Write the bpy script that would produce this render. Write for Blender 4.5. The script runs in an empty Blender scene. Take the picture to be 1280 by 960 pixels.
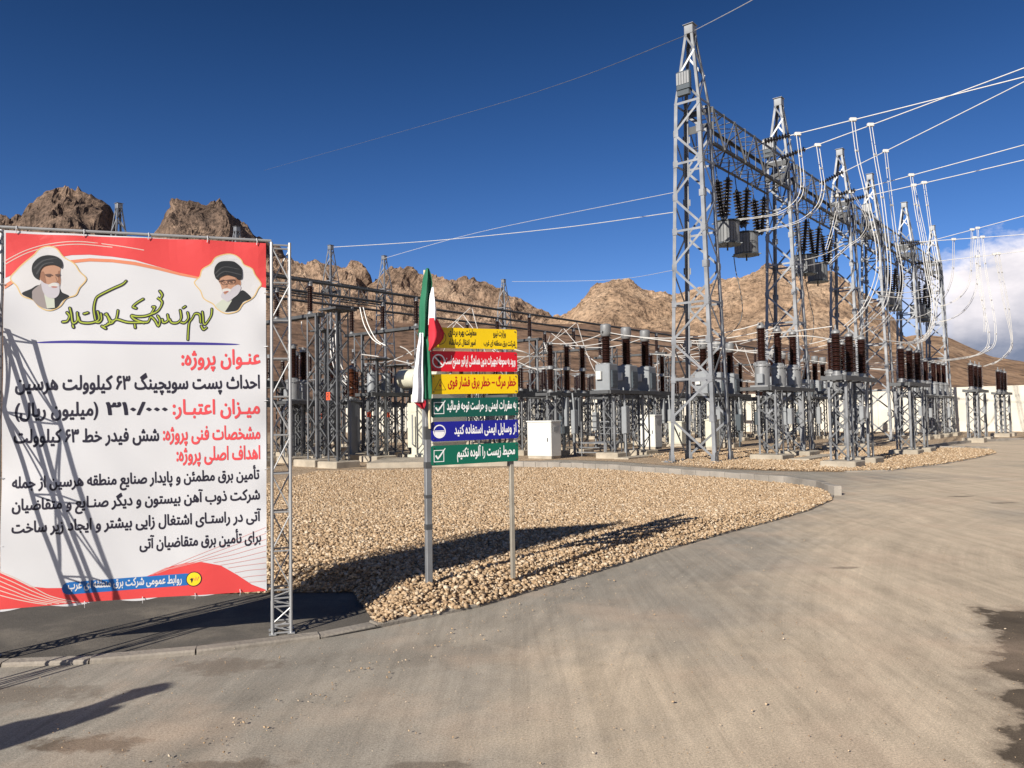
import bpy, math, random, json
import numpy as np
from mathutils import Vector, Matrix, noise
from mathutils.geometry import tessellate_polygon

random.seed(7)
R = math.radians
SC = bpy.context.scene
COL = SC.collection

# ---------------------------------------------------------------- camera
EYE = 1.55
PITCH, ROLL = math.atan(42 / 985), 0.016
cam = bpy.data.cameras.new('camera')
cam.sensor_width = 36
cam.lens = 36 * 985 / 1280
cam.clip_start, cam.clip_end = 0.05, 6000
cam_ob = bpy.data.objects.new('camera', cam)
COL.objects.link(cam_ob)
fw = Vector((0, math.cos(PITCH), math.sin(PITCH)))
rt0 = Vector((1, 0, 0))
up0 = rt0.cross(fw)
rt = math.cos(ROLL) * rt0 - math.sin(ROLL) * up0
up = math.sin(ROLL) * rt0 + math.cos(ROLL) * up0
cam_ob.matrix_world = Matrix(((rt.x, up.x, -fw.x, 0), (rt.y, up.y, -fw.y, 0), (rt.z, up.z, -fw.z, EYE), (0, 0, 0, 1)))
SC.camera = cam_ob

# ---------------------------------------------------------------- sun, sky, exposure
SUN_EL = R(26.0)
SHADOW_AZ = R(35.0)                     # shadows run this far clockwise of +Y
sun = bpy.data.lights.new('sun', 'SUN')
sun.energy = 5.0
sun.angle = R(0.5)
sun.color = (1.0, 0.93, 0.82)
sun_ob = bpy.data.objects.new('sun', sun)
COL.objects.link(sun_ob)
ldir = Vector((math.sin(SHADOW_AZ) * math.cos(SUN_EL), math.cos(SHADOW_AZ) * math.cos(SUN_EL), -math.sin(SUN_EL)))
sun_ob.rotation_euler = ldir.to_track_quat('-Z', 'Y').to_euler()
SC.view_settings.view_transform = 'Standard'
SC.view_settings.look = 'None'
SC.view_settings.exposure = 0.55
SC.view_settings.gamma = 1
SC.view_settings.use_curve_mapping = False

world = bpy.data.worlds.new('World')
SC.world = world
world.use_nodes = True
wn, wl = world.node_tree.nodes, world.node_tree.links
wbg = wn['Background']
sky = wn.new('ShaderNodeTexSky')
sky.sky_type = 'NISHITA'
sky.sun_disc = False
sky.sun_elevation = SUN_EL
sky.sun_rotation = SHADOW_AZ + math.pi
sky.altitude = 1400
sky.air_density = 1.0
sky.dust_density = 0.15
sky.ozone_density = 4.0
wbg.inputs['Strength'].default_value = 0.06

def wnode(kind, **kw):
    n = wn.new(kind)
    for k, v in kw.items():
        setattr(n, k, v)
    return n
hs = wnode('ShaderNodeHueSaturation')
hs.inputs['Saturation'].default_value = 1.22
hs.inputs['Value'].default_value = 0.80
wl.new(sky.outputs[0], hs.inputs['Color'])
tint = wnode('ShaderNodeMix', data_type='RGBA', blend_type='MULTIPLY')
tint.inputs['Factor'].default_value = 1
tint.inputs['B'].default_value = (0.90, 0.77, 0.93, 1)
wl.new(hs.outputs[0], tint.inputs['A'])
# clouds low over the hills to the right: noise over the view direction of the sky dome
tc = wnode('ShaderNodeTexCoord')
sep = wnode('ShaderNodeSeparateXYZ')
wl.new(tc.outputs['Generated'], sep.inputs[0])
def wmath(op, a, b=None, c=None):
    n = wnode('ShaderNodeMath', operation=op)
    for i, q in enumerate((a, b, c)):
        if q is None:
            continue
        if isinstance(q, (int, float)):
            n.inputs[i].default_value = q
        else:
            wl.new(q, n.inputs[i])
    return n.outputs[0]
az = wmath('ARCTAN2', sep.outputs['X'], sep.outputs['Y'])
el = wmath('ARCSINE', sep.outputs['Z'])
cmb = wnode('ShaderNodeCombineXYZ')
wl.new(wmath('MULTIPLY', az, 1.0), cmb.inputs[0])
wl.new(wmath('MULTIPLY', el, 1.7), cmb.inputs[1])
n1 = wnode('ShaderNodeTexNoise')
n1.inputs['Scale'].default_value = 13
n1.inputs['Detail'].default_value = 7
n1.inputs['Roughness'].default_value = 0.62
wl.new(cmb.outputs[0], n1.inputs['Vector'])
n2 = wnode('ShaderNodeTexNoise')
n2.inputs['Scale'].default_value = 5
n2.inputs['Detail'].default_value = 5
wl.new(cmb.outputs[0], n2.inputs['Vector'])
# cloud top: rises with azimuth from about 25 to 45 degrees right of the view
top = wmath('MULTIPLY_ADD', az, 0.16, 0.10)
top = wmath('ADD', top, wmath('MULTIPLY', wmath('SUBTRACT', n1.outputs[0], 0.5), 0.09))
dens = wmath('MULTIPLY', wmath('SUBTRACT', top, el), 42.0)
dens = wmath('MINIMUM', wmath('MAXIMUM', dens, 0.0), 1.0)
side = wmath('MINIMUM', wmath('MAXIMUM', wmath('MULTIPLY_ADD', az, 14.0, -6.2), 0.0), 1.0)
dens = wmath('MULTIPLY', dens, side)
lite = wmath('MULTIPLY_ADD', wmath('SUBTRACT', top, el), -7.5, 1.18)
lite = wmath('ADD', lite, wmath('MULTIPLY', wmath('SUBTRACT', n2.outputs[0], 0.5), 1.6))
lite = wmath('ADD', lite, wmath('MULTIPLY', wmath('SUBTRACT', n1.outputs[0], 0.5), 1.5))
cr = wnode('ShaderNodeValToRGB')
cr.color_ramp.elements[0].color = (2.6, 3.1, 4.4, 1)
cr.color_ramp.elements[1].color = (12.2, 11.5, 11.8, 1)
cr.color_ramp.elements[0].position = 0.1
cr.color_ramp.elements[1].position = 0.85
wl.new(lite, cr.inputs[0])
mx = wnode('ShaderNodeMix', data_type='RGBA')
wl.new(dens, mx.inputs['Factor'])
# the clear air pales quickly towards the horizon
pale = wmath('MINIMUM', wmath('MAXIMUM', wmath('MULTIPLY_ADD', sep.outputs['Z'], -2.3, 1.93), 0.8), 1.7)
vs_ = wnode('ShaderNodeVectorMath', operation='SCALE')
wl.new(tint.outputs['Result'], vs_.inputs[0])
wl.new(pale, vs_.inputs['Scale'])
wl.new(vs_.outputs[0], mx.inputs['A'])
wl.new(cr.outputs[0], mx.inputs['B'])
wl.new(mx.outputs['Result'], wbg.inputs['Color'])

# ---------------------------------------------------------------- materials
def lerp3(c, k):
    return (min(1, c[0] * k), min(1, c[1] * k), min(1, c[2] * k), 1)

def mat(name, col, rough=.6, metal=0.0, var=.08, scale=6.0, bump=0.0, bscale=60.0, coat=0.0, stretch=None):
    m = bpy.data.materials.new(name)
    m.use_nodes = True
    nt = m.node_tree
    b = nt.nodes['Principled BSDF']
    b.inputs['Roughness'].default_value = rough
    b.inputs['Metallic'].default_value = metal
    b.inputs['Coat Weight'].default_value = coat
    t = nt.nodes.new('ShaderNodeTexCoord')
    vec = t.outputs['Object']
    if stretch:
        mp = nt.nodes.new('ShaderNodeMapping')
        mp.inputs['Scale'].default_value = stretch
        nt.links.new(vec, mp.inputs[0])
        vec = mp.outputs[0]
    n = nt.nodes.new('ShaderNodeTexNoise')
    n.inputs['Scale'].default_value = scale
    n.inputs['Detail'].default_value = 5
    nt.links.new(vec, n.inputs['Vector'])
    r = nt.nodes.new('ShaderNodeValToRGB')
    r.color_ramp.elements[0].position = .3
    r.color_ramp.elements[1].position = .7
    r.color_ramp.elements[0].color = lerp3(col, 1 - var)
    r.color_ramp.elements[1].color = lerp3(col, 1 + var)
    nt.links.new(n.outputs[0], r.inputs[0])
    nt.links.new(r.outputs[0], b.inputs['Base Color'])
    if bump:
        n2 = nt.nodes.new('ShaderNodeTexNoise')
        n2.inputs['Scale'].default_value = bscale
        n2.inputs['Detail'].default_value = 5
        nt.links.new(vec, n2.inputs['Vector'])
        bp = nt.nodes.new('ShaderNodeBump')
        bp.inputs['Strength'].default_value = bump
        bp.inputs['Distance'].default_value = .02
        nt.links.new(n2.outputs[0], bp.inputs['Height'])
        nt.links.new(bp.outputs[0], b.inputs['Normal'])
    return m

M = {}
M['steel'] = mat('galvanised_steel', (.215, .224, .238), .46, .38, .28, 2.0)
M['steel_dull'] = mat('dark_galvanised_steel', (.07, .073, .077), .6, .25, .2, 3.0)  # darker steel, carries the shade of the beams; also rods, bolts and bands
M['stand'] = mat('shaded_galvanised_steel', (.105, .11, .117), .5, .3, .28, 2.5)  # stand and tower steel darkened to carry the shade among the apparatus
M['stand_leg'] = mat('stand_leg_steel', (.175, .182, .192), .5, .3, .25, 2.5)
M['truss'] = mat('bright_zinc_tube', (.36, .365, .37), .42, .4, .12, 4.0)
M['trap'] = mat('line_trap_grey', (.15, .158, .165), .55, 0, .12, 4)
M['kerb_flush'] = mat('dusty_kerb_concrete', (.25, .222, .188), .92, 0, .3, 1.5, .4, 30)
M['porcelain'] = mat('brown_glazed_porcelain', (.026, .010, .008), .25, 0, .25, 12, coat=.3)
M['porcelain_red'] = mat('red_brown_glazed_porcelain', (.11, .04, .022), .25, 0, .2, 12, coat=.3)
M['black_glass'] = mat('black_glazed_discs', (.014, .013, .016), .25, 0, .2, 10, coat=.2)
M['alu'] = mat('bright_aluminium', (.25, .255, .26), .42, .35, .08, 5)
M['grey_paint'] = mat('light_grey_paint', (.22, .235, .25), .5, 0, .08, 4)
M['slate_paint'] = mat('slate_grey_paint', (.06, .075, .088), .4, 0, .08, 4)
M['white_paint'] = mat('white_paint', (.58, .58, .55), .45, 0, .05, 4)
M['cream_paint'] = mat('cream_paint', (.52, .51, .42), .45, 0, .06, 3)
M['dark'] = mat('dark_iron', (.035, .036, .04), .5, .3, .2, 8)
M['cable'] = mat('bare_aluminium_cable', (.58, .57, .55), .5, .1, .06, 3)
M['cable_dark'] = mat('dark_cable', (.09, .085, .08), .6, 0, .1, 3)
M['concrete'] = mat('pale_concrete', (.36, .315, .25), .9, 0, .26, 2.2, .35, 30)
M['wall'] = mat('white_wall_panel', (.55, .52, .45), .85, 0, .12, .7, .15, 20)
M['kerb'] = mat('kerb_concrete', (.26, .235, .205), .92, 0, .28, 1.7, .4, 30)
M['rust'] = mat('red_primer', (.28, .035, .03), .6, 0, .15, 6)

def vinyl(name, c, rough=.38):
    return mat(name, c, rough, 0, .02, 2)
V = {k: vinyl('print_' + k, c) for k, c in {
    'white': (.57, .575, .60), 'red': (.62, .06, .06), 'black': (.018, .016, .03), 'text_red': (.66, .07, .08), 'navy': (.045, .035, .24),
    'brown': (.62, .22, .12), 'pink': (.60, .30, .29), 'peach': (.58, .45, .40), 'gold': (.60, .43, .20), 'lime': (.33, .40, .045), 'blue': (.015, .13, .40),
    'yellow': (.80, .58, .02), 'skin': (.42, .235, .155), 'skin_deep': (.27, .135, .085), 'grey': (.27, .235, .23), 'beard': (.46, .44, .48), 'beard_grey': (.55, .55, .53), 'cloth_black': (.02, .021, .022),
    'cloth_light': (.48, .51, .44), 'brow': (.12, .07, .055), 'lip': (.40, .16, .13), 'band': (.06, .06, .062), 'pale': (.56, .555, .565)}.items()}
S_ = {k: mat('sign_' + k, c, .35, 0, .05, 3) for k, c in {'yellow': (.80, .54, .003), 'red': (.62, .008, .02), 'green': (.004, .125, .078), 'green_dark': (.006, .085, .065),
    'blue': (.012, .014, .26), 'white': (.82, .82, .82), 'black': (.012, .012, .012), 'crimson': (.42, .01, .01)}.items()}

# ---------------------------------------------------------------- mesh helpers
class MB:
    def __init__(s):
        s.v, s.f, s.m = [], [], []
    def add(s, vs, fs, mi=0):
        o = len(s.v)
        s.v += [tuple(p) for p in vs]
        s.f += [tuple(i + o for i in f) for f in fs]
        s.m += [mi] * len(fs)
    def box(s, c, d, mi=0):
        x, y, z = d[0] / 2, d[1] / 2, d[2] / 2
        vs = [(c[0] + a * x, c[1] + b * y, c[2] + e * z) for a in (-1, 1) for b in (-1, 1) for e in (-1, 1)]
        s.add(vs, [(0, 1, 3, 2), (4, 6, 7, 5), (0, 4, 5, 1), (2, 3, 7, 6), (0, 2, 6, 4), (1, 5, 7, 3)], mi)
    def cbox(s, c, d, b=.01, mi=0):
        # a box whose upright edges and top edges are chamfered
        x, y, z = d[0] / 2, d[1] / 2, d[2] / 2
        vs = []
        for (xx, yy, zz) in ((x, y, -z), (x, y, z - b), (x - b, y - b, z)):
            k = b
            ring = [(xx - k, -yy), (xx, -yy + k), (xx, yy - k), (xx - k, yy), (-xx + k, yy), (-xx, yy - k), (-xx, -yy + k), (-xx + k, -yy)]
            vs += [(c[0] + p[0], c[1] + p[1], c[2] + zz) for p in ring]
        fs = [tuple(range(7, -1, -1)), tuple(range(16, 24))]
        for r in range(2):
            for i in range(8):
                j = (i + 1) % 8
                fs.append((r * 8 + i, r * 8 + j, r * 8 + 8 + j, r * 8 + 8 + i))
        s.add(vs, fs, mi)
    def bar(s, p, q, w, t, side=None, mi=0):
        p, q = Vector(p), Vector(q)
        d = q - p
        if d.length < 1e-6:
            return
        d.normalize()
        sd = Vector(side) if side else (Vector((0, 0, 1)) if abs(d.z) < .9 else Vector((1, 0, 0)))
        sd = sd - d * sd.dot(d)
        if sd.length < 1e-4:
            sd = d.orthogonal()
        sd.normalize()
        n = d.cross(sd)
        vs = []
        for e in (p, q):
            for a, b in ((-1, -1), (1, -1), (1, 1), (-1, 1)):
                vs.append(e + sd * (a * w / 2) + n * (b * t / 2))
        s.add(vs, [(3, 2, 1, 0), (4, 5, 6, 7), (0, 1, 5, 4), (1, 2, 6, 5), (2, 3, 7, 6), (3, 0, 4, 7)], mi)
    def angle(s, p, q, w, t, d1, d2, mi=0):
        p, q, d1, d2 = Vector(p), Vector(q), Vector(d1), Vector(d2)
        prof = [(0, 0), (w, 0), (w, t), (t, t), (t, w), (0, w)]
        vs = [e + d1 * a + d2 * b for e in (p, q) for a, b in prof]
        fs = [tuple(range(6)), tuple(range(11, 5, -1))] + [(i, (i + 1) % 6 + 0, (i + 1) % 6 + 6, i + 6) for i in range(6)]
        s.add(vs, fs, mi)
    def tube(s, pts, r, n=6, mi=0, cap=True):
        pts = [Vector(p) for p in pts]
        o = len(s.v)
        prev = None
        rings = []
        for i, p in enumerate(pts):
            d = (pts[min(i + 1, len(pts) - 1)] - pts[max(i - 1, 0)]).normalized()
            a = d.orthogonal().normalized() if prev is None else (prev - d * prev.dot(d)).normalized()
            prev = a
            b = d.cross(a)
            rr = r[i] if isinstance(r, (list, tuple)) else r
            rings += [p + (a * math.cos(2 * math.pi * k / n) + b * math.sin(2 * math.pi * k / n)) * rr for k in range(n)]
        fs = []
        for i in range(len(pts) - 1):
            for k in range(n):
                j = (k + 1) % n
                fs.append((i * n + k, i * n + j, i * n + n + j, i * n + n + k))
        if cap:
            fs.append(tuple(range(n - 1, -1, -1)))
            fs.append(tuple(range((len(pts) - 1) * n, len(pts) * n)))
        s.add(rings, fs, mi)
    def lathe(s, prof, n=12, at=(0, 0, 0), mi=0, axis='z'):
        vs, fs = [], []
        for r, z in prof:
            for k in range(n):
                a = 2 * math.pi * k / n
                x, y = r * math.cos(a), r * math.sin(a)
                p = (x, y, z) if axis == 'z' else ((z, x, y) if axis == 'x' else (y, z, x))
                vs.append((p[0] + at[0], p[1] + at[1], p[2] + at[2]))
        for i in range(len(prof) - 1):
            for k in range(n):
                j = (k + 1) % n
                fs.append((i * n + k, i * n + j, i * n + n + j, i * n + n + k))
        fs.append(tuple(range(n - 1, -1, -1)))
        fs.append(tuple(range((len(prof) - 1) * n, len(prof) * n)))
        s.add(vs, fs, mi)
    def build(s, name, mats, parent=None, smooth=False):
        me = bpy.data.meshes.new(name)
        me.from_pydata(s.v, [], s.f)
        for m in (mats if isinstance(mats, (list, tuple)) else [mats]):
            me.materials.append(m)
        if len(me.materials) > 1:
            me.polygons.foreach_set('material_index', s.m)
        if smooth:
            me.polygons.foreach_set('use_smooth', [True] * len(me.polygons))
            me.set_sharp_from_angle(angle=R(38))
        me.update()
        o = bpy.data.objects.new(name, me)
        COL.objects.link(o)
        if parent:
            o.parent = parent
        return o

def tag(o, label=None, cat=None, group=None, kind=None):
    if label: o['label'] = label
    if cat: o['category'] = cat
    if group: o['group'] = group
    if kind: o['kind'] = kind
    return o

def empty(name, label, cat, group=None):
    o = bpy.data.objects.new(name, None)
    o.empty_display_size = .2
    COL.objects.link(o)
    return tag(o, label, cat, group)

KIDS = {}
def kids(o):
    return [c for c in COL.objects if c.parent is o]

def copy_tree(o, parent=None):
    c = o.copy()
    COL.objects.link(c)
    c.parent = parent
    key = o.name
    if key not in KIDS:
        KIDS[key] = kids(o)
    for ch in KIDS[key]:
        copy_tree(ch, c)
    return c

# yard frame: u runs along the gantry away from the camera, v runs to the left rear
YO = Vector((6.189, 26.0, 0))
YA = R(50.97)
UE = Vector((math.cos(YA), math.sin(YA), 0))
VE = Vector((-math.sin(YA), math.cos(YA), 0))
def W(u, v, z=0):
    p = YO + UE * u + VE * v
    return Vector((p.x, p.y, z))
def put(o, u, v, z=0, rot=0):
    o.location = W(u, v, z)
    o.rotation_euler = (0, 0, YA + rot)
    return o
PROTO = {}
def make(kind, builder, u, v, z, label, group=None, rot=0):
    if kind not in PROTO:
        o = builder()
        PROTO[kind] = o
    else:
        o = copy_tree(PROTO[kind])
    if label: o['label'] = label
    if group: o['group'] = group
    return put(o, u, v, z, rot)

def sheet(name, loops, z, m, kind='structure', thick=0.0):
    pts = [Vector((p[0], p[1], 0)) for p in loops]
    tri = tessellate_polygon([pts])
    mb = MB()
    mb.add([(p.x, p.y, z) for p in pts], [t if (pts[t[1]] - pts[t[0]]).cross(pts[t[2]] - pts[t[0]]).z > 0 else t[::-1] for t in tri])
    if thick:
        n = len(pts)
        area = sum(pts[i].x * pts[(i + 1) % n].y - pts[(i + 1) % n].x * pts[i].y for i in range(n))
        vs = [(p.x, p.y, z) for p in pts] + [(p.x, p.y, z - thick) for p in pts]
        fs = [((i + 1) % n, i, i + n, (i + 1) % n + n) for i in range(n)]
        if area < 0: fs = [f[::-1] for f in fs]
        mb.add(vs, fs)
    o = mb.build(name, m)
    return tag(o, kind=kind)
# ---------------------------------------------------------------- ground materials
def gmat(name, build):
    m = bpy.data.materials.new(name)
    m.use_nodes = True
    nt = m.node_tree
    b = nt.nodes['Principled BSDF']
    t = nt.nodes.new('ShaderNodeTexCoord').outputs['Object']
    def nse(scale, detail=5, rough=.55, vec=t, dist=0.0):
        n = nt.nodes.new('ShaderNodeTexNoise')
        n.inputs['Scale'].default_value = scale
        n.inputs['Detail'].default_value = detail
        n.inputs['Roughness'].default_value = rough
        n.inputs['Distortion'].default_value = dist
        nt.links.new(vec, n.inputs['Vector'])
        return n.outputs[0]
    def mapping(scale, rot=0, vec=t):
        n = nt.nodes.new('ShaderNodeMapping')
        n.inputs['Scale'].default_value = scale
        n.inputs['Rotation'].default_value = (0, 0, rot)
        nt.links.new(vec, n.inputs[0])
        return n.outputs[0]
    def ramp(x, stops):
        n = nt.nodes.new('ShaderNodeValToRGB')
        e = n.color_ramp.elements
        while len(e) < len(stops):
            e.new(.5)
        for i, (p, c) in enumerate(stops):
            e[i].position = p
            e[i].color = (c[0], c[1], c[2], 1) if not isinstance(c, (int, float)) else (c, c, c, 1)
        nt.links.new(x, n.inputs[0])
        return n.outputs[0]
    def mix(f, a, b_, mode='MIX'):
        n = nt.nodes.new('ShaderNodeMix')
        n.data_type = 'RGBA'
        n.blend_type = mode
        for sock, q in (('Factor', f), ('A', a), ('B', b_)):
            if isinstance(q, (int, float)):
                n.inputs[sock].default_value = q
            elif isinstance(q, tuple):
                n.inputs[sock].default_value = (*q, 1)
            else:
                nt.links.new(q, n.inputs[sock])
        return n.outputs['Result']
    def vor(scale, feature='F1', vec=t, out='Distance'):
        n = nt.nodes.new('ShaderNodeTexVoronoi')
        n.inputs['Scale'].default_value = scale
        n.feature = feature
        nt.links.new(vec, n.inputs['Vector'])
        return n.outputs[out]
    def bump(h, strength, dist):
        n = nt.nodes.new('ShaderNodeBump')
        n.inputs['Strength'].default_value = strength
        n.inputs['Distance'].default_value = dist
        nt.links.new(h, n.inputs['Height'])
        nt.links.new(n.outputs[0], b.inputs['Normal'])
    b.inputs['Roughness'].default_value = .92
    b.inputs['Specular IOR Level'].default_value = .25
    col = build(locals())
    nt.links.new(col, b.inputs['Base Color'])
    return m

def _road(k):
    nse, ramp, mix, mapping, vor, bump = (k[q] for q in ('nse', 'ramp', 'mix', 'mapping', 'vor', 'bump'))
    big = nse(.30, 6, .62)
    # swept grey along the bed, dusty where the wheels drag earth in from the right
    dt = k['nt'].nodes.new('ShaderNodeVectorMath')
    dt.operation = 'DOT_PRODUCT'
    k['nt'].links.new(k['t'], dt.inputs[0])
    dt.inputs[1].default_value = (.85, -.527, 0)
    m1 = k['nt'].nodes.new('ShaderNodeMath')
    m1.operation = 'MULTIPLY_ADD'
    k['nt'].links.new(dt.outputs['Value'], m1.inputs[0])
    m1.inputs[1].default_value = .16
    m1.inputs[2].default_value = .56
    m2 = k['nt'].nodes.new('ShaderNodeMath')
    m2.operation = 'MULTIPLY_ADD'
    k['nt'].links.new(big, m2.inputs[0])
    m2.inputs[1].default_value = 1.3
    m3 = k['nt'].nodes.new('ShaderNodeMath')
    m3.operation = 'MINIMUM'
    k['nt'].links.new(m1.outputs[0], m3.inputs[0])
    m3.inputs[1].default_value = .42
    k['nt'].links.new(m3.outputs[0], m2.inputs[2])
    base = ramp(m2.outputs[0], [(.55, (.295, .27, .228)), (.78, (.36, .315, .255)), (1.0, (.53, .435, .322))])
    # dust dragged along the road by wheels: bands that follow the road direction and bend with it
    tr = nse(1.0, 4, .6, mapping((.95, .10, 1), R(40)), 1.2)
    base = mix(.45, base, ramp(tr, [(.36, .80), (.5, .98), (.6, 1.08), (.72, 1.15)]), 'MULTIPLY')
    ft = nse(1.0, 6, .7, mapping((9, .35, 1), R(37)), .6)
    base = mix(.35, base, ramp(ft, [(.4, .72), (.5, 1.0), (.62, 1.25)]), 'MULTIPLY')
    # wheel marks that swing across the road
    for cx, cy, sc_, am in ((17.0, 1.0, 3.1, .5), (-14.0, 17.0, 2.2, .4)):
        mv = k['nt'].nodes.new('ShaderNodeVectorMath')
        mv.operation = 'DISTANCE'
        k['nt'].links.new(k['t'], mv.inputs[0])
        mv.inputs[1].default_value = (cx, cy, 0)
        wv = k['nt'].nodes.new('ShaderNodeCombineXYZ')
        k['nt'].links.new(mv.outputs['Value'], wv.inputs[0])
        a1 = nse(sc_, 5, .75, wv.outputs[0], 0)
        brk = ramp(nse(.55, 4, .6), [(.36, 0.0), (.56, am)])
        base = mix(brk, base, ramp(a1, [(.36, .70), (.5, 1.0), (.60, 1.22)]), 'MULTIPLY')
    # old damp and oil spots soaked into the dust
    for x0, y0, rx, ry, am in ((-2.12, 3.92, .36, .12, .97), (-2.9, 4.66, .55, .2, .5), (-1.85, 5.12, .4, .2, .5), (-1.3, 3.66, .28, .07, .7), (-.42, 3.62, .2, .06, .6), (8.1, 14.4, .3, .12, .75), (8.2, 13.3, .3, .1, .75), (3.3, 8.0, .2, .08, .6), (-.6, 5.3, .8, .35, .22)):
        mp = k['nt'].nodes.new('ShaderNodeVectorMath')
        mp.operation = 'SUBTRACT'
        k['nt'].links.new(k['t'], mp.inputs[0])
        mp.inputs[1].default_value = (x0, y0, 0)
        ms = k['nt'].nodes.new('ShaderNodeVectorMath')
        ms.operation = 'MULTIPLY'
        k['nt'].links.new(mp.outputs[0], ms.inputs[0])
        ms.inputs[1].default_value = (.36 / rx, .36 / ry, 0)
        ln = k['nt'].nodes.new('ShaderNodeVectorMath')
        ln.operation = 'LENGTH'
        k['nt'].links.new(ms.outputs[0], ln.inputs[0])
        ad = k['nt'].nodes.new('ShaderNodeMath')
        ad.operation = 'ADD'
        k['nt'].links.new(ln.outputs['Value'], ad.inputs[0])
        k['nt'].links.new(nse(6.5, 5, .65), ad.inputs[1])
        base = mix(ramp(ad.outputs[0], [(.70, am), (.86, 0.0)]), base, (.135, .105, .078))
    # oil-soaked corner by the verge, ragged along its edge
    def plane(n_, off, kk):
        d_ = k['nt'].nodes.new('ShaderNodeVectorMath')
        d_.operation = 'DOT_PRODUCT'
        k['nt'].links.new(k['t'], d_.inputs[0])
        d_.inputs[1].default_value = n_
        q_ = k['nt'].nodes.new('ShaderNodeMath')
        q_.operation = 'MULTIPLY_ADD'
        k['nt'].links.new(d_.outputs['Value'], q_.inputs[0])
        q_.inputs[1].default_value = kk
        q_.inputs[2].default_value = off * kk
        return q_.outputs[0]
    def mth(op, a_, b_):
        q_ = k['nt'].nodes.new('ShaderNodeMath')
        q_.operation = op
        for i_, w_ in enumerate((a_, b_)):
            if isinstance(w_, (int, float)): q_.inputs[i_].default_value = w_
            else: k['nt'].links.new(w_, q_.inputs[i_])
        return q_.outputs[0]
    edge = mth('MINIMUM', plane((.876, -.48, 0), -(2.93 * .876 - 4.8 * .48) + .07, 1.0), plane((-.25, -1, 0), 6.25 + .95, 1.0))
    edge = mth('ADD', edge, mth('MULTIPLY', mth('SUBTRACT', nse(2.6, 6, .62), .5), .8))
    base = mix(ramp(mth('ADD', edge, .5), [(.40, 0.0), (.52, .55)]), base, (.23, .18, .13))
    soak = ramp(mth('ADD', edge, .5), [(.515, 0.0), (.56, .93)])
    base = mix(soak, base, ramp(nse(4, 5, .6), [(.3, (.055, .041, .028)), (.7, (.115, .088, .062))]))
    red = ramp(nse(.9, 4), [(.5, 0.0), (.72, .5)])
    base = mix(red, base, (.55, .41, .30))
    mid = nse(3.2, 6, .7)
    base = mix(.55, base, ramp(mid, [(.3, .78), (.5, 1.0), (.7, 1.16)]), 'MULTIPLY')
    fine = nse(85, 3, .7)
    base = mix(.7, base, ramp(fine, [(.3, .55), (.5, 1.0), (.72, 1.4)]), 'MULTIPLY')
    grain = nse(240, 2, .6)
    base = mix(.55, base, ramp(grain, [(.34, .55), (.5, 1.0), (.68, 1.45)]), 'MULTIPLY')
    spot = ramp(vor(7), [(.03, .45), (.075, 1.0)])
    base = mix(.6, base, spot, 'MULTIPLY')
    bump(mix(.5, fine, grain), .42, .010)
    return base
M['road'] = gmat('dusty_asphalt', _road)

def _pad(k):
    nse, ramp, mix, bump = (k[q] for q in ('nse', 'ramp', 'mix', 'bump'))
    base = ramp(nse(1.1, 6, .65), [(.3, (.085, .077, .067)), (.52, (.125, .112, .096)), (.72, (.24, .21, .17))])
    fine = nse(110, 3, .7)
    base = mix(.6, base, ramp(fine, [(.3, .6), (.5, 1.0), (.72, 1.5)]), 'MULTIPLY')
    bump(fine, .5, .01)
    return base
M['pad'] = gmat('dark_asphalt', _pad)

def _gravel(k):
    nse, ramp, mix, vor, bump = (k[q] for q in ('nse', 'ramp', 'mix', 'vor', 'bump'))
    cell = vor(17, 'F1', k['t'], 'Color')
    base = ramp(cell, [(.05, (.33, .235, .15)), (.4, (.47, .345, .225)), (.75, (.56, .42, .285)), (.98, (.64, .54, .41))])
    base = mix(.5, base, ramp(nse(1.2, 4), [(.3, .8), (.7, 1.15)]), 'MULTIPLY')
    d = vor(17)
    base = mix(.8, base, ramp(d, [(.30, 1.0), (.62, .6)]), 'MULTIPLY')
    inv = ramp(d, [(.05, 1.0), (.62, 0.0)])
    bump(inv, .6, .035)
    return base
M['gravel'] = gmat('crushed_stone_bed', _gravel)

def _ground(k):
    nse, ramp, mix, vor, bump = (k[q] for q in ('nse', 'ramp', 'mix', 'vor', 'bump'))
    base = ramp(nse(.08, 6, .6), [(.3, (.25, .18, .12)), (.7, (.38, .29, .20))])
    cell = vor(14, 'F1', k['t'], 'Color')
    base = mix(.7, base, ramp(cell, [(.05, .7), (.95, 1.5)]), 'MULTIPLY')
    bump(vor(14), 1.0, .04)
    return base
M['ground'] = gmat('gravelly_earth', _ground)

def hill_mat(name, c0, c1, c2, sc, shrub, bst):
    def f(k):
        nse, ramp, mix, vor, bump = (k[q] for q in ('nse', 'ramp', 'mix', 'vor', 'bump'))
        a = nse(sc, 9, .68)
        base = ramp(a, [(.3, c0), (.5, c1), (.68, c2)])
        fine = nse(sc * 9, 6, .7)
        base = mix(.85, base, ramp(fine, [(.34, .38), (.5, 1.0), (.66, 1.45)]), 'MULTIPLY')
        if shrub:
            sp = ramp(vor(shrub), [(.16, .32), (.34, 1.0)])
            base = mix(.8, base, sp, 'MULTIPLY')
        if bst:
            bump(mix(.5, a, fine), bst, 6.0)
        return base
    return gmat(name, f)
M['far_rock'] = hill_mat('dark_crag_rock', (.07, .05, .04), (.17, .118, .088), (.32, .225, .16), .045, .3, .8)
M['mid_rock'] = hill_mat('brown_crag_rock', (.15, .10, .07), (.30, .205, .142), (.44, .32, .225), .05, .34, .8)
M['right_rock'] = hill_mat('tan_crag_rock', (.22, .145, .095), (.36, .245, .16), (.48, .345, .235), .05, .36, .7)
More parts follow.
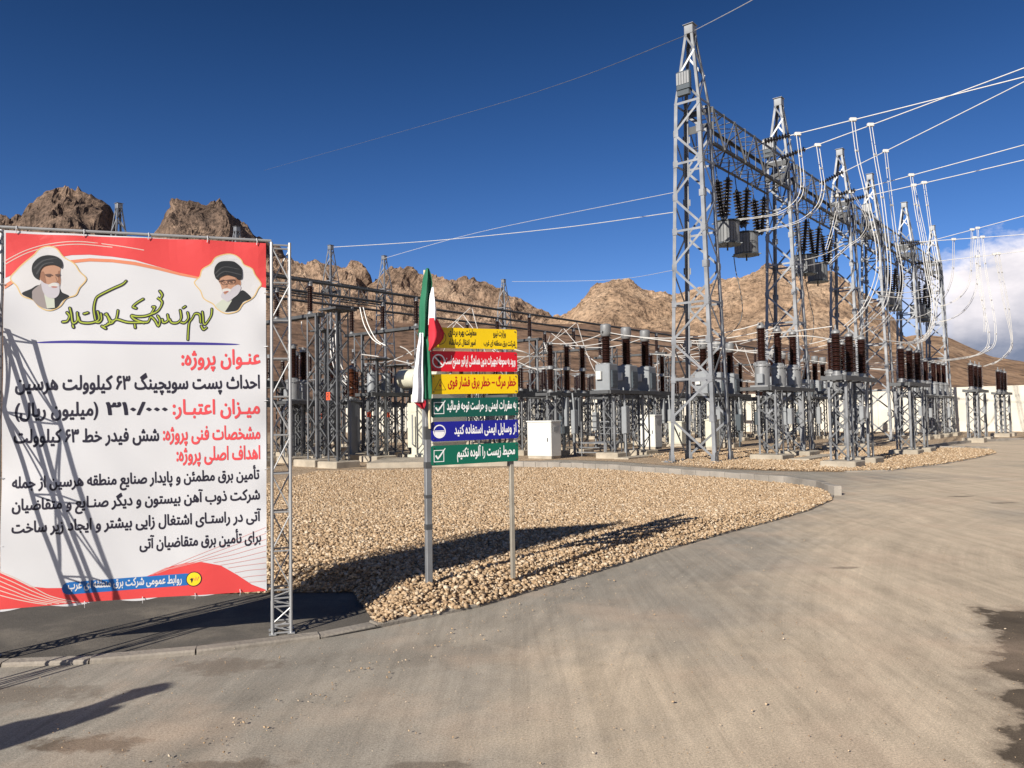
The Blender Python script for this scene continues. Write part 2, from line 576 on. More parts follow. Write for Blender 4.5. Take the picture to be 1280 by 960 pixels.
M['slope_earth'] = hill_mat('brown_slope_earth', (.20, .125, .075), (.26, .165, .10), (.36, .245, .16), .03, .25, .3)
M['apron_earth'] = hill_mat('bare_brown_earth', (.115, .07, .046), (.17, .106, .07), (.27, .18, .12), .025, .22, .3)

# ---------------------------------------------------------------- terrain
g = MB()
n = 60
vs, fs = [], []
for j in range(n + 1):
    for i in range(n + 1):
        vs.append((-1500 + 3000 * i / n, -1500 + 3000 * j / n, -.03))
for j in range(n):
    for i in range(n):
        a = j * (n + 1) + i
        fs.append((a, a + 1, a + n + 2, a + n + 1))
g.add(vs, fs)
tag(g.build('ground', M['ground']), kind='structure')

def hill(name, prof, rr, front, back, m, seed, amp, ease, na=420, nr=60, base=-.5, crag=1.0, lat=.02):
    azs = [p[0] for p in prof]
    hs_ = [p[1] for p in prof]
    a0, a1 = azs[0] - 9, azs[-1] + 9
    vs, fs = [], []
    rs = [rr - front + front * (i / (nr - 1)) for i in range(nr)] + [rr + back * (i / 14) ** 1.3 for i in range(1, 15)]
    for i in range(na + 1):
        a = a0 + (a1 - a0) * i / na
        h = float(np.interp(a, azs, hs_))
        edge = min(1, (a - a0) / 9) if a < azs[0] else (min(1, (a1 - a) / 9) if a > azs[-1] else 1)
        edge = max(0.0, edge); h *= edge ** 1.2
        ca, sa = math.cos(R(a)), math.sin(R(a))
        for r in rs:
            t = (r - (rr - front)) / front
            if t <= 1:
                s = max(0, t) ** ease
                k = math.sin(min(1, t) * math.pi * .5)
            else:
                q = (r - rr) / back
                s = 1 - .85 * q ** 1.4
                k = 1 - q * .5
            x, y = r * sa, r * ca
            p = Vector((x * lat, y * lat, seed))
            d = noise.fractal(p, .72, 2.1, 7, noise_basis='PERLIN_ORIGINAL')
            rg = noise.ridged_multi_fractal(p * 1.7 + Vector((3, 1, 7)), .68, 2.2, 7, 1.0, 2.0, noise_basis='PERLIN_ORIGINAL') - 1.1
            z = base + (h - base) * s + k * edge * (amp * d * .55 + amp * crag * .42 * rg) * min(1, h / 30 + .1)
            # fold gullies down the face
            off = k * amp * .9 * noise.noise(Vector((x * lat * 1.4, y * lat * 1.4, z * lat * 1.2 + seed)))
            vs.append((x + off * ca, y - off * sa, z if t > 0.001 else base))
    m_ = len(rs)
    for i in range(na):
        for j in range(m_ - 1):
            b = i * m_ + j
            fs.append((b, b + 1, b + m_ + 1, b + m_))
    mb = MB()
    mb.add(vs, fs)
    o = mb.build(name, m)
    return tag(o, kind='structure')

FAR = [(-50, 70), (-43.8, 81), (-40.6, 100.8), (-35.6, 113), (-33.2, 119), (-32.3, 118), (-31.5, 125), (-30.4, 136), (-28.8, 138), (-27.6, 135), (-26.6, 116), (-25.6, 112.6), (-24.5, 115), (-23.9, 128.7), (-23.4, 136), (-19.8, 138.3), (-19, 129.2), (-18.1, 121), (-17.35, 113), (-15.85, 99), (-12.6, 75), (-8, 60)]
MID = [(-26, 70), (-22.6, 75), (-19, 83), (-16.9, 82.5), (-15.7, 81), (-14.5, 77), (-13.7, 81), (-12.8, 77), (-11.9, 82), (-11, 81.5), (-10.2, 73.5), (-9.3, 77), (-7.7, 77.5), (-6.6, 72), (-5.4, 69.3), (-4, 70), (-2.7, 71.5), (-1.6, 69.5), (.1, 65), (1.6, 59.5), (3, 54.6), (4.2, 50.3), (5.9, 40), (9.2, 20)]
RIGHT = [(0, 28), (3, 42), (4.3, 46.5), (5.2, 53), (6.1, 57.5), (7.5, 60), (8.8, 58.6), (10.1, 54), (11.9, 51), (13.3, 54.5), (15, 57), (16.6, 59.7), (18.2, 61.4), (20.3, 61), (22.3, 57), (23.4, 52), (24.5, 46), (25.7, 37.5), (27, 28), (28.8, 20), (30.5, 11)]
SLOPE = [(14.8, 15), (20.1, 20), (25.1, 25.6), (27.5, 27.2), (29.1, 25.8), (30.1, 22.6), (31.4, 19), (33.1, 16.8), (35.4, 14.2), (38.4, 14.6), (43.1, 16.5), (50, 15)]
APRON = [(-50, 38), (-43.8, 38), (-33, 39.5), (-24, 36.5), (-17, 34.8), (-12, 32), (-8, 31), (-3.4, 30.6), (1.2, 29.8), (5.9, 29.3), (9.3, 27.8), (12.7, 25.5), (17, 22.6), (21.2, 19.5), (25.1, 17.4), (28.8, 13.6), (31.8, 10), (35.4, 8), (43, 6.4), (50, 6)]
hill('hills', FAR, 520, 170, 160, M['far_rock'], 3.1, 8, 1.0, 520, 64, crag=1.0, lat=.04)
hill('hills', MID, 400, 110, 160, M['mid_rock'], 9.4, 7.5, .8, 420, 60, crag=1.3, lat=.03)
hill('hills', RIGHT, 340, 130, 160, M['right_rock'], 15.2, 5, .85, 420, 70, crag=1.1, lat=.033)
hill('hills', SLOPE, 300, 150, 120, M['slope_earth'], 21.7, 2.2, 1.0, 200, 40, crag=.5, lat=.02)
hill('hills', APRON, 240, 128, 200, M['apron_earth'], 27.3, 1.6, 1.25, 260, 40, crag=.4, lat=.02)

# ---------------------------------------------------------------- road, beds, kerbs
ISL_NEAR = [(-1.05, 6.01), (-.29, 6.59), (.42, 7.46), (.95, 8.12), (1.71, 9.12), (2.66, 10.25), (3.81, 11.54), (4.68, 12.61), (5.64, 14.05)]
ISL_FAR = [(6.03, 15.16), (6.17, 16.16), (5.93, 17.36), (5.3, 18.5), (4.55, 19.75), (2.7, 22.59), (1.41, 23.98), (-.04, 25.15)]
ROAD_YARD = [(-.04, 29.2), (2.0, 28.6), (3.6, 27.0), (4.6, 24.9), (5.88, 22.51), (7.3, 21.3), (8.68, 20.64), (9.82, 20.73), (12.54, 23.02), (15.25, 25.84), (17.29, 28.3), (18.31, 30.32), (18.21, 31.71), (17.4, 32.15), (17.6, 33.4), (18.9, 35.0), (21.17, 37.42), (24.22, 39.62), (26.27, 40.6)]
PAD_NEAR = [(-1.02, 5.99), (-1.4, 5.71), (-2.16, 5.38), (-2.79, 5.21), (-3.34, 5.17), (-9, 5.0)]
PAD = PAD_NEAR + [(-9, 7.3), (-2.04, 7.2), (-1.47, 7.19)]
road_loop = ROAD_YARD + [(45, 52), (70, 40), (70, -25), (-40, -25), (-40, 5.0)] + PAD_NEAR[::-1] + ISL_NEAR[1:] + ISL_FAR
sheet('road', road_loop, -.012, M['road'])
sheet('pavement', PAD, -.004, M['pad'])
YARD = [(-1.47, 7.19), (-2.04, 7.2), (-9, 7.3), (-30, 7.5), (-60, 60), (-20, 105), (40, 60), (26.27, 40.6)]
island = ISL_NEAR + ISL_FAR + [(-2.1, 25.3), (-4.63, 25.3), (-12, 24), (-20, 20), (-16, 7.6), (-2.04, 7.2), (-1.47, 7.19)]
sheet('gravel_bed', island, .0, M['gravel'])
# the bed is heaped up towards its middle near the road
EDGE = np.array(ISL_NEAR[::-1] + [(-1.47, 7.19), (-2.04, 7.2), (-4, 7.22)], float)
def heap(x, y):
    x, y = np.asarray(x, float), np.asarray(y, float)
    d = np.full(x.shape, 1e9)
    for (ax, ay), (bx, by) in zip(EDGE[:-1], EDGE[1:]):
        L = (bx - ax) ** 2 + (by - ay) ** 2
        t = np.clip(((x - ax) * (bx - ax) + (y - ay) * (by - ay)) / L, 0, 1)
        d = np.minimum(d, np.hypot(x - ax - t * (bx - ax), y - ay - t * (by - ay)))
    s = np.clip(d / .42, 0, 1)
    f = np.clip((14.5 - y) / 4.0, 0, 1)
    return .12 * s * s * (3 - 2 * s) * f * f * (3 - 2 * f)
def in_loop(P, X, Y):
    r = np.zeros(X.shape, bool)
    for i in range(len(P)):
        (ax, ay), (bx, by) = P[i], P[(i + 1) % len(P)]
        if ay == by: continue
        r ^= ((ay > Y) != (by > Y)) & (X < (bx - ax) * (Y - ay) / (by - ay) + ax)
    return r
gx, gy = np.meshgrid(np.arange(-6, 6.2, .11), np.arange(6, 14.6, .11))
ok_ = in_loop(island, gx, gy)
hz_ = heap(gx, gy)
m_ = MB()
idx = {}
for j in range(gx.shape[0]):
    for i in range(gx.shape[1]):
        if ok_[j, i]:
            idx[(j, i)] = len(m_.v)
            m_.v.append((gx[j, i], gy[j, i], hz_[j, i] + .003))
for (j, i) in idx:
    q = [(j, i), (j, i + 1), (j + 1, i + 1), (j + 1, i)]
    if all(k in idx for k in q):
        m_.f.append(tuple(idx[k] for k in q)); m_.m.append(0)
tag(m_.build('gravel_heap', M['gravel'], None, True), kind='structure')
yardbed = ROAD_YARD[1:-1] + [(30, 46), (42, 66), (20, 90), (-20, 100), (-45, 60), (-25, 30), (-12, 24.2), (-4.63, 25.5), (-.05, 25.4), (-.04, 28.4)]
sheet('gravel_bed', yardbed, -.006, M['gravel'])

def ribbon_pts(path, step):
    out = []
    for a, b in zip(path[:-1], path[1:]):
        a, b = Vector(a), Vector(b)
        k = max(1, round((b - a).length / step))
        out += [a + (b - a) * (i / k) for i in range(k)]
    out.append(Vector(path[-1]))
    return out
def kerb(name, path, w, h, block, m, base=-.03, gap=.012, side=1):
    mb = MB()
    pts = ribbon_pts(path, block)
    for a, b in zip(pts[:-1], pts[1:]):
        d = (b - a)
        L = d.length
        d.normalize()
        nv = Vector((-d.y, d.x)) * side
        p, q = a + d * gap / 2, b - d * gap / 2
        hh = h + random.uniform(-.008, .008)
        c = .012
        z0, z1, z2 = base, hh - c, hh
        ring = lambda e, o0, o1, z: (e.x + nv.x * o0 * w + 0, e.y + nv.y * o0 * w, z)
        vs = []
        for e in (p, q):
            for o, z in ((0, z0), (0, z1), (c / w, z2), (1 - c / w, z2), (1, z1), (1, z0)):
                vs.append((e.x + nv.x * o * w, e.y + nv.y * o * w, z))
        mb.add(vs, [tuple(range(6)), tuple(range(11, 5, -1))] + [(i, i + 6, (i + 1) % 6 + 6, (i + 1) % 6) for i in range(6)])
    return tag(mb.build(name, m), kind='structure')
kerb('kerb', [(6.03, 14.9)] + ISL_FAR + [(-.06, 25.15)], .14, .17, .5, M['kerb'], side=-1)
kerb('kerb', ISL_NEAR + [(6.0, 14.85)], .13, .012, .9, M['kerb_flush'], side=1)
kerb('kerb', [(-9, 5.0), (-3.34, 5.17), (-2.79, 5.21), (-2.16, 5.38), (-1.4, 5.71), (-1.05, 6.0)], .12, .014, .9, M['kerb_flush'], side=1)
kerb('kerb', [(8.68, 20.64), (9.82, 20.73), (12.54, 23.02), (15.25, 25.84), (17.29, 28.3), (18.31, 30.32)], .13, .012, .9, M['kerb'], side=1)
kerb('kerb', [(18.31, 30.32), (18.21, 31.71), (17.4, 32.15), (15.6, 32.0)], .14, .12, .5, M['kerb'], side=1)
kerb('kerb', [(17.4, 32.2), (17.6, 33.4), (18.9, 35.0), (21.17, 37.42), (24.22, 39.62), (26.27, 40.6)], .14, .10, .5, M['kerb'], side=1)

# crushed stone lying on the bed beside the road
def stones(name, loop, count_fn, m, seed, lim, size=1.0):
    rng = np.random.default_rng(seed)
    t = (1 + 5 ** .5) / 2
    ico = np.array([(-1, t, 0), (1, t, 0), (-1, -t, 0), (1, -t, 0), (0, -1, t), (0, 1, t), (0, -1, -t), (0, 1, -t), (t, 0, -1), (t, 0, 1), (-t, 0, -1), (-t, 0, 1)], float)
    ico /= np.linalg.norm(ico[0])
    F = np.array([(0, 11, 5), (0, 5, 1), (0, 1, 7), (0, 7, 10), (0, 10, 11), (1, 5, 9), (5, 11, 4), (11, 10, 2), (10, 7, 6), (7, 1, 8), (3, 9, 4), (3, 4, 2), (3, 2, 6), (3, 6, 8), (3, 8, 9), (4, 9, 5), (2, 4, 11), (6, 2, 10), (8, 6, 7), (9, 8, 1)])
    P = np.array(loop, float)
    x0, y0 = P.min(0); x1, y1 = P.max(0)
    x0, y0, x1, y1 = max(x0, lim[0]), max(y0, lim[1]), min(x1, lim[2]), min(y1, lim[3])
    N = int((x1 - x0) * (y1 - y0) * 1800)
    X = rng.uniform(x0, x1, N); Y = rng.uniform(y0, y1, N)
    inside = np.zeros(N, bool)
    for i in range(len(P)):
        (ax, ay), (bx, by) = P[i], P[(i + 1) % len(P)]
        if ay == by: continue
        c = ((ay > Y) != (by > Y)) & (X < (bx - ax) * (Y - ay) / (by - ay) + ax)
        inside ^= c
    keep = inside & (rng.uniform(0, 1, N) < count_fn(X, Y))
    X, Y = X[keep], Y[keep]
    N = len(X)
    sz = size * (.009 + .0145 * rng.uniform(0, 1, N) ** 1.4) * rng.choice([.8, 1, 1.2], N)
    sc = np.stack([sz * rng.uniform(.8, 1.35, N), sz * rng.uniform(.8, 1.2, N), sz * rng.uniform(.45, .8, N)], 1)
    v = np.repeat(ico[None], N, 0) * (1 + rng.uniform(-.34, .34, (N, 12, 1)))
    v *= sc[:, None, :]
    a = rng.uniform(0, 2 * np.pi, N); b = rng.normal(0, .5, N)
    cb, sb = np.cos(b)[:, None], np.sin(b)[:, None]
    v = np.stack([v[..., 0] * cb - v[..., 2] * sb, v[..., 1], v[..., 0] * sb + v[..., 2] * cb], -1)
    ca, sa = np.cos(a)[:, None], np.sin(a)[:, None]
    v = np.stack([v[..., 0] * ca - v[..., 1] * sa, v[..., 0] * sa + v[..., 1] * ca, v[..., 2]], -1)
    v[..., 0] += X[:, None]; v[..., 1] += Y[:, None]; v[..., 2] += (sz * .35 + size ** 4 * rng.uniform(0, .03, N) + (heap(X, Y) if size == 1 else 0))[:, None]
    f = (F[None] + (np.arange(N) * 12)[:, None, None]).reshape(-1, 3)
    me = bpy.data.meshes.new(name)
    me.vertices.add(N * 12)
    me.vertices.foreach_set('co', v.reshape(-1))
    nf = len(f)
    me.loops.add(nf * 3)
    me.loops.foreach_set('vertex_index', f.reshape(-1).astype(np.int32))
    me.polygons.add(nf)
    me.polygons.foreach_set('loop_start', np.arange(0, nf * 3, 3, dtype=np.int32))
    me.polygons.foreach_set('loop_total', np.full(nf, 3, np.int32))
    at = me.attributes.new('tone', 'FLOAT', 'FACE')
    at.data.foreach_set('value', np.repeat(rng.uniform(0, 1, N), 20).astype(np.float32))
    me.materials.append(m)
    me.update(calc_edges=True)
    o = bpy.data.objects.new(name, me)
    COL.objects.link(o)
    return tag(o, kind='stuff')
def stone_mat():
    m = bpy.data.materials.new('crushed_limestone')
    m.use_nodes = True
    nt = m.node_tree
    b = nt.nodes['Principled BSDF']
    b.inputs['Roughness'].default_value = .9
    a = nt.nodes.new('ShaderNodeAttribute')
    a.attribute_name = 'tone'
    r = nt.nodes.new('ShaderNodeValToRGB')
    e = r.color_ramp.elements
    e.new(.5); e.new(.8)
    for i, (p, c) in enumerate([(0, (.25, .165, .095)), (.4, (.385, .268, .16)), (.75, (.47, .345, .22)), (1, (.58, .48, .36))]):
        e[i].position = p
        e[i].color = (*c, 1)
    nt.links.new(a.outputs['Fac'], r.inputs[0])
    nt.links.new(r.outputs[0], b.inputs['Base Color'])
    return m
M['stone'] = stone_mat()
tag(stones('gravel', island, lambda x, y: np.clip(1.25 - (y - 7) * .055, .25, 1), M['stone'], 5, (-6, 5.5, 7, 24)), label='loose crushed limestone covering the bed beside the road', cat='gravel')
tag(stones('pebbles', [(-3, 3), (9, 3), (9, 20), (4, 11), (-.5, 6.2), (-3, 5)], lambda x, y: np.full(x.shape, .0010) * (1 + 45 * np.exp(-((x - (y - 6.6) * .62 - .1) ** 2) / .05)), M['stone'], 8, (-3, 3, 9, 20), .36), label='stray limestone chips scattered over the dusty road', cat='pebbles')
tag(stones('grit', [(-3, 3), (9, 3), (9, 20), (4, 11), (-.5, 6.2), (-3, 5)], lambda x, y: np.full(x.shape, .05), M['stone'], 9, (-3, 3, 9, 14), .16), label='fine grit sprinkled over the dusty road', cat='grit')
tag(stones('gravel', yardbed, lambda x, y: np.where(y - (x - 7.5) * 1.02 < 33, .30, .0) * np.clip((x - 5) / 2, 0, 1), M['stone'], 11, (5.0, 20.5, 19, 34), 1.2), label='loose crushed limestone around the footings beside the gantry', cat='gravel')
# ---------------------------------------------------------------- lettering
FORMS = {'آ': (0xFE81, 2), 'أ': (0xFE83, 2), 'ا': (0xFE8D, 2), 'ئ': (0xFE89, 4), 'ب': (0xFE8F, 4), 'پ': (0xFB56, 4), 'ت': (0xFE95, 4), 'ث': (0xFE99, 4), 'ج': (0xFE9D, 4), 'چ': (0xFB7A, 4), 'ح': (0xFEA1, 4), 'خ': (0xFEA5, 4), 'د': (0xFEA9, 2), 'ذ': (0xFEAB, 2), 'ر': (0xFEAD, 2), 'ز': (0xFEAF, 2), 'ژ': (0xFB8A, 2), 'س': (0xFEB1, 4), 'ش': (0xFEB5, 4), 'ص': (0xFEB9, 4), 'ض': (0xFEBD, 4), 'ط': (0xFEC1, 4), 'ظ': (0xFEC5, 4), 'ع': (0xFEC9, 4), 'غ': (0xFECD, 4), 'ف': (0xFED1, 4), 'ق': (0xFED5, 4), 'ک': (0xFB8E, 4), 'گ': (0xFB92, 4), 'ل': (0xFEDD, 4), 'م': (0xFEE1, 4), 'ن': (0xFEE5, 4), 'و': (0xFEED, 2), 'ه': (0xFEE9, 4), 'ی': (0xFBFC, 4), 'ـ': (0x640, 0)}
GLYPH_DATA = {32:(111,[]),
40:(129,[[98,-101,126,-103,132,-99,135,-93,134,-85,112,-51,98,-21,85,21,79,59,79,128,84,160,101,213,117,245,134,272,134,283,126,289,102,289,96,287,71,259,53,232,26,173,15,117,15,67,26,13,37,-16,67,-68]]),
41:(129,[[0,-101,30,-102,53,-80,63,-67,81,-37,97,-3,108,32,114,67,114,120,103,173,95,195,84,219,67,246,47,272,27,289,1,288,-5,283,-6,275,28,213,39,184,50,131,52,93,50,56,44,21,31,-21,17,-51,-5,-85,-5,-96]]),
47:(112,[[-2,-13,34,-14,42,-8,120,270,120,280,114,286,79,287,71,280,-7,6,-7,-5]]),
58:(88,[[30,-13,56,-13,66,-6,77,8,78,27,76,35,64,50,56,54,37,55,29,53,14,40,10,32,10,8,16,-1],[30,126,56,125,66,132,77,147,78,166,76,174,64,188,56,193,37,194,29,192,14,179,10,171,10,147,16,138]]),
1600:(108,[[-5,-11,119,-12,127,-7,138,5,138,26,132,35,121,41,1,41,-7,34,-11,10,-11,-3]]),
1632:(118,[[56,74,65,73,70,75,98,103,101,114,97,125,73,150,62,157,54,158,43,153,18,127,15,119,18,111]]),
1633:(112,[[50,-11,64,-12,91,-9,98,-6,100,2,98,13,98,53,95,61,92,117,79,213,65,272,59,281,51,284,16,275,11,269,10,264,26,192,39,85,45,-3]]),
1635:(233,[[50,-11,64,-12,91,-9,98,-6,100,0,95,88,87,149,88,159,115,162,131,170,155,161,179,161,206,170,225,189,231,205,231,240,225,264,219,275,211,283,203,284,184,278,171,266,171,256,180,226,176,218,168,215,160,216,156,221,159,240,159,261,152,270,128,273,115,270,112,266,102,226,96,216,91,214,83,216,78,223,65,272,57,282,48,284,35,280,16,275,11,269,10,258,26,192,36,112,42,32,44,24,45,-3]]),
1638:(202,[[142,-11,156,-13,180,-10,185,-7,189,-1,168,149,159,271,151,278,119,273,65,273,20,283,9,282,4,277,-3,250,-2,237,4,231,41,219,105,216,109,213,112,194,112,157,120,85,133,5,137,-6]]),
1776:(118,[[56,74,65,73,70,75,98,103,101,114,97,125,73,150,62,157,54,158,43,153,18,127,15,119,18,111]]),
1777:(112,[[50,-11,64,-12,91,-9,98,-6,100,2,98,13,98,53,95,61,92,117,79,213,65,272,59,281,51,284,16,275,11,269,10,264,26,192,39,85,45,-3]]),
1779:(233,[[50,-11,64,-12,91,-9,98,-6,100,0,95,88,87,149,88,159,115,162,131,170,155,161,179,161,206,170,225,189,231,205,231,240,225,264,219,275,211,283,203,284,184,278,171,266,171,256,180,226,176,218,168,215,160,216,156,221,159,240,159,261,152,270,128,273,115,270,112,266,102,226,96,216,91,214,83,216,78,223,65,272,57,282,48,284,35,280,16,275,11,269,10,258,26,192,36,112,42,32,44,24,45,-3]]),
1782:(170,[[31,-10,43,-11,50,-5,72,38,95,73,125,107,166,142,166,158,157,174,147,182,134,182,110,165,102,163,79,179,71,198,75,217,86,225,97,229,134,226,143,233,146,238,149,265,148,270,142,276,118,282,83,282,62,276,49,268,29,249,19,230,15,217,15,187,21,166,31,150,62,121,51,107,21,62,-1,14,0,6,5,1]]),
8211:(200,[[-8,79,206,78,211,81,215,87,215,116,211,123,203,126,-5,126,-11,122,-14,116,-14,87]]),
64344:(120,[[33,-131,53,-132,63,-127,75,-112,76,-88,87,-86,99,-75,102,-67,102,-48,98,-39,90,-32,82,-28,61,-28,45,-40,31,-29,7,-28,2,-31,-12,-46,-13,-67,-9,-75,-1,-84,14,-91,15,-113,22,-123],[-4,-11,31,-12,66,-3,82,6,98,26,107,61,107,80,96,136,87,161,79,171,66,171,42,162,34,154,33,141,48,98,54,74,54,58,50,50,42,45,23,41,2,41,-5,37,-10,16,-10,0,-9,-6]]),
64381:(255,[[91,-129,113,-130,124,-125,133,-113,135,-87,146,-84,159,-70,163,-62,162,-46,157,-38,145,-27,121,-26,103,-36,89,-27,65,-26,49,-41,45,-54,49,-70,62,-84,73,-87,76,-113],[-5,-12,28,-13,87,-1,103,4,159,31,164,29,173,15,185,3,204,-7,231,-13,263,-13,273,-8,284,4,285,23,281,32,273,40,236,43,221,50,229,63,229,84,226,95,220,101,196,105,183,111,137,136,111,146,79,152,55,152,23,146,14,138,13,127,21,98,31,94,52,96,84,96,121,85,129,80,130,76,103,63,73,52,49,46,15,43,-2,39,-7,34,-11,10,-10,-6]]),
64394:(147,[[-4,-101,7,-103,26,-97,70,-72,94,-51,120,-13,131,27,131,61,120,107,104,139,98,144,85,145,58,131,52,125,52,115,69,84,77,61,80,45,77,27,64,-3,45,-23,9,-43,-14,-50,-20,-56,-21,-67,-17,-77,-9,-96],[30,173,55,172,71,183,85,173,109,172,118,176,125,184,129,192,128,213,118,227,102,232,101,256,87,273,79,276,66,276,54,272,41,256,40,232,26,227,17,219,14,211,15,189,21,180]]),
64400:(165,[[-5,-11,65,-13,87,-10,108,-4,124,4,143,23,149,37,152,63,143,98,117,135,69,181,67,186,97,205,176,245,179,250,178,261,167,285,161,290,145,291,55,245,22,223,6,207,0,189,0,173,3,165,47,129,83,93,93,77,99,61,98,55,93,50,73,43,-2,39,-8,31,-11,7,-10,-6]]),
64401:(203,[[-5,-11,63,-13,84,-10,105,-4,132,12,164,-7,188,-13,215,-12,231,2,235,10,235,21,229,31,220,40,191,44,167,58,141,101,120,127,63,183,73,192,176,245,179,250,178,261,167,285,161,290,145,291,79,259,32,231,6,207,0,189,0,173,3,165,77,93,93,71,98,58,92,49,73,43,-2,39,-8,31,-11,7,-10,-6]]),
64402:(351,[[116,-18,205,-19,256,-14,301,0,317,10,329,22,337,44,337,70,333,87,321,113,311,126,285,154,251,185,267,196,355,240,363,249,364,260,361,270,351,289,341,294,342,310,331,332,325,337,312,337,243,300,176,260,165,253,161,246,162,233,173,216,179,211,191,209,185,177,189,166,203,152,240,122,265,97,283,68,284,57,280,51,248,40,189,34,117,37,88,43,66,54,58,68,56,84,63,118,63,129,60,134,53,140,29,146,19,145,13,140,7,121,1,89,1,57,10,30,24,13,53,-5,83,-14]]),
64403:(390,[[116,-18,203,-19,253,-14,293,-2,317,12,352,-8,381,-14,395,-14,406,-10,419,4,420,25,417,30,403,41,381,43,355,57,326,102,305,129,250,182,253,188,357,240,366,249,366,260,355,284,349,290,341,294,342,310,331,332,325,337,312,337,243,300,176,260,165,253,161,246,162,233,175,214,179,211,192,209,188,193,189,166,265,92,283,65,284,60,280,54,264,46,240,40,187,34,117,37,88,43,66,54,58,68,56,84,63,118,63,129,60,134,53,140,29,146,19,145,13,140,7,121,1,89,1,57,10,30,24,13,53,-5,83,-14]]),
64405:(203,[[-4,-11,63,-13,85,-10,106,-4,133,12,157,-4,186,-13,215,-12,223,-7,232,2,233,26,230,31,221,40,191,44,167,57,129,117,114,134,63,183,69,189,173,241,179,247,179,261,167,285,156,295,155,314,147,333,141,338,130,339,69,307,-17,256,-25,247,-25,237,-11,214,-6,210,5,207,1,191,2,167,73,98,96,66,98,58,93,50,71,43,-1,39,-6,34,-10,15,-10,-3]]),
64508:(304,[[103,-102,157,-103,179,-100,213,-89,252,-67,277,-42,289,-22,295,2,294,13,289,26,272,42,205,73,199,77,196,82,202,95,213,107,235,120,256,123,280,115,291,118,297,125,308,149,307,159,300,167,280,176,261,179,243,179,224,176,200,165,180,151,157,125,143,93,143,63,146,53,171,28,219,8,233,-1,230,-11,217,-25,193,-38,176,-44,128,-50,99,-44,74,-33,63,-22,58,-11,56,2,58,21,68,53,67,63,59,72,37,80,27,80,19,75,10,55,1,18,1,-19,8,-42,20,-62,45,-84,75,-97]]),
64509:(294,[[103,-102,160,-103,181,-101,224,-89,251,-76,261,-69,283,-46,291,-27,293,-15,309,-11,321,-1,324,7,323,29,312,40,269,47,205,69,195,69,186,61,180,34,181,21,187,15,235,-3,239,-9,236,-17,224,-28,187,-44,149,-50,112,-47,80,-36,65,-25,58,-11,56,5,68,53,67,64,59,72,45,77,35,80,24,80,18,74,10,55,1,18,1,-19,7,-41,17,-57,43,-81,69,-95]]),
64510:(120,[[7,-87,30,-87,46,-77,65,-88,86,-87,97,-80,102,-71,102,-44,91,-32,81,-27,65,-28,49,-39,30,-28,9,-28,-6,-39,-11,-52,-11,-66,-8,-74],[-6,-12,17,-13,41,-11,62,-5,82,6,94,19,102,35,106,49,106,92,92,150,86,164,81,170,67,170,49,164,40,161,32,153,32,142,49,94,54,62,52,52,46,46,35,43,3,42,-3,38,-9,25,-11,1,-11,-7]]),
64511:(149,[[33,-87,57,-87,73,-77,89,-87,111,-87,119,-83,130,-71,130,-47,119,-32,108,-27,89,-28,73,-39,55,-28,36,-28,27,-34,16,-47,17,-71],[-5,-12,15,-14,41,-11,55,-7,76,3,87,-5,108,-11,156,-13,167,-8,178,4,179,25,171,36,161,42,127,43,107,49,104,54,104,65,112,100,111,110,103,119,68,125,60,118,50,70,41,51,23,43,-1,42,-7,36,-11,-2,-10,-7]]),
65153:(94,[[31,-9,69,-11,76,-7,78,-1,76,156,73,169,73,260,70,265,64,269,27,269,20,265,17,260,17,241,20,231,20,143,23,129,23,41,25,31,25,-1],[55,287,80,285,93,289,115,304,118,311,118,321,104,338,91,339,72,332,61,334,32,347,5,347,-14,337,-33,319,-32,307,-13,289,-3,289,13,300,19,301]]),
65156:(116,[[87,-11,123,-13,133,-9,145,5,145,26,133,40,99,43,85,50,79,79,73,258,71,263,64,267,27,267,18,261,17,245,20,234,20,175,23,162,23,103,25,93,25,53,28,37,37,15,51,1,64,-7],[5,274,21,273,45,279,80,289,91,298,91,314,83,331,69,334,48,329,43,331,38,338,40,342,45,344,64,343,72,351,73,375,67,384,56,387,32,387,15,381,-3,362,-7,351,-7,333,-2,314,-7,306,-7,295,-3,282]]),
65163:(108,[[-5,-11,25,-13,52,-7,71,3,85,18,93,31,99,55,99,87,82,154,79,163,71,170,60,171,49,168,31,160,25,154,25,141,39,101,45,77,45,58,39,47,1,41,-7,35,-11,-1,-10,-6],[9,197,23,195,65,207,89,215,98,223,98,237,92,253,87,258,79,259,55,252,49,255,45,261,47,266,68,267,77,274,80,282,80,298,71,309,33,309,19,303,4,287,0,277,0,253,4,237,0,229,0,218,4,202]]),
65164:(137,[[-5,-11,23,-13,39,-10,68,4,97,-10,111,-13,145,-13,156,-7,167,5,168,23,163,34,153,40,116,43,100,50,96,63,104,98,103,111,97,117,89,120,60,123,52,117,39,61,33,49,25,44,-1,40,-7,34,-11,-3],[22,149,36,147,95,164,108,175,109,189,103,202,98,207,84,209,68,204,60,207,56,213,57,218,81,220,90,229,91,250,84,259,76,262,44,261,27,253,17,242,11,229,11,205,15,191,11,181,11,170,14,157]]),
65165:(95,[[32,-9,70,-11,77,-7,79,-1,77,156,74,169,74,255,71,289,62,296,27,296,21,292,18,287,21,145,23,132,23,49,26,39,26,-1]]),
65166:(116,[[87,-11,123,-13,134,-9,145,5,146,26,134,40,99,43,86,50,80,79,74,271,71,287,67,294,62,297,27,297,21,293,18,285,26,50,35,18,39,13,59,-4,73,-9]]),
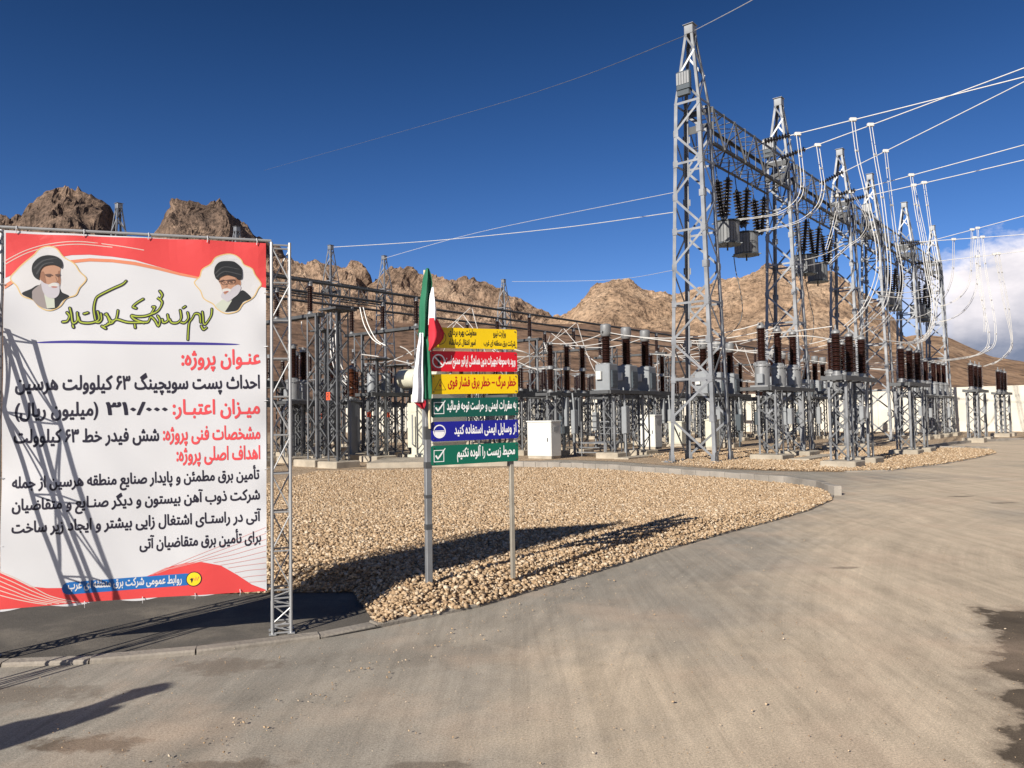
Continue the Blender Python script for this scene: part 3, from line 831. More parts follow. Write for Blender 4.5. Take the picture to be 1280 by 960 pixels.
65167:(397,[[183,-94,205,-94,216,-87,225,-75,224,-55,217,-43,205,-35,183,-35,171,-44,165,-54,165,-78],[103,-16,237,-18,269,-15,315,-6,339,2,357,12,372,26,379,37,388,64,388,96,379,133,369,162,360,171,349,171,325,163,317,154,316,144,329,106,335,80,334,69,325,57,312,50,280,41,229,36,128,36,96,41,75,48,61,61,55,82,63,117,62,133,56,139,37,144,18,144,10,133,1,90,1,56,5,42,13,26,34,5,55,-6,88,-15]]),
65169:(108,[[30,-86,55,-86,65,-79,71,-70,71,-43,60,-31,52,-27,33,-27,25,-31,14,-43,14,-70,19,-78],[-5,-11,28,-12,52,-6,71,4,85,18,93,32,99,56,99,88,82,154,79,163,71,171,57,171,33,162,25,154,25,141,39,101,45,77,45,58,41,50,33,44,1,41,-7,35,-11,0,-10,-6]]),
65170:(137,[[56,-86,79,-86,89,-79,98,-67,97,-45,88,-32,79,-27,56,-27,44,-36,38,-46,38,-67,44,-76],[-5,-11,25,-12,41,-10,68,4,87,-6,108,-12,148,-12,153,-10,167,5,168,24,163,34,153,40,113,44,100,50,96,61,104,98,103,112,97,117,89,120,60,123,52,117,39,61,33,50,25,44,-1,40,-7,34,-11,-3]]),
65173:(397,[[116,-18,216,-19,227,-17,256,-16,320,-5,343,4,356,12,377,33,385,49,388,62,388,97,382,124,368,164,360,170,347,170,325,163,317,156,316,142,326,116,335,81,334,70,329,60,309,48,248,37,149,34,101,40,79,46,64,56,57,70,56,84,63,116,62,132,53,140,29,146,18,145,13,140,7,124,1,92,1,57,10,30,24,13,53,-5,83,-14],[159,150,176,150,195,161,213,150,235,151,251,166,252,188,250,196,243,205,232,210,211,209,195,199,179,209,155,209,143,198,138,190,137,172,145,158]]),
65174:(437,[[116,-18,195,-19,243,-14,283,-5,315,6,347,21,363,5,379,-5,403,-11,443,-14,454,-10,465,1,468,9,468,22,463,33,451,41,421,42,402,49,398,57,401,73,400,84,389,95,371,103,360,103,331,78,301,62,267,48,243,42,211,37,152,34,141,37,117,37,88,43,66,54,58,68,56,84,63,116,61,132,53,140,21,146,13,140,1,92,1,57,10,30,24,13,53,-5,83,-14],[159,150,176,150,197,161,213,150,232,150,240,154,251,166,255,177,254,188,245,202,232,210,211,209,197,198,192,200,181,209,157,209,141,196,137,188,137,174,143,161]]),
65175:(120,[[-5,-11,28,-13,65,-4,84,9,101,31,107,55,107,87,90,154,87,163,79,170,68,171,57,168,39,160,33,154,33,141,47,101,53,77,53,58,49,49,41,44,1,41,-5,37,-8,31,-11,-1,-10,-6],[19,194,44,193,60,204,76,193,100,194,116,210,117,234,105,249,92,254,79,253,60,241,39,254,28,254,17,250,4,237,3,215,7,204]]),
65176:(149,[[-5,-11,28,-13,47,-10,73,2,103,-10,121,-13,159,-13,168,-9,178,2,179,26,167,40,121,43,108,49,104,55,104,63,112,98,111,111,105,117,97,120,68,123,60,117,50,71,43,53,36,47,28,44,-1,40,-7,34,-11,-3],[38,146,63,145,79,156,95,145,119,145,127,150,135,159,135,189,119,203,92,202,79,192,63,203,39,203,29,197,22,186,21,181,22,162]]),
65177:(397,[[116,-18,216,-19,227,-17,256,-16,320,-5,343,4,356,12,377,33,385,49,388,62,388,97,382,124,368,164,360,170,347,170,325,163,317,156,316,142,326,116,335,81,334,70,329,60,309,48,248,37,149,34,101,40,79,46,64,56,57,70,56,84,63,116,62,132,53,140,29,146,18,145,13,140,7,124,1,92,1,57,10,30,24,13,53,-5,83,-14],[159,150,176,150,197,161,213,150,229,149,240,154,251,166,251,194,241,206,227,212,225,236,220,244,211,252,200,255,189,255,179,250,165,233,165,212,151,206,139,193,137,185,138,169,147,157]]),
65183:(236,[[99,-84,124,-84,140,-68,141,-44,133,-33,121,-25,105,-24,92,-30,81,-46,80,-60,84,-70],[-5,-12,28,-13,87,-2,113,9,172,39,201,50,223,54,229,63,229,90,220,101,196,105,183,110,132,138,111,146,81,152,57,152,23,146,14,138,13,130,20,100,25,94,84,96,116,87,130,79,124,73,81,54,33,43,9,43,-2,39,-7,34,-11,10,-10,-6]]),
65184:(255,[[91,-84,116,-84,127,-77,133,-68,132,-41,121,-29,113,-25,95,-25,87,-29,76,-41,76,-68],[-5,-12,28,-13,87,-2,108,6,159,31,164,29,173,15,185,3,204,-7,233,-13,263,-13,273,-8,284,4,285,23,281,32,273,39,236,43,220,50,219,52,228,60,229,66,229,90,220,101,196,105,183,110,132,138,111,146,81,152,55,152,23,146,14,138,13,127,21,98,31,94,52,96,84,96,116,87,128,82,130,79,130,76,103,62,63,49,33,43,9,43,-2,39,-7,34,-11,10,-10,-6]]),
65187:(236,[[-5,-11,33,-13,79,-4,121,12,185,45,207,51,223,52,229,61,229,90,220,101,188,108,137,136,111,147,71,153,25,147,16,141,13,133,20,101,25,95,41,94,52,97,81,97,121,85,129,79,125,74,99,61,73,52,36,43,-2,39,-7,34,-11,10,-10,-6]]),
65188:(255,[[-5,-11,33,-13,79,-4,121,12,159,32,164,29,171,18,184,5,196,-4,228,-13,265,-13,271,-10,284,5,285,23,281,32,273,40,252,41,225,47,223,50,229,61,229,87,226,95,220,101,188,108,137,136,111,147,97,150,60,153,25,147,15,139,13,127,21,98,31,94,81,97,121,85,127,82,129,77,97,60,73,52,36,43,-2,39,-7,34,-11,10,-10,-6]]),
65191:(236,[[-5,-11,33,-13,79,-4,121,12,185,45,207,51,223,52,229,61,229,90,220,101,188,108,137,136,111,147,71,153,25,147,16,141,13,133,20,101,25,95,41,94,52,97,81,97,121,85,129,79,125,74,99,61,73,52,36,43,-2,39,-7,34,-11,10,-10,-6],[54,173,79,172,89,179,95,189,95,215,84,227,76,232,57,232,49,227,38,215,38,189,43,181]]),
65192:(255,[[-5,-11,33,-13,79,-4,121,12,159,32,164,29,171,18,184,5,196,-4,228,-13,265,-13,271,-10,284,5,285,23,281,32,273,40,252,41,225,47,223,50,229,61,229,87,226,95,220,101,188,108,137,136,111,147,97,150,60,153,25,147,15,139,13,127,21,98,31,94,81,97,121,85,127,82,129,77,97,60,73,52,36,43,-2,39,-7,34,-11,10,-10,-6],[51,173,73,172,84,179,93,191,92,214,83,226,73,232,51,231,39,222,33,213,33,191,39,182]]),
65193:(191,[[59,-12,109,-13,135,-7,152,2,171,20,181,42,185,68,173,114,155,151,122,197,109,197,87,184,79,175,78,167,79,162,101,130,123,90,129,71,127,57,119,49,101,43,69,43,37,55,29,56,19,50,4,26,4,12,10,6,29,-4]]),
65194:(213,[[59,-12,106,-13,125,-10,141,-4,159,6,186,-10,199,-13,221,-13,231,-8,242,4,243,23,237,35,231,39,207,44,196,52,164,130,133,183,122,197,109,197,87,184,79,175,78,167,79,162,109,114,123,87,129,68,127,57,119,49,101,43,69,43,37,55,29,56,19,50,4,26,4,12,10,6,29,-4]]),
65195:(191,[[59,-12,109,-13,135,-7,152,2,171,20,181,42,185,68,173,114,155,151,122,197,109,197,87,184,79,175,78,167,79,162,101,130,123,90,129,71,127,57,119,49,101,43,69,43,37,55,29,56,19,50,4,26,4,12,10,6,29,-4],[73,215,98,214,107,220,115,231,114,258,103,270,95,274,77,274,69,270,58,258,57,231,63,222]]),
65197:(147,[[-4,-101,7,-103,26,-97,70,-72,94,-51,120,-13,131,27,131,61,120,107,104,139,98,144,85,145,58,131,52,125,52,115,69,84,77,61,80,45,77,27,64,-3,45,-23,9,-43,-14,-50,-20,-56,-21,-67,-17,-77,-9,-96]]),
65198:(158,[[-4,-102,7,-103,26,-97,62,-78,94,-51,107,-35,122,-9,143,-13,170,-12,182,-3,189,7,189,23,178,38,151,44,140,53,117,111,104,138,98,144,82,144,61,133,55,127,55,111,72,77,78,58,80,42,77,26,67,2,50,-18,23,-36,-14,-51,-20,-57,-21,-67,-17,-78,-9,-97]]),
65199:(147,[[-4,-101,7,-103,26,-97,70,-72,94,-51,120,-13,131,27,131,61,120,107,104,139,98,144,85,145,58,131,52,125,52,115,69,84,77,61,80,45,77,27,64,-3,45,-23,9,-43,-14,-50,-20,-56,-21,-67,-17,-77,-9,-96],[57,173,85,173,100,189,102,205,98,216,85,230,58,230,50,225,43,216,41,208,41,189,47,180]]),
65200:(158,[[-4,-102,7,-103,26,-97,62,-78,94,-51,107,-35,122,-9,143,-13,170,-12,182,-3,189,7,189,23,178,38,151,44,140,53,117,111,104,138,98,144,82,144,61,133,55,127,55,111,72,77,78,58,80,42,77,26,67,2,50,-18,23,-36,-14,-51,-20,-57,-21,-67,-17,-78,-9,-97],[52,173,71,171,79,173,89,181,96,194,97,205,93,215,82,227,74,232,55,232,47,227,36,215,36,189,41,181]]),
65203:(314,[[-5,-11,20,-13,36,-10,52,-4,63,4,84,-9,100,-13,137,-13,159,-6,172,1,191,-9,204,-13,241,-13,268,-4,281,6,295,23,304,50,304,93,284,165,279,170,265,171,239,161,230,154,230,143,242,111,253,66,247,49,225,41,207,44,201,50,200,63,205,90,205,109,201,115,193,120,167,123,157,119,140,53,132,44,116,41,99,45,92,53,101,98,99,109,79,117,65,121,55,120,49,114,39,74,31,52,23,44,-1,40,-7,34,-11,-3]]),
65204:(340,[[-5,-11,20,-13,36,-10,52,-4,63,4,79,-7,97,-13,137,-13,159,-6,172,1,183,-6,204,-13,239,-13,255,-9,284,8,311,-9,324,-13,348,-13,359,-7,370,5,371,23,367,31,361,37,329,44,321,47,315,53,304,85,301,119,296,143,289,147,257,147,251,143,248,138,253,63,245,47,225,41,207,44,201,50,200,63,205,90,205,109,201,115,193,120,167,123,157,119,140,53,132,44,116,41,99,45,92,53,101,98,99,109,79,117,65,121,55,120,49,114,39,74,31,52,23,44,-1,40,-7,34,-11,-3]]),
65206:(508,[[100,-102,149,-103,171,-101,197,-92,213,-84,229,-71,246,-51,264,-12,304,-13,325,-7,339,1,357,-9,371,-13,405,-13,427,-7,451,9,467,-4,488,-12,517,-13,528,-7,537,5,536,29,525,40,496,44,485,50,480,57,471,90,468,130,464,143,459,149,424,147,416,141,415,130,420,93,420,61,412,47,392,41,375,45,367,53,375,103,374,111,368,117,344,123,331,123,325,120,321,114,319,87,312,62,304,47,288,41,275,45,266,53,258,71,245,117,237,123,224,123,203,117,193,106,193,95,209,34,209,2,201,-19,188,-33,165,-44,123,-50,88,-41,76,-35,64,-23,58,-11,56,5,68,53,67,63,59,72,45,77,35,80,24,80,18,74,10,55,1,18,1,-17,7,-38,20,-59,40,-79,69,-95],[289,165,312,164,331,175,347,164,365,163,374,167,384,178,388,189,387,202,376,219,360,226,358,253,344,266,320,267,309,262,301,250,299,226,290,223,277,213,271,199,271,186,279,173]]),
65207:(314,[[-5,-11,20,-13,36,-10,52,-4,63,4,84,-9,100,-13,137,-13,159,-6,172,1,191,-9,204,-13,241,-13,268,-4,281,6,295,23,304,50,304,93,284,165,279,170,265,171,239,161,230,154,230,143,242,111,253,66,247,49,225,41,207,44,201,50,200,63,205,90,205,109,201,115,193,120,167,123,157,119,140,53,132,44,116,41,99,45,92,53,101,98,99,109,79,117,65,121,55,120,49,114,39,74,31,52,23,44,-1,40,-7,34,-11,-3],[133,165,156,164,172,175,188,164,209,163,215,166,228,181,229,199,227,207,217,219,204,226,202,250,185,266,161,267,156,265,142,247,141,226,128,221,117,207,115,199,115,183,121,174]]),
65208:(340,[[-5,-11,20,-13,36,-10,52,-4,63,4,79,-7,97,-13,137,-13,159,-6,172,1,183,-6,204,-13,239,-13,255,-9,284,8,311,-9,324,-13,348,-13,359,-7,370,5,371,23,367,31,361,37,329,44,321,47,315,53,304,85,301,119,296,143,289,147,257,147,251,143,248,138,253,63,245,47,225,41,207,44,201,50,200,63,205,90,205,109,201,115,193,120,167,123,157,119,140,53,132,44,116,41,99,45,92,53,101,98,99,109,79,117,65,121,55,120,49,114,39,74,31,52,23,44,-1,40,-7,34,-11,-3],[133,165,156,164,172,175,188,164,209,163,215,166,228,181,229,199,227,207,217,219,204,226,202,250,185,266,161,267,156,265,142,247,141,226,128,221,117,207,115,199,115,183,121,174]]),
65211:(361,[[144,-17,225,-18,252,-15,295,-4,320,10,341,31,349,47,355,69,355,90,351,106,340,128,316,149,289,158,255,158,231,152,204,139,175,118,136,79,108,45,97,50,93,58,101,95,99,109,92,115,68,121,55,118,49,106,37,63,31,52,25,47,-1,40,-7,34,-11,10,-9,-7,-1,-12,23,-12,39,-9,65,7,81,-4,95,-9,121,-15],[175,36,174,39,179,47,201,70,231,91,247,99,271,105,284,101,295,94,301,82,301,71,292,58,273,47,239,38,209,35]]),
65212:(380,[[144,-17,228,-18,265,-12,305,1,340,-10,359,-12,388,-12,397,-9,407,2,411,10,411,23,396,40,356,44,351,47,355,71,355,90,351,106,341,127,327,142,311,152,289,158,255,158,225,149,204,139,176,119,136,79,108,45,97,50,93,58,101,95,100,107,92,115,68,121,57,120,52,114,37,63,31,52,25,47,-1,40,-7,34,-11,-3,-4,-12,23,-12,39,-9,65,7,81,-4,95,-9,121,-15],[175,36,174,39,179,47,201,70,231,91,247,99,271,105,284,101,295,94,301,82,301,71,292,58,273,47,239,38,209,35]]),
65215:(361,[[144,-17,225,-18,252,-15,295,-4,320,10,341,31,349,47,355,69,355,90,351,106,340,128,316,149,289,158,255,158,231,152,204,139,175,118,136,79,108,45,97,50,93,58,101,95,99,109,92,115,68,121,55,118,49,106,37,63,31,52,25,47,-1,40,-7,34,-11,10,-9,-7,-1,-12,23,-12,39,-9,65,7,81,-4,95,-9,121,-15],[175,36,174,39,179,47,201,70,231,91,247,99,271,105,284,101,295,94,301,82,301,71,292,58,273,47,239,38,209,35],[246,181,273,180,287,191,291,199,291,218,287,227,279,235,271,238,249,238,233,223,229,215,230,199,235,191]]),
65218:(332,[[83,-15,183,-16,220,-10,257,1,297,-10,340,-13,351,-8,363,7,362,28,351,39,337,43,313,43,304,47,307,63,307,100,303,113,288,137,263,154,244,160,204,159,169,147,127,121,120,287,116,293,111,296,76,296,71,293,67,287,74,63,64,47,55,40,7,45,1,39,-3,15,-2,-1,4,-7,12,-10],[129,38,127,41,128,44,159,75,180,90,201,101,225,107,244,99,252,89,256,79,253,71,245,60,233,52,193,40,164,37]]),
65219:(271,[[-5,-11,105,-13,116,-10,143,-10,188,-1,212,7,233,19,255,45,264,69,264,93,258,114,250,127,236,142,225,149,204,157,164,158,148,155,113,139,89,121,81,119,77,143,75,279,71,291,63,297,28,297,23,294,19,287,27,58,23,50,15,42,-1,40,-7,34,-11,-3],[89,41,87,45,88,47,111,70,140,91,156,99,177,105,193,101,204,94,210,85,211,77,207,68,199,60,188,55,140,43]]),
65220:(284,[[-5,-11,108,-13,161,-7,204,3,247,-10,263,-13,292,-13,303,-7,314,5,315,23,309,34,300,40,258,45,264,69,264,90,258,114,241,137,220,152,201,158,159,157,135,149,113,139,89,121,81,119,77,143,74,282,71,290,65,296,28,297,21,293,19,285,27,58,23,50,15,42,-1,40,-7,34,-11,-3],[89,41,87,45,88,47,111,70,140,91,156,99,177,105,193,101,204,94,210,85,211,77,207,68,199,60,188,55,140,43]]),
65225:(203,[[108,-167,160,-168,205,-159,236,-148,240,-143,241,-132,232,-108,224,-100,216,-99,168,-112,141,-115,115,-112,93,-106,72,-96,60,-84,53,-72,47,-47,49,-31,57,-10,71,12,99,34,125,47,176,62,183,70,177,100,174,108,168,114,157,114,141,111,93,95,80,99,64,112,58,126,61,137,67,145,83,154,96,156,123,152,133,153,142,164,145,180,145,196,139,204,115,210,80,210,51,202,35,192,19,175,7,153,4,137,4,110,7,97,16,80,36,60,38,54,15,28,-1,-4,-7,-31,-7,-71,-1,-95,7,-111,27,-134,59,-154,72,-159]]),
65226:(212,[[89,-167,141,-168,163,-165,205,-152,222,-143,231,-132,225,-111,213,-97,203,-96,147,-112,117,-115,96,-111,64,-98,56,-90,50,-79,47,-66,50,-50,58,-34,80,-8,104,10,109,10,133,-2,152,-7,197,-14,219,-13,227,-10,239,-2,243,9,244,20,240,30,232,39,221,42,189,43,162,49,162,54,185,89,188,102,187,132,181,146,164,164,147,172,131,176,104,176,69,167,39,150,18,129,15,110,23,86,48,66,64,49,15,1,-1,-28,-7,-52,-7,-90,-1,-111,7,-124,29,-147,37,-152,61,-162],[109,81,79,108,80,113,99,120,112,121,123,119,132,113,134,108,129,94,118,84]]),
65227:(201,[[-5,-11,41,-13,89,-7,129,1,185,20,197,29,200,34,199,42,190,66,183,74,172,75,145,63,121,57,92,70,81,82,75,95,75,103,81,117,95,128,108,131,148,129,155,133,159,141,163,157,163,173,159,179,143,185,121,187,87,185,60,173,37,154,27,138,21,119,21,82,25,69,39,42,1,41,-5,37,-8,31,-11,-1,-10,-6]]),
65228:(208,[[-5,-11,25,-13,47,-10,105,8,137,-4,164,-10,185,-13,217,-13,226,-9,237,2,240,10,240,21,236,30,225,40,180,43,164,47,162,50,180,79,187,98,187,133,177,150,162,165,151,171,137,174,89,174,60,165,44,157,32,149,13,127,11,109,17,90,53,55,55,50,33,43,1,41,-5,37,-8,31,-11,-1,-10,-6],[108,76,77,106,75,109,76,113,84,117,100,121,116,121,131,114,133,106,130,95,116,78]]),
65231:(201,[[-5,-11,41,-13,89,-7,129,1,185,20,197,29,200,34,199,42,190,66,183,74,172,75,145,63,121,57,92,70,81,82,75,95,75,103,81,117,95,128,108,131,148,129,155,133,159,141,163,157,163,173,159,179,143,185,121,187,87,185,60,173,37,154,27,138,21,119,21,82,25,69,39,42,1,41,-5,37,-8,31,-11,-1,-10,-6],[93,207,116,207,124,211,135,223,135,247,128,258,116,267,95,267,87,262,78,253,75,242,75,226,81,217]]),
65232:(208,[[-5,-11,25,-13,47,-10,105,8,137,-4,164,-10,185,-13,217,-13,226,-9,237,2,240,10,240,21,236,30,225,40,180,43,164,47,162,50,180,79,187,98,187,133,177,150,162,165,151,171,137,174,89,174,60,165,44,157,32,149,13,127,11,109,17,90,53,55,55,50,33,43,1,41,-5,37,-8,31,-11,-1,-10,-6],[108,76,77,106,75,109,76,113,84,117,100,121,116,121,131,114,133,106,130,95,116,78],[97,197,121,196,129,201,138,210,141,223,138,239,127,251,119,256,97,255,85,245,81,237,81,213,85,205]]),
65233:(393,[[116,-18,253,-19,264,-17,296,-16,331,-10,352,0,374,25,379,38,385,68,385,129,379,156,364,185,347,202,339,207,328,210,296,210,283,206,269,197,257,185,243,164,233,129,233,100,240,80,256,64,269,56,283,53,323,52,323,49,317,43,291,37,253,37,243,34,152,34,141,37,117,37,80,46,64,56,57,70,56,84,63,116,61,132,53,140,32,145,21,146,16,143,7,124,1,89,1,57,10,30,24,13,53,-5,83,-14],[299,107,290,113,287,126,296,148,301,154,309,156,317,151,326,140,332,121,332,110,328,107],[289,233,317,232,329,244,334,252,335,268,331,276,320,288,312,292,299,293,288,289,279,281,274,273,274,249,281,238]]),
65235:(179,[[-5,-11,49,-13,73,-10,111,-1,140,17,157,37,165,53,171,74,171,130,162,162,154,178,144,191,127,205,105,211,84,211,73,208,60,201,40,181,33,170,19,130,19,101,22,90,29,77,49,60,85,50,84,47,68,43,-2,39,-8,31,-11,7,-10,-6],[89,105,76,111,72,125,83,149,89,154,97,155,105,150,114,133,117,122,117,111,116,109,105,105],[80,231,95,230,108,236,119,253,119,271,115,279,103,290,76,290,60,274,59,255,61,247,71,235]]),
65236:(198,[[-5,-11,41,-13,105,-2,167,-13,207,-13,216,-9,226,2,229,10,229,21,225,30,215,40,188,41,168,45,179,77,179,109,175,122,163,146,145,163,129,173,116,177,89,177,76,173,55,161,40,146,30,130,21,103,21,79,32,45,25,41,1,41,-7,35,-11,-1,-10,-6],[97,58,89,62,81,74,77,82,77,95,87,114,95,120,105,121,117,111,122,101,124,90,115,69],[91,197,103,195,113,199,127,213,127,239,121,249,111,256,87,256,77,250,70,239,70,213,81,201]]),
65237:(310,[[103,-85,160,-86,195,-80,221,-72,256,-51,273,-34,286,-15,297,11,300,27,303,49,303,86,299,107,291,131,281,150,261,169,251,175,235,178,205,175,180,158,159,129,151,99,151,59,157,46,173,29,181,24,203,18,235,18,238,14,232,3,224,-5,196,-21,179,-26,163,-30,120,-30,88,-21,72,-11,61,6,57,30,63,54,73,75,72,89,64,97,40,108,29,108,23,102,10,73,1,38,1,1,10,-29,25,-50,51,-69,77,-80],[216,72,205,81,204,94,209,107,216,118,227,121,235,117,241,107,249,78,240,72],[180,198,203,198,221,209,237,198,259,198,268,203,277,216,278,238,267,253,256,258,237,257,221,246,203,257,181,257,167,246,161,227,167,209]]),
65239:(179,[[-5,-11,49,-13,73,-10,111,-1,140,17,157,37,165,53,171,74,171,130,162,162,154,178,144,191,127,205,105,211,84,211,73,208,60,201,40,181,33,170,19,130,19,101,22,90,29,77,49,60,85,50,84,47,68,43,-2,39,-8,31,-11,7,-10,-6],[89,105,76,111,72,125,83,149,89,154,97,155,105,150,114,133,117,122,117,111,116,109,105,105],[53,231,71,231,89,243,111,230,121,230,132,234,146,247,147,269,145,277,137,286,127,291,105,291,89,280,73,291,49,290,33,274,32,253,40,239]]),
65240:(198,[[-5,-11,41,-13,105,-2,167,-13,207,-13,216,-9,226,2,229,10,229,21,225,30,215,40,188,41,168,45,179,77,179,109,175,122,163,146,145,163,129,173,116,177,89,177,76,173,55,161,40,146,30,130,21,103,21,79,32,45,25,41,1,41,-7,35,-11,-1,-10,-6],[97,58,89,62,81,74,77,82,77,95,87,114,95,120,105,121,117,111,122,101,124,90,115,69],[64,197,79,196,87,199,97,208,124,195,140,199,149,205,156,215,157,237,151,246,137,257,113,256,100,245,84,256,60,256,51,250,43,239,43,215,55,201]]),
65245:(278,[[97,-102,149,-103,168,-100,200,-87,228,-65,238,-51,251,-25,260,7,263,29,263,114,260,127,257,282,254,290,248,296,211,296,205,294,201,287,204,178,207,165,207,106,209,93,209,42,203,5,187,-29,168,-41,131,-50,92,-43,75,-34,64,-23,58,-11,56,5,68,53,65,66,59,72,45,77,27,80,18,74,10,55,1,18,1,-17,5,-33,13,-51,27,-69,45,-84,67,-95]]),
65246:(292,[[95,-102,144,-103,184,-95,214,-78,239,-54,249,-38,261,-9,277,-13,301,-13,310,-9,320,2,324,18,319,31,309,40,285,44,275,49,266,63,263,74,263,114,260,125,260,197,257,210,257,282,254,290,248,296,211,296,205,294,201,287,204,175,207,162,207,101,209,87,209,21,203,-3,189,-26,171,-39,147,-47,120,-50,93,-44,69,-30,58,-11,56,5,68,53,65,66,59,72,45,77,27,80,18,74,10,55,1,18,1,-14,5,-33,15,-54,45,-84,67,-95]]),
65247:(104,[[-5,-11,25,-13,57,-4,75,10,87,34,91,53,91,109,88,122,85,242,83,253,83,287,79,294,73,297,39,297,33,294,29,287,29,231,32,218,32,159,35,149,35,87,37,66,34,50,31,47,-1,40,-7,34,-11,-3]]),
65248:(120,[[-5,-11,23,-13,39,-10,71,4,81,-4,100,-12,129,-13,140,-7,149,5,149,26,147,31,137,40,124,41,105,47,94,63,91,77,91,114,88,125,85,282,80,293,73,297,39,297,33,294,29,287,32,167,35,154,35,87,37,66,34,50,31,47,-1,40,-7,34,-11,-3]]),
65250:(225,[[26,-167,37,-168,61,-162,69,-157,73,-151,49,-36,47,-9,53,25,59,24,77,6,96,-7,115,-15,131,-18,149,-18,163,-15,184,-3,213,-13,232,-13,243,-8,254,4,253,29,243,39,221,44,209,52,197,76,177,129,163,147,149,154,115,154,93,146,67,130,36,103,13,71,5,55,-7,12,-7,-31,10,-124,18,-156],[136,38,123,44,101,59,92,73,92,79,96,83,120,95,125,96,132,92,142,71,151,44,147,38]]),
65251:(210,[[-5,-11,20,-13,33,-9,44,-4,57,8,84,-4,108,-10,145,-10,168,-1,186,18,194,34,197,50,197,79,189,106,180,120,156,145,140,152,103,153,83,143,64,125,57,114,24,53,15,45,-1,40,-7,34,-11,-3],[121,44,100,49,89,55,88,58,103,88,111,96,119,99,128,95,137,86,146,61,143,53,137,47,129,43]]),
65252:(231,[[120,-17,153,-17,172,-10,183,-1,217,-13,239,-13,249,-8,261,7,261,26,259,31,249,40,225,44,212,54,201,74,183,114,172,131,153,149,137,155,105,154,80,140,51,108,17,47,-1,40,-7,34,-11,10,-11,-4,-7,-10,-1,-13,17,-13,41,-4,60,14,65,15,89,-4,111,-15],[137,36,115,44,103,54,93,68,104,90,119,101,130,95,149,55,148,42]]),
65253:(274,[[100,-101,152,-103,189,-94,205,-86,227,-71,249,-43,257,-27,263,-5,265,11,265,43,254,91,238,128,229,136,216,137,189,123,184,117,183,107,198,75,209,37,209,8,196,-21,184,-33,163,-43,133,-49,107,-47,93,-43,69,-29,61,-19,55,3,68,53,67,64,59,71,32,81,24,80,18,75,7,45,1,19,1,-19,8,-41,20,-61,40,-81,59,-91],[121,149,139,148,147,151,156,157,163,171,164,184,161,192,153,203,144,209,120,208,104,192,104,165]]),
65254:(292,[[97,-102,152,-103,193,-94,222,-78,239,-62,251,-43,264,-12,304,-12,312,-7,320,2,324,18,320,29,312,38,280,44,266,53,258,71,249,111,240,122,224,123,203,117,194,109,193,95,209,34,209,-3,203,-17,190,-33,173,-41,152,-47,131,-50,107,-47,85,-41,69,-31,61,-19,55,2,63,42,68,53,67,63,59,72,35,80,24,80,18,74,10,55,1,18,1,-19,7,-41,20,-62,37,-79,67,-95],[119,151,147,151,162,167,164,183,160,194,147,208,120,208,112,203,105,194,103,186,103,167,109,158]]),
65255:(108,[[-5,-11,25,-13,52,-7,71,3,85,18,93,31,99,55,99,87,82,154,79,163,71,170,60,171,49,168,31,160,25,154,25,141,39,101,45,77,45,58,39,47,1,41,-7,35,-11,-1,-10,-6],[37,194,63,193,71,198,79,207,83,221,79,237,68,249,60,253,47,254,36,250,27,242,22,234,22,210,28,201]]),
65256:(137,[[-5,-11,23,-13,39,-10,68,4,97,-10,111,-13,145,-13,156,-7,167,5,168,23,163,34,153,40,116,43,100,50,96,63,104,98,103,111,97,117,89,120,60,123,52,117,39,61,33,49,25,44,-1,40,-7,34,-11,-3],[48,146,76,146,91,162,93,183,88,191,76,202,49,203,41,198,34,189,32,181,33,162,39,153]]),
65257:(162,[[60,-9,99,-11,112,-7,128,1,147,20,155,36,161,57,161,81,159,95,147,124,125,155,93,187,77,197,64,195,42,169,44,151,18,119,5,89,1,76,1,47,10,23,32,1,48,-7],[80,44,69,46,60,52,55,60,55,71,69,103,79,116,85,119,99,104,105,92,110,79,111,68,107,57,101,51,93,46]]),
65258:(194,[[169,-11,200,-13,211,-9,224,5,225,26,219,35,211,40,179,44,170,50,165,61,161,77,155,210,147,217,112,217,104,210,101,186,69,176,53,168,32,153,19,139,8,122,2,106,2,74,9,58,27,41,37,34,67,25,115,24,132,5,143,-3],[85,79,72,81,61,87,56,93,55,98,63,109,77,120,101,128,105,125,108,82,104,78]]),
65259:(230,[[-5,-13,7,-14,36,-11,84,1,135,-14,172,-14,185,-10,199,-3,218,19,221,33,221,67,218,78,200,107,153,154,87,207,79,210,71,209,49,182,50,161,33,142,25,126,21,113,21,78,33,46,28,42,1,42,-7,35,-11,-2,-10,-7],[145,40,146,46,159,65,167,51,167,46,159,40],[87,67,75,86,72,99,81,117,87,121,95,122,106,113,109,97,105,83,97,72,92,66]]),
65260:(203,[[101,-96,140,-97,159,-91,169,-84,183,-70,191,-53,193,-14,212,-12,220,-9,231,2,235,13,231,29,220,40,172,44,163,48,173,75,176,96,176,117,173,133,161,156,145,171,129,177,108,177,97,174,78,163,61,147,43,120,35,101,27,72,23,43,1,41,-4,38,-8,32,-11,11,-11,-3,-5,-11,23,-14,35,-48,53,-72,73,-86],[121,-43,111,-41,92,-30,83,-16,80,-5,82,-3,97,0,116,-2,136,-11,142,-24,140,-35,132,-41],[81,50,81,64,94,96,105,113,113,120,116,119,120,109,120,93,114,72,105,61]]),
65261:(179,[[19,-101,33,-103,73,-94,113,-75,139,-53,149,-40,159,-19,168,21,168,53,162,85,148,116,129,135,119,142,108,145,81,145,63,139,37,117,22,91,16,69,16,32,20,19,25,11,33,1,49,-9,76,-15,92,-15,94,-19,84,-27,68,-35,39,-44,15,-48,8,-53,5,-64,8,-80,12,-93],[87,39,71,47,69,64,73,75,80,85,84,88,92,89,100,85,106,77,111,64,114,45,111,42]]),
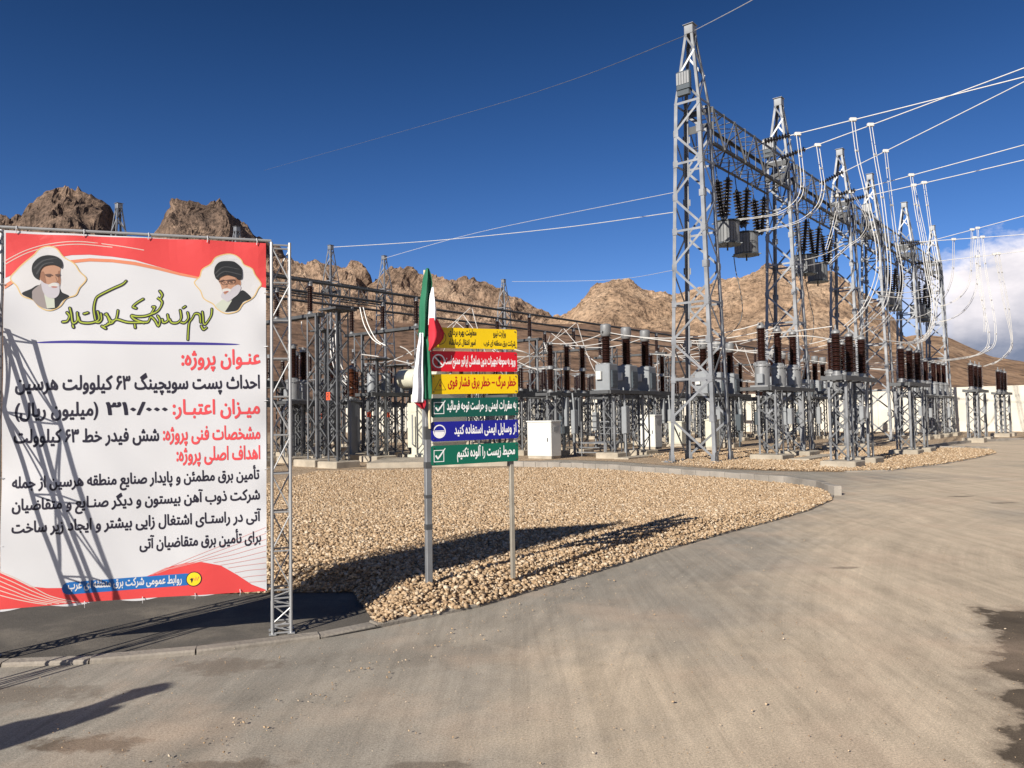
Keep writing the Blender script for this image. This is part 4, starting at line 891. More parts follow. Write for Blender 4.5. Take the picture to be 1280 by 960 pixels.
65262:(189,[[19,-101,33,-103,73,-94,113,-75,139,-53,149,-40,162,-13,201,-11,209,-7,218,3,219,24,212,36,201,41,169,43,162,88,151,112,135,132,119,142,108,145,79,145,57,137,33,113,19,85,16,72,16,32,25,12,35,3,49,-6,71,-12,92,-12,96,-16,84,-27,68,-35,39,-44,15,-48,8,-53,5,-64,8,-80,12,-93],[92,42,76,46,69,53,69,64,73,72,80,85,87,89,97,87,105,78,115,51,114,45,111,42]])}
GLYPHS = {}
def inside(p, l):
    c = False
    for k in range(len(l)):
        a, b = l[k], l[k - 1]
        if (a[1] > p[1]) != (b[1] > p[1]) and p[0] < (b[0] - a[0]) * (p[1] - a[1]) / (b[1] - a[1]) + a[0]:
            c = not c
    return c
def fill_loops(loops):
    depth = [sum(inside(l[0], m) for m in loops if m is not l) for l in loops]
    pts, tris = [], []
    for l, d in zip(loops, depth):
        if d % 2: continue
        grp = [l] + [h for h, e in zip(loops, depth) if e == d + 1 and inside(h[0], l)]
        o = len(pts)
        tris += [tuple(i + o for i in t) for t in tessellate_polygon([[Vector((x, y, 0)) for x, y in q] for q in grp])]
        pts += [p for q in grp for p in q]
    return pts, tris
for code, (adv, loops) in GLYPH_DATA.items():
    loops = [[(l[k] / 400, l[k + 1] / 400) for k in range(0, len(l), 2)] for l in loops]
    GLYPHS[code] = (adv / 400, *fill_loops(loops))
def shape(t):
    out, n, i = [], len(t), 0
    dual = lambda c: c in FORMS and FORMS[c][1] in (4, 0)
    while i < n:
        c = t[i]
        if c not in FORMS:
            out.append(ord(c)); i += 1; continue
        b, k = FORMS[c]
        if k == 0:
            out.append(b); i += 1; continue
        pj = i > 0 and dual(t[i - 1])
        if c == 'ل' and i + 1 < n and t[i + 1] == 'ا':
            out.append(0xFEFB + (1 if pj else 0)); i += 2; continue
        nj = k == 4 and i + 1 < n and t[i + 1] in FORMS
        f = (3 if nj else 1) if pj else (2 if nj else 0)
        if k == 2: f = 1 if pj else 0
        out.append(b + f); i += 1
    # numbers read from left to right
    res, j = [], 0
    num = lambda c: 0x6f0 <= c <= 0x6f9 or c == 0x2f
    while j < len(out):
        if num(out[j]):
            e = j
            while e < len(out) and num(out[e]): e += 1
            res += out[j:e][::-1]
            j = e
        else:
            res.append(out[j]); j += 1
    return res
def lettering(mb, text, x_right, x_left, y, em, place, layer, mi=0, slope=0.0):
    cps = shape(text)
    nat = sum(GLYPHS[c][0] for c in cps)
    ex = (x_right - x_left) / nat
    x = x_right
    for i, c in enumerate(cps):
        adv, pts, tris = GLYPHS[c]
        x -= adv * ex
        if not pts: continue
        mirror = c in (0x28, 0x29)
        vs = []
        for px, py in pts:
            if mirror: px = adv - px
            X = x + px * ex
            vs.append(place(X, y + py * em + slope * (X - x_right), layer + (i % 2) * .00035))
        mb.add(vs, [t for t in tris], mi)

def flat(mb, loop, place, layer, mi=0, maxe=.09):
    tri = tessellate_polygon([[Vector((x, y, 0)) for x, y in loop]])
    st = [(loop[a], loop[b], loop[c]) for a, b, c in tri]
    while st:
        a, b, c = st.pop()
        e = [((a[0] - b[0]) ** 2 + (a[1] - b[1]) ** 2, a, b, c), ((b[0] - c[0]) ** 2 + (b[1] - c[1]) ** 2, b, c, a), ((c[0] - a[0]) ** 2 + (c[1] - a[1]) ** 2, c, a, b)]
        L, p, q, r = max(e, key=lambda t: t[0])
        if L > maxe ** 2:
            m = ((p[0] + q[0]) / 2, (p[1] + q[1]) / 2)
            st += [(p, m, r), (m, q, r)]
        else:
            mb.add([place(*a, layer), place(*b, layer), place(*c, layer)], [(0, 1, 2)], mi)
def smooth_path(pts, n=6, closed=False):
    P = [Vector(p).to_2d() for p in pts]
    out = []
    m = len(P)
    for i in range(m if closed else m - 1):
        if closed:
            p0, p1, p2, p3 = P[(i - 1) % m], P[i], P[(i + 1) % m], P[(i + 2) % m]
        else:
            p0, p1, p2, p3 = P[max(0, i - 1)], P[i], P[i + 1], P[min(m - 1, i + 2)]
        for k in range(n):
            t = k / n
            q = .5 * ((2 * p1) + (p2 - p0) * t + (2 * p0 - 5 * p1 + 4 * p2 - p3) * t * t + (3 * p1 - p0 - 3 * p2 + p3) * t ** 3)
            out.append((q.x, q.y))
    if not closed: out.append((P[-1].x, P[-1].y))
    return out
def stroke(mb, pts, w, place, layer, mi=0, closed=False, pen=None, cap=True):
    P = [Vector(p) for p in pts]
    n = len(P)
    lw, rw, ws = [], [], []
    for i in range(n):
        a = P[(i - 1) % n] if closed else P[max(0, i - 1)]
        b = P[(i + 1) % n] if closed else P[min(n - 1, i + 1)]
        d = b - a
        if d.length < 1e-9: d = Vector((1, 0))
        d.normalize()
        nr = Vector((-d.y, d.x))
        ww = w[i] if isinstance(w, list) else w
        if pen is not None:
            ww = pen + (ww - pen) * (.42 + .58 * abs(math.sin(math.atan2(d.y, d.x) - 1.1)))
        lw.append(P[i] + nr * ww / 2); rw.append(P[i] - nr * ww / 2); ws.append(ww)
    vs = [place(p.x, p.y, layer) for p in lw] + [place(p.x, p.y, layer) for p in rw]
    fs = [(i, (i + 1) % n, n + (i + 1) % n, n + i) for i in range(n if closed else n - 1)]
    mb.add(vs, [f[::-1] for f in fs], mi)
    if cap and not closed:
        for q, ww in ((P[0], ws[0]), (P[-1], ws[-1])):
            ring = [place(q.x + ww / 2 * math.cos(k * math.pi / 5), q.y + ww / 2 * math.sin(k * math.pi / 5), layer + .00004) for k in range(10)]
            mb.add(ring, [tuple(range(10))], mi)
def disc(mb, c, r, place, layer, mi=0, n=28, r2=None):
    if r2 is None:
        mb.add([place(c[0] + r * math.cos(2 * math.pi * k / n), c[1] + r * math.sin(2 * math.pi * k / n), layer) for k in range(n)], [tuple(range(n))], mi)
    else:
        mb.add([place(c[0] + q * math.cos(2 * math.pi * k / n), c[1] + q * math.sin(2 * math.pi * k / n), layer) for q in (r2, r) for k in range(n)], [(k, (k + 1) % n, n + (k + 1) % n, n + k) for k in range(n)], mi)

# ---------------------------------------------------------------- announcement banner
BD = json.loads('''{"corner": [[-0.006, 2.859], [1.689, 2.879], [1.682, 0.338], [0.006, 0.327]], "red": [[0.011, 2.85], [0.376, 2.855], [0.801, 2.861], [1.246, 2.87], [1.685, 2.868], [1.685, 2.537], [1.587, 2.559], [1.399, 2.565], [1.216, 2.594], [1.096, 2.625], [0.947, 2.664], [0.801, 2.703], [0.657, 2.72], [0.516, 2.727], [0.405, 2.719], [0.24, 2.68], [0.106, 2.604], [0.007, 2.546]], "brown": [[0.377, 2.658], [0.516, 2.68], [0.658, 2.68], [0.801, 2.666], [0.947, 2.64], [1.096, 2.606], [1.246, 2.582], [1.246, 2.595], [1.096, 2.625], [0.947, 2.661], [0.801, 2.69], [0.658, 2.702], [0.516, 2.702], [0.377, 2.68]], "brown2": [[0.003, 2.5], [0.053, 2.54], [0.073, 2.526], [0.004, 2.47]], "arcs": [[[0.006, 2.661], [0.132, 2.739], [0.267, 2.79], [0.446, 2.815], [0.657, 2.802], [0.859, 2.776]], [[0.006, 2.638], [0.132, 2.718], [0.267, 2.769], [0.446, 2.796], [0.657, 2.787]]], "frameL": [[0.262, 2.773], [0.314, 2.757], [0.356, 2.703], [0.421, 2.66], [0.455, 2.606], [0.496, 2.556], [0.455, 2.494], [0.431, 2.442], [0.374, 2.417], [0.334, 2.361], [0.273, 2.332], [0.213, 2.353], [0.172, 2.402], [0.109, 2.427], [0.077, 2.49], [0.037, 2.543], [0.075, 2.599], [0.115, 2.646], [0.178, 2.709], [0.21, 2.752]], "frameR": [[1.413, 2.775], [1.468, 2.77], [1.51, 2.739], [1.531, 2.703], [1.587, 2.676], [1.608, 2.632], [1.65, 2.567], [1.629, 2.529], [1.604, 2.476], [1.572, 2.445], [1.524, 2.414], [1.489, 2.362], [1.434, 2.342], [1.392, 2.344], [1.345, 2.372], [1.317, 2.408], [1.257, 2.443], [1.233, 2.5], [1.193, 2.557], [1.229, 2.602], [1.246, 2.654], [1.304, 2.696], [1.338, 2.746]], "P1": {"robe": [[0.105, 2.441], [0.16, 2.475], [0.212, 2.504], [0.325, 2.49], [0.349, 2.458], [0.394, 2.432], [0.35, 2.398], [0.318, 2.351], [0.273, 2.341], [0.213, 2.357], [0.172, 2.402]], "shawl": [[0.172, 2.466], [0.212, 2.504], [0.228, 2.514], [0.248, 2.432], [0.257, 2.35], [0.213, 2.357], [0.172, 2.402], [0.168, 2.438]], "shirt": [[0.24, 2.441], [0.301, 2.433], [0.305, 2.351], [0.257, 2.345]], "face": [[0.211, 2.605], [0.235, 2.642], [0.291, 2.659], [0.336, 2.633], [0.336, 2.573], [0.341, 2.541], [0.333, 2.49], [0.309, 2.471], [0.252, 2.478], [0.223, 2.532], [0.207, 2.554]], "ear": [[0.201, 2.577], [0.213, 2.585], [0.219, 2.555], [0.211, 2.54], [0.203, 2.554]], "beard": [[0.223, 2.532], [0.24, 2.519], [0.268, 2.51], [0.292, 2.521], [0.32, 2.522], [0.333, 2.508], [0.333, 2.453], [0.317, 2.425], [0.293, 2.415], [0.26, 2.423], [0.24, 2.445], [0.226, 2.486]], "moust": [[0.268, 2.506], [0.296, 2.521], [0.32, 2.515], [0.325, 2.497], [0.292, 2.499], [0.272, 2.492]], "mouth": [[0.286, 2.496], [0.318, 2.497], [0.315, 2.489], [0.291, 2.488]], "brow": [[0.247, 2.577], [0.279, 2.582], [0.292, 2.571], [0.279, 2.571], [0.251, 2.568]], "brow2": [[0.308, 2.579], [0.334, 2.584], [0.335, 2.573], [0.312, 2.57]], "cheek": [[0.324, 2.6], [0.336, 2.601], [0.337, 2.541], [0.329, 2.513], [0.318, 2.515], [0.324, 2.545]], "temple": [[0.215, 2.577], [0.235, 2.597], [0.247, 2.551], [0.252, 2.51], [0.236, 2.518], [0.221, 2.541]], "eye": [[0.255, 2.564], [0.269, 2.569], [0.282, 2.565], [0.269, 2.56]], "eye2": [[0.314, 2.567], [0.324, 2.571], [0.332, 2.566], [0.324, 2.562]], "nose": [[0.298, 2.572], [0.308, 2.572], [0.324, 2.526], [0.315, 2.519], [0.296, 2.524]], "turban": [[0.167, 2.603], [0.174, 2.649], [0.21, 2.692], [0.258, 2.71], [0.307, 2.706], [0.339, 2.684], [0.35, 2.648], [0.344, 2.624], [0.324, 2.635], [0.291, 2.645], [0.243, 2.634], [0.219, 2.605], [0.211, 2.559], [0.203, 2.54], [0.179, 2.562]], "band": [[0.18, 2.622], [0.234, 2.675], [0.307, 2.692], [0.311, 2.687], [0.238, 2.667], [0.187, 2.613]], "band2": [[0.195, 2.586], [0.234, 2.647], [0.291, 2.663], [0.293, 2.658], [0.241, 2.641], [0.203, 2.579]]}, "P2": {"shirt": [[1.345, 2.409], [1.379, 2.439], [1.42, 2.448], [1.447, 2.434], [1.413, 2.374], [1.399, 2.352], [1.358, 2.366], [1.331, 2.394]], "robe": [[1.524, 2.514], [1.581, 2.464], [1.565, 2.445], [1.524, 2.425], [1.489, 2.369], [1.447, 2.355], [1.401, 2.353], [1.413, 2.389], [1.447, 2.441], [1.489, 2.483]], "face": [[1.355, 2.592], [1.406, 2.624], [1.475, 2.612], [1.503, 2.591], [1.503, 2.539], [1.492, 2.516], [1.461, 2.486], [1.413, 2.47], [1.386, 2.491], [1.372, 2.542], [1.358, 2.57]], "beard": [[1.382, 2.513], [1.393, 2.484], [1.406, 2.48], [1.434, 2.511], [1.461, 2.537], [1.492, 2.553], [1.51, 2.532], [1.492, 2.487], [1.461, 2.457], [1.42, 2.426], [1.393, 2.44], [1.372, 2.461], [1.382, 2.491]], "moust": [[1.382, 2.513], [1.406, 2.522], [1.437, 2.518], [1.437, 2.5], [1.406, 2.502], [1.389, 2.495]], "mouth": [[1.393, 2.498], [1.42, 2.505], [1.423, 2.498], [1.396, 2.491]], "brow": [[1.36, 2.574], [1.389, 2.585], [1.393, 2.578], [1.362, 2.567]], "brow2": [[1.413, 2.584], [1.454, 2.59], [1.461, 2.582], [1.417, 2.576]], "glass": [[1.375, 2.571], [1.403, 2.581], [1.417, 2.573], [1.413, 2.554], [1.382, 2.549]], "glass2": [[1.42, 2.576], [1.454, 2.589], [1.468, 2.586], [1.461, 2.563], [1.427, 2.558]], "temple": [[1.475, 2.604], [1.499, 2.591], [1.5, 2.554], [1.482, 2.538], [1.465, 2.56], [1.47, 2.589]], "eye": [[1.386, 2.563], [1.396, 2.567], [1.406, 2.563], [1.396, 2.557]], "eye2": [[1.43, 2.57], [1.442, 2.575], [1.453, 2.571], [1.442, 2.565]], "nose": [[1.393, 2.564], [1.41, 2.565], [1.42, 2.536], [1.399, 2.528], [1.382, 2.535]], "ear": [[1.493, 2.576], [1.504, 2.591], [1.51, 2.561], [1.499, 2.539]], "turban": [[1.326, 2.642], [1.334, 2.679], [1.365, 2.714], [1.42, 2.724], [1.468, 2.719], [1.51, 2.68], [1.518, 2.643], [1.515, 2.599], [1.489, 2.59], [1.475, 2.604], [1.441, 2.616], [1.406, 2.62], [1.365, 2.6], [1.355, 2.581], [1.338, 2.592], [1.328, 2.62]], "band": [[1.337, 2.635], [1.393, 2.682], [1.489, 2.671], [1.491, 2.666], [1.394, 2.675], [1.341, 2.627]], "band2": [[1.345, 2.61], [1.399, 2.649], [1.503, 2.631], [1.503, 2.625], [1.401, 2.642], [1.348, 2.602]]}, "cal": [[[1.31, 2.371], [1.304, 2.319], [1.269, 2.26], [1.254, 2.268], [1.251, 2.309], [1.246, 2.347]], [[1.239, 2.244], [1.254, 2.219], [1.274, 2.233]], [[1.234, 2.271], [1.228, 2.325], [1.198, 2.332], [1.179, 2.299], [1.159, 2.266], [1.153, 2.217], [1.15, 2.144]], [[1.148, 2.339], [1.153, 2.299], [1.129, 2.266], [1.105, 2.268]], [[1.099, 2.354], [1.105, 2.297], [1.081, 2.265], [1.044, 2.264], [1.029, 2.288]], [[1.118, 2.371], [1.133, 2.383]], [[1.016, 2.32], [1.019, 2.279], [0.99, 2.263], [0.981, 2.286]], [[0.951, 2.31], [0.966, 2.278], [0.956, 2.238], [0.934, 2.277], [0.907, 2.301], [0.89, 2.268], [0.861, 2.263]], [[0.965, 2.487], [0.98, 2.459], [0.966, 2.431], [0.951, 2.439], [0.98, 2.407], [0.956, 2.35], [0.912, 2.325], [0.933, 2.37], [0.919, 2.373]], [[0.934, 2.334], [0.875, 2.308], [0.817, 2.303], [0.781, 2.309], [0.803, 2.282], [0.861, 2.26]], [[0.803, 2.246], [0.806, 2.223]], [[0.81, 2.362], [0.791, 2.373], [0.82, 2.402], [0.857, 2.428]], [[0.861, 2.263], [0.76, 2.261], [0.688, 2.28], [0.66, 2.255], [0.632, 2.247]], [[0.695, 2.343], [0.691, 2.311], [0.681, 2.279], [0.653, 2.268], [0.631, 2.302], [0.617, 2.314]], [[0.624, 2.318], [0.643, 2.255], [0.61, 2.231], [0.606, 2.219]], [[0.596, 2.23], [0.618, 2.215]], [[0.589, 2.317], [0.592, 2.277], [0.575, 2.257], [0.554, 2.261]], [[0.568, 2.332], [0.575, 2.277], [0.526, 2.252], [0.463, 2.256], [0.449, 2.29]], [[0.554, 2.277], [0.544, 2.347], [0.553, 2.41], [0.574, 2.442], [0.659, 2.493], [0.723, 2.527], [0.747, 2.552]], [[0.484, 2.314], [0.507, 2.322]], [[0.442, 2.321], [0.442, 2.266], [0.415, 2.25], [0.405, 2.312], [0.396, 2.351]], [[0.415, 2.234], [0.419, 2.219]], [[0.38, 2.319], [0.394, 2.296], [0.38, 2.262], [0.353, 2.255]]], "line": [[0.191, 2.111], [0.409, 2.119], [0.832, 2.116], [1.247, 2.117], [1.5, 2.115]], "tx": [["عنـوان پروژه:", "r", [1.644, 1.974], [1.104, 1.961]], ["احداث پست سویچینگ ۶۳ کیلوولت هرسین", "k", [1.643, 1.795], [0.071, 1.789]], ["میـزان اعتبـار:", "r", [1.643, 1.61], [1.047, 1.612]], ["۳۱۰/۰۰۰", "k", [1.024, 1.612], [0.618, 1.615]], ["(میلیون ریال)", "k", [0.579, 1.612], [0.07, 1.607]], ["مشخصات فنی پروژه:", "r", [1.644, 1.425], [0.985, 1.431]], ["شش فیدر خط ۶۳ کیلوولت", "k", [0.964, 1.428], [0.068, 1.434]], ["اهداف اصلی پروژه:", "r", [1.644, 1.28], [1.073, 1.281]], ["تأمین برق مطمئن و پایدار صنایع منطقه هرسین از جمله", "k", [1.635, 1.134], [0.06, 1.132]], ["شرکت ذوب آهن بیستون و دیگر صنـایع و متقاضیان", "k", [1.64, 0.986], [0.062, 0.984]], ["آتی در راستـای اشتغال زایی بیشتر و ایجاد زیر ساخت", "k", [1.639, 0.83], [0.063, 0.835]], ["برای تأمین برق متقاضیان آتی", "k", [1.647, 0.679], [0.839, 0.68]], ["روابط عمومی شرکت برق منطقه ای غرب", "w", [1.115, 0.422], [0.399, 0.434]]], "pill": [[0.373, 0.471], [0.394, 0.498], [1.134, 0.491], [1.181, 0.474], [1.189, 0.415], [1.15, 0.396], [0.402, 0.389], [0.37, 0.416]], "logo": [1.192, 0.445], "redB": [[0.175, 0.474], [0.273, 0.455], [0.416, 0.444], [0.678, 0.431], [0.858, 0.474], [1.01, 0.536], [1.134, 0.561], [1.244, 0.561], [1.371, 0.527], [1.483, 0.451], [1.581, 0.375], [1.676, 0.33], [1.676, 0.32], [1.01, 0.335], [0.561, 0.34], [-0.004, 0.336], [-0.004, 0.408], [0.176, 0.369], [0.417, 0.343], [0.316, 0.38], [0.231, 0.427]], "fanL": [[[-0.006, 0.587], [0.077, 0.542], [0.189, 0.47], [0.302, 0.397], [0.46, 0.344]], [[-0.006, 0.556], [0.077, 0.51], [0.189, 0.442], [0.302, 0.382], [0.417, 0.346]], [[-0.006, 0.525], [0.077, 0.479], [0.189, 0.416], [0.302, 0.369], [0.388, 0.346]], [[-0.005, 0.493], [0.078, 0.451], [0.189, 0.394], [0.345, 0.346]], [[-0.005, 0.462], [0.078, 0.426], [0.19, 0.379], [0.302, 0.347]], [[-0.005, 0.431], [0.078, 0.401], [0.19, 0.366], [0.274, 0.346]]], "redL": [[-0.006, 0.579], [0.077, 0.534], [0.189, 0.462], [0.302, 0.394], [0.417, 0.348], [0.46, 0.339], [-0.004, 0.336]], "fanR": [[[0.918, 0.494], [1.165, 0.592], [1.403, 0.677], [1.677, 0.78]], [[0.949, 0.5], [1.196, 0.581], [1.419, 0.651], [1.677, 0.737]], [[0.995, 0.521], [1.228, 0.574], [1.435, 0.624], [1.677, 0.694]], [[1.041, 0.526], [1.259, 0.569], [1.451, 0.597], [1.677, 0.651]], [[1.323, 0.551], [1.483, 0.57], [1.677, 0.608]], [[1.371, 0.53], [1.5, 0.543], [1.677, 0.565]], [[1.419, 0.506], [1.532, 0.515], [1.676, 0.522]], [[1.467, 0.469], [1.565, 0.479], [1.676, 0.479]], [[1.516, 0.431], [1.581, 0.435], [1.676, 0.436]], [[1.564, 0.393], [1.676, 0.393]]], "peach": [[1.451, 0.912], [1.566, 1.044], [1.678, 1.265], [1.678, 0.97], [1.598, 0.957]]}''')
BW, BZ0, BZ1 = 1.684, .333, 2.868
def wr(s, t):
    k = .016 * noise.noise(Vector((s * 1.3, t * .9, 4.0))) + .009 * noise.noise(Vector((s * 3.4 + t * 2.2, t * 2.0 - s, 1.0)))
    ed = math.exp(-max(0, BZ1 - t) / .10)
    kk = .006 * ed * math.cos(s * 2 * math.pi / .42)
    lf = math.exp(-s / .08)
    return k + kk + .012 * lf * math.sin(t * 9.0) * .5 + .010 * math.exp(-max(0, BW - s) / .06) * math.sin(t * 11)
def bpl(s, t, layer):
    return (s, -.012 - layer - wr(s, t), t)
ban = empty('banner', 'tall white vinyl banner with red waves, portraits and black Persian lettering', 'banner')
ban.location = (-3.4133, 5.28, 0)
ban.rotation_euler = (0, 0, math.atan2(.52, 1.6032))
mb = MB()
ns, nt_ = 60, 84
for side in (0, 1):
    vs = []
    for j in range(nt_ + 1):
        for i in range(ns + 1):
            s, t = BW * i / ns, BZ0 + (BZ1 - BZ0) * j / nt_
            # hem pulled in between the ties
            t += (.012 if j == 0 else 0) * math.cos(s * 2 * math.pi / .42) * (-1)
            p = bpl(s, t, 0)
            vs.append((p[0], p[1] + side * .0015, p[2]))
    fs = []
    for j in range(nt_):
        for i in range(ns):
            a = j * (ns + 1) + i
            q = (a, a + 1, a + ns + 2, a + ns + 1)
            fs.append(q if side == 0 else q[::-1])
    mb.add(vs, fs)
mb.build('sheet', V['white'], ban, True)
L1 = .0012
mb = MB()
mats = [V['red'], V['brown'], V['pink'], V['navy'], V['blue'], V['peach']]
flat(mb, BD['red'], bpl, L1)
flat(mb, BD['redB'], bpl, L1)
flat(mb, BD['redL'], bpl, L1 + .0004)
mb.build('red_wave', mats[0], ban)
mb = MB()
flat(mb, BD['brown'], bpl, L1 + .0003)
mb.build('brown_band', V['brown'], ban)
mb = MB()
flat(mb, BD['brown2'], bpl, L1 + .0003)
mb.build('brown_band', V['brown'], ban)
for k, a in enumerate(BD['arcs']):
    mb = MB()
    stroke(mb, smooth_path(a, 8), .006, bpl, L1 + .0006 + k * .0001)
    mb.build('wave_line', V['peach'], ban)
mb = MB()
for k, a in enumerate(BD['fanL']):
    stroke(mb, smooth_path(a, 8), .006, bpl, L1 + .0008 + k * .0001, 1)
mb.build('wave_fan', [V['pink'], V['peach']], ban)
mb = MB()
for k, a in enumerate(BD['fanR']):
    stroke(mb, smooth_path(a, 8), .0035, bpl, L1 + .0002 + k * .0001, 0)
mb.build('wave_fan', [V['pink'], V['peach']], ban)
mb = MB()
ln = BD['line']
stroke(mb, smooth_path(ln, 6), [.001 + .021 * math.sin(math.pi * k / 24) ** .5 for k in range(25)], bpl, L1)
mb.build('divider_line', V['navy'], ban)
for kf, kp, nm in (('frameL', 'P1', 'printed portrait of a white bearded man in a black turban'), ('frameR', 'P2', 'printed portrait of a bearded man with glasses and black turban')):
    mb = MB()
    lp = smooth_path(BD[kf], 5, True)
    flat(mb, lp, bpl, L1 + .0020)
    stroke(mb, lp, .008, bpl, L1 + .0024, 1, True)
    po = tag(mb.build('portrait_panel', [V['pale'], V['gold']], ban), nm)
    mb = MB()
    names = [('robe', 'cloth_black'), ('shawl', 'grey'), ('shirt', 'cloth_light'), ('face', 'skin'), ('ear', 'skin'), ('cheek', 'skin_deep'), ('temple', 'skin_deep'), ('beard', 'beard'), ('moust', 'beard_grey'), ('mouth', 'lip'), ('nose', 'lip'), ('eye', 'brow'), ('eye2', 'brow'), ('brow', 'brow'), ('brow2', 'brow'), ('glass', 'brow'), ('glass2', 'brow'), ('turban', 'cloth_black'), ('band', 'band'), ('band2', 'band')]
    used, ms = {}, []
    for i, (k, mm) in enumerate(names):
        if k not in BD[kp]: continue
        if mm not in used:
            used[mm] = len(ms); ms.append(V[mm])
        lo = BD[kp][k]
        if k in ('glass', 'glass2'):
            stroke(mb, smooth_path(lo, 4, True), .0035, bpl, L1 + .0028 + i * .0003, used[mm], True)
        elif k == 'nose':
            cx = sum(q[0] for q in lo) / len(lo); cy = sum(q[1] for q in lo) / len(lo)
            flat(mb, [(cx + (x - cx) * .7, cy + (y - cy) * .8) for x, y in lo], bpl, L1 + .0028 + i * .0003, used['skin'])
        else:
            flat(mb, smooth_path(lo, 4, True) if k not in ('shirt',) else lo, bpl, L1 + .0028 + i * .0003, used[mm])
    mb.build('portrait', ms, po)
mb = MB()
for i, c in enumerate(BD['cal']):
    sp = smooth_path(c, 7)
    stroke(mb, sp, .0255, bpl, L1 + .0006 + i * .00006, 0, pen=.0125)
    stroke(mb, sp, .0100, bpl, L1 + .0026 + i * .00006, 1, pen=.003)
mb.build('calligraphy', [V['black'], V['lime']], ban)
mb = MB()
stroke(mb, [(BD['pill'][0][0] + .03 + k * .0186, .442 + k * .0001) for k in range(41)], .083, bpl, L1 + .0014, 0)
disc(mb, BD['logo'], .052, bpl, L1 + .0020, 2)
disc(mb, BD['logo'], .046, bpl, L1 + .0024, 1)
lx, ly = BD['logo']
flat(mb, [(lx - .034, ly + .012), (lx - .012, ly + .014), (lx - .004, ly - .004), (lx - .014, ly - .03), (lx - .02, ly - .008)], bpl, L1 + .0028, 2)
stroke(mb, [(lx - .002, ly + .004), (lx + .008, ly - .012), (lx + .014, ly + .014), (lx + .022, ly - .012), (lx + .032, ly + .012)], .006, bpl, L1 + .0028, 3)
mb.build('footer_badge', [V['blue'], V['yellow'], V['black'], V['text_red']], ban)
EMS = [.150, .135, .145, .125, .130, .135, .125, .135, .105, .105, .105, .105, .075]
for (txt, c, a, b), em in zip(BD['tx'], EMS):
    nm, mm = {'r': ('red_heading', 'text_red'), 'k': ('black_text_line', 'black'), 'w': ('white_text_line', 'white')}[c]
    mb = MB()
    lettering(mb, txt, a[0], b[0], a[1] + (.004 if c == 'w' else 0), em, bpl, L1 + (.0026 if c == 'w' else .0007), 0, (b[1] - a[1]) / (b[0] - a[0]))
    mb.build(nm, V[mm], ban)
def tie(pts, r):
    mb = MB()
    mb.tube(pts, r, 5)
    mb.build('tie', V['pale'], ban)
for x, z in [(.07, BZ1), (.48, BZ1), (.89, BZ1), (1.28, BZ1), (1.62, BZ1), (.5, BZ0), (.86, BZ0), (1.2, BZ0), (1.5, BZ0)]:
    dz = .035 if z > 1 else -.03
    tie([(x, -.02 - wr(x, z), z - dz * .5), (x + .004, -.03, z + dz * .2), (x, -.01, z + dz)], .003)
for z in (.75, 1.2, 1.7, 2.1, 2.5):
    tie([(BW - .015, -.014 - wr(BW, z), z), (BW + .01, -.02, z + .004), (BW + .035, .02, z)], .0025)
    tie([(.015, -.014 - wr(0, z), z), (-.01, -.02, z + .004), (-.03, .02, z)], .0025)

# ---------------------------------------------------------------- truss towers carrying the banner
def truss(name, label, h, a=.13, r=.011, cat='truss tower', nseg=9):
    o = empty(name, label, cat)
    q = [(-a / 2, -a / 2), (a / 2, -a / 2), (a / 2, a / 2), (-a / 2, a / 2)]
    for x, y in q:
        m_ = MB(); m_.tube([(x, y, 0), (x, y, h)], r, 8)
        m_.build('leg', M['truss'], o, True)
    m_ = MB()
    zs = [.01, .07, .2, .26] + [.32 + (h - .34) * k / nseg for k in range(nseg + 1)]
    if nseg < 9: zs = [.02 + (h - .04) * k / nseg for k in range(nseg + 1)]
    for k, z in enumerate(zs):
        for i in range(4):
            (x0, y0), (x1, y1) = q[i], q[(i + 1) % 4]
            m_.tube([(x0, y0, z), (x1, y1, z)], r * .62, 6)
            if k + 1 < len(zs):
                z2 = zs[k + 1]
                p0, p1 = ((x0, y0, z + .01), (x1, y1, z2 - .01)) if (i + k) % 2 else ((x1, y1, z + .01), (x0, y0, z2 - .01))
                m_.tube([p0, p1], r * .5, 6)
    m_.build('bracing', M['truss'], o, True)
    for x, y in q:
        m_ = MB()
        m_.box((x, y, .004), (.05, .05, .008))
        m_.build('foot_plate', M['truss'], o)
    return o
bx = Vector((1.6032, .52, 0)).normalized()
bn = Vector((bx.y, -bx.x, 0))
B0 = Vector((-3.4133, 5.28, 0))
rot_b = math.atan2(bx.y, bx.x)
o = truss('truss_tower', 'slender galvanised lattice truss tower at the right edge of the banner', 2.88)
o.location = B0 + bx * (BW + .105) - bn * .05
o.rotation_euler = (0, 0, rot_b)
o = truss('truss_tower', 'galvanised lattice truss tower behind the left edge of the banner', 2.90)
o.location = B0 - bx * .115 - bn * .05
o.rotation_euler = (0, 0, rot_b)
mb = MB()
mb.tube([(-.05, 0, 0), (BW + .04, 0, 0)], .011, 8)
o = mb.build('top_pipe', M['truss'], None, True)
tag(o, 'thin galvanised pipe along the top edge of the banner', 'pipe')
o.location = B0 + Vector((0, 0, 2.892)) - bn * .0
o.rotation_euler = (0, 0, rot_b)
mb = MB()
mb.tube([(-.05, 0, 0), (BW + .04, 0, 0)], .011, 8)
o = mb.build('bottom_pipe', M['truss'], None, True)
tag(o, 'thin galvanised pipe behind the bottom hem of the banner', 'pipe')
o.location = B0 + Vector((0, 0, .345)) - bn * .03
o.rotation_euler = (0, 0, rot_b)
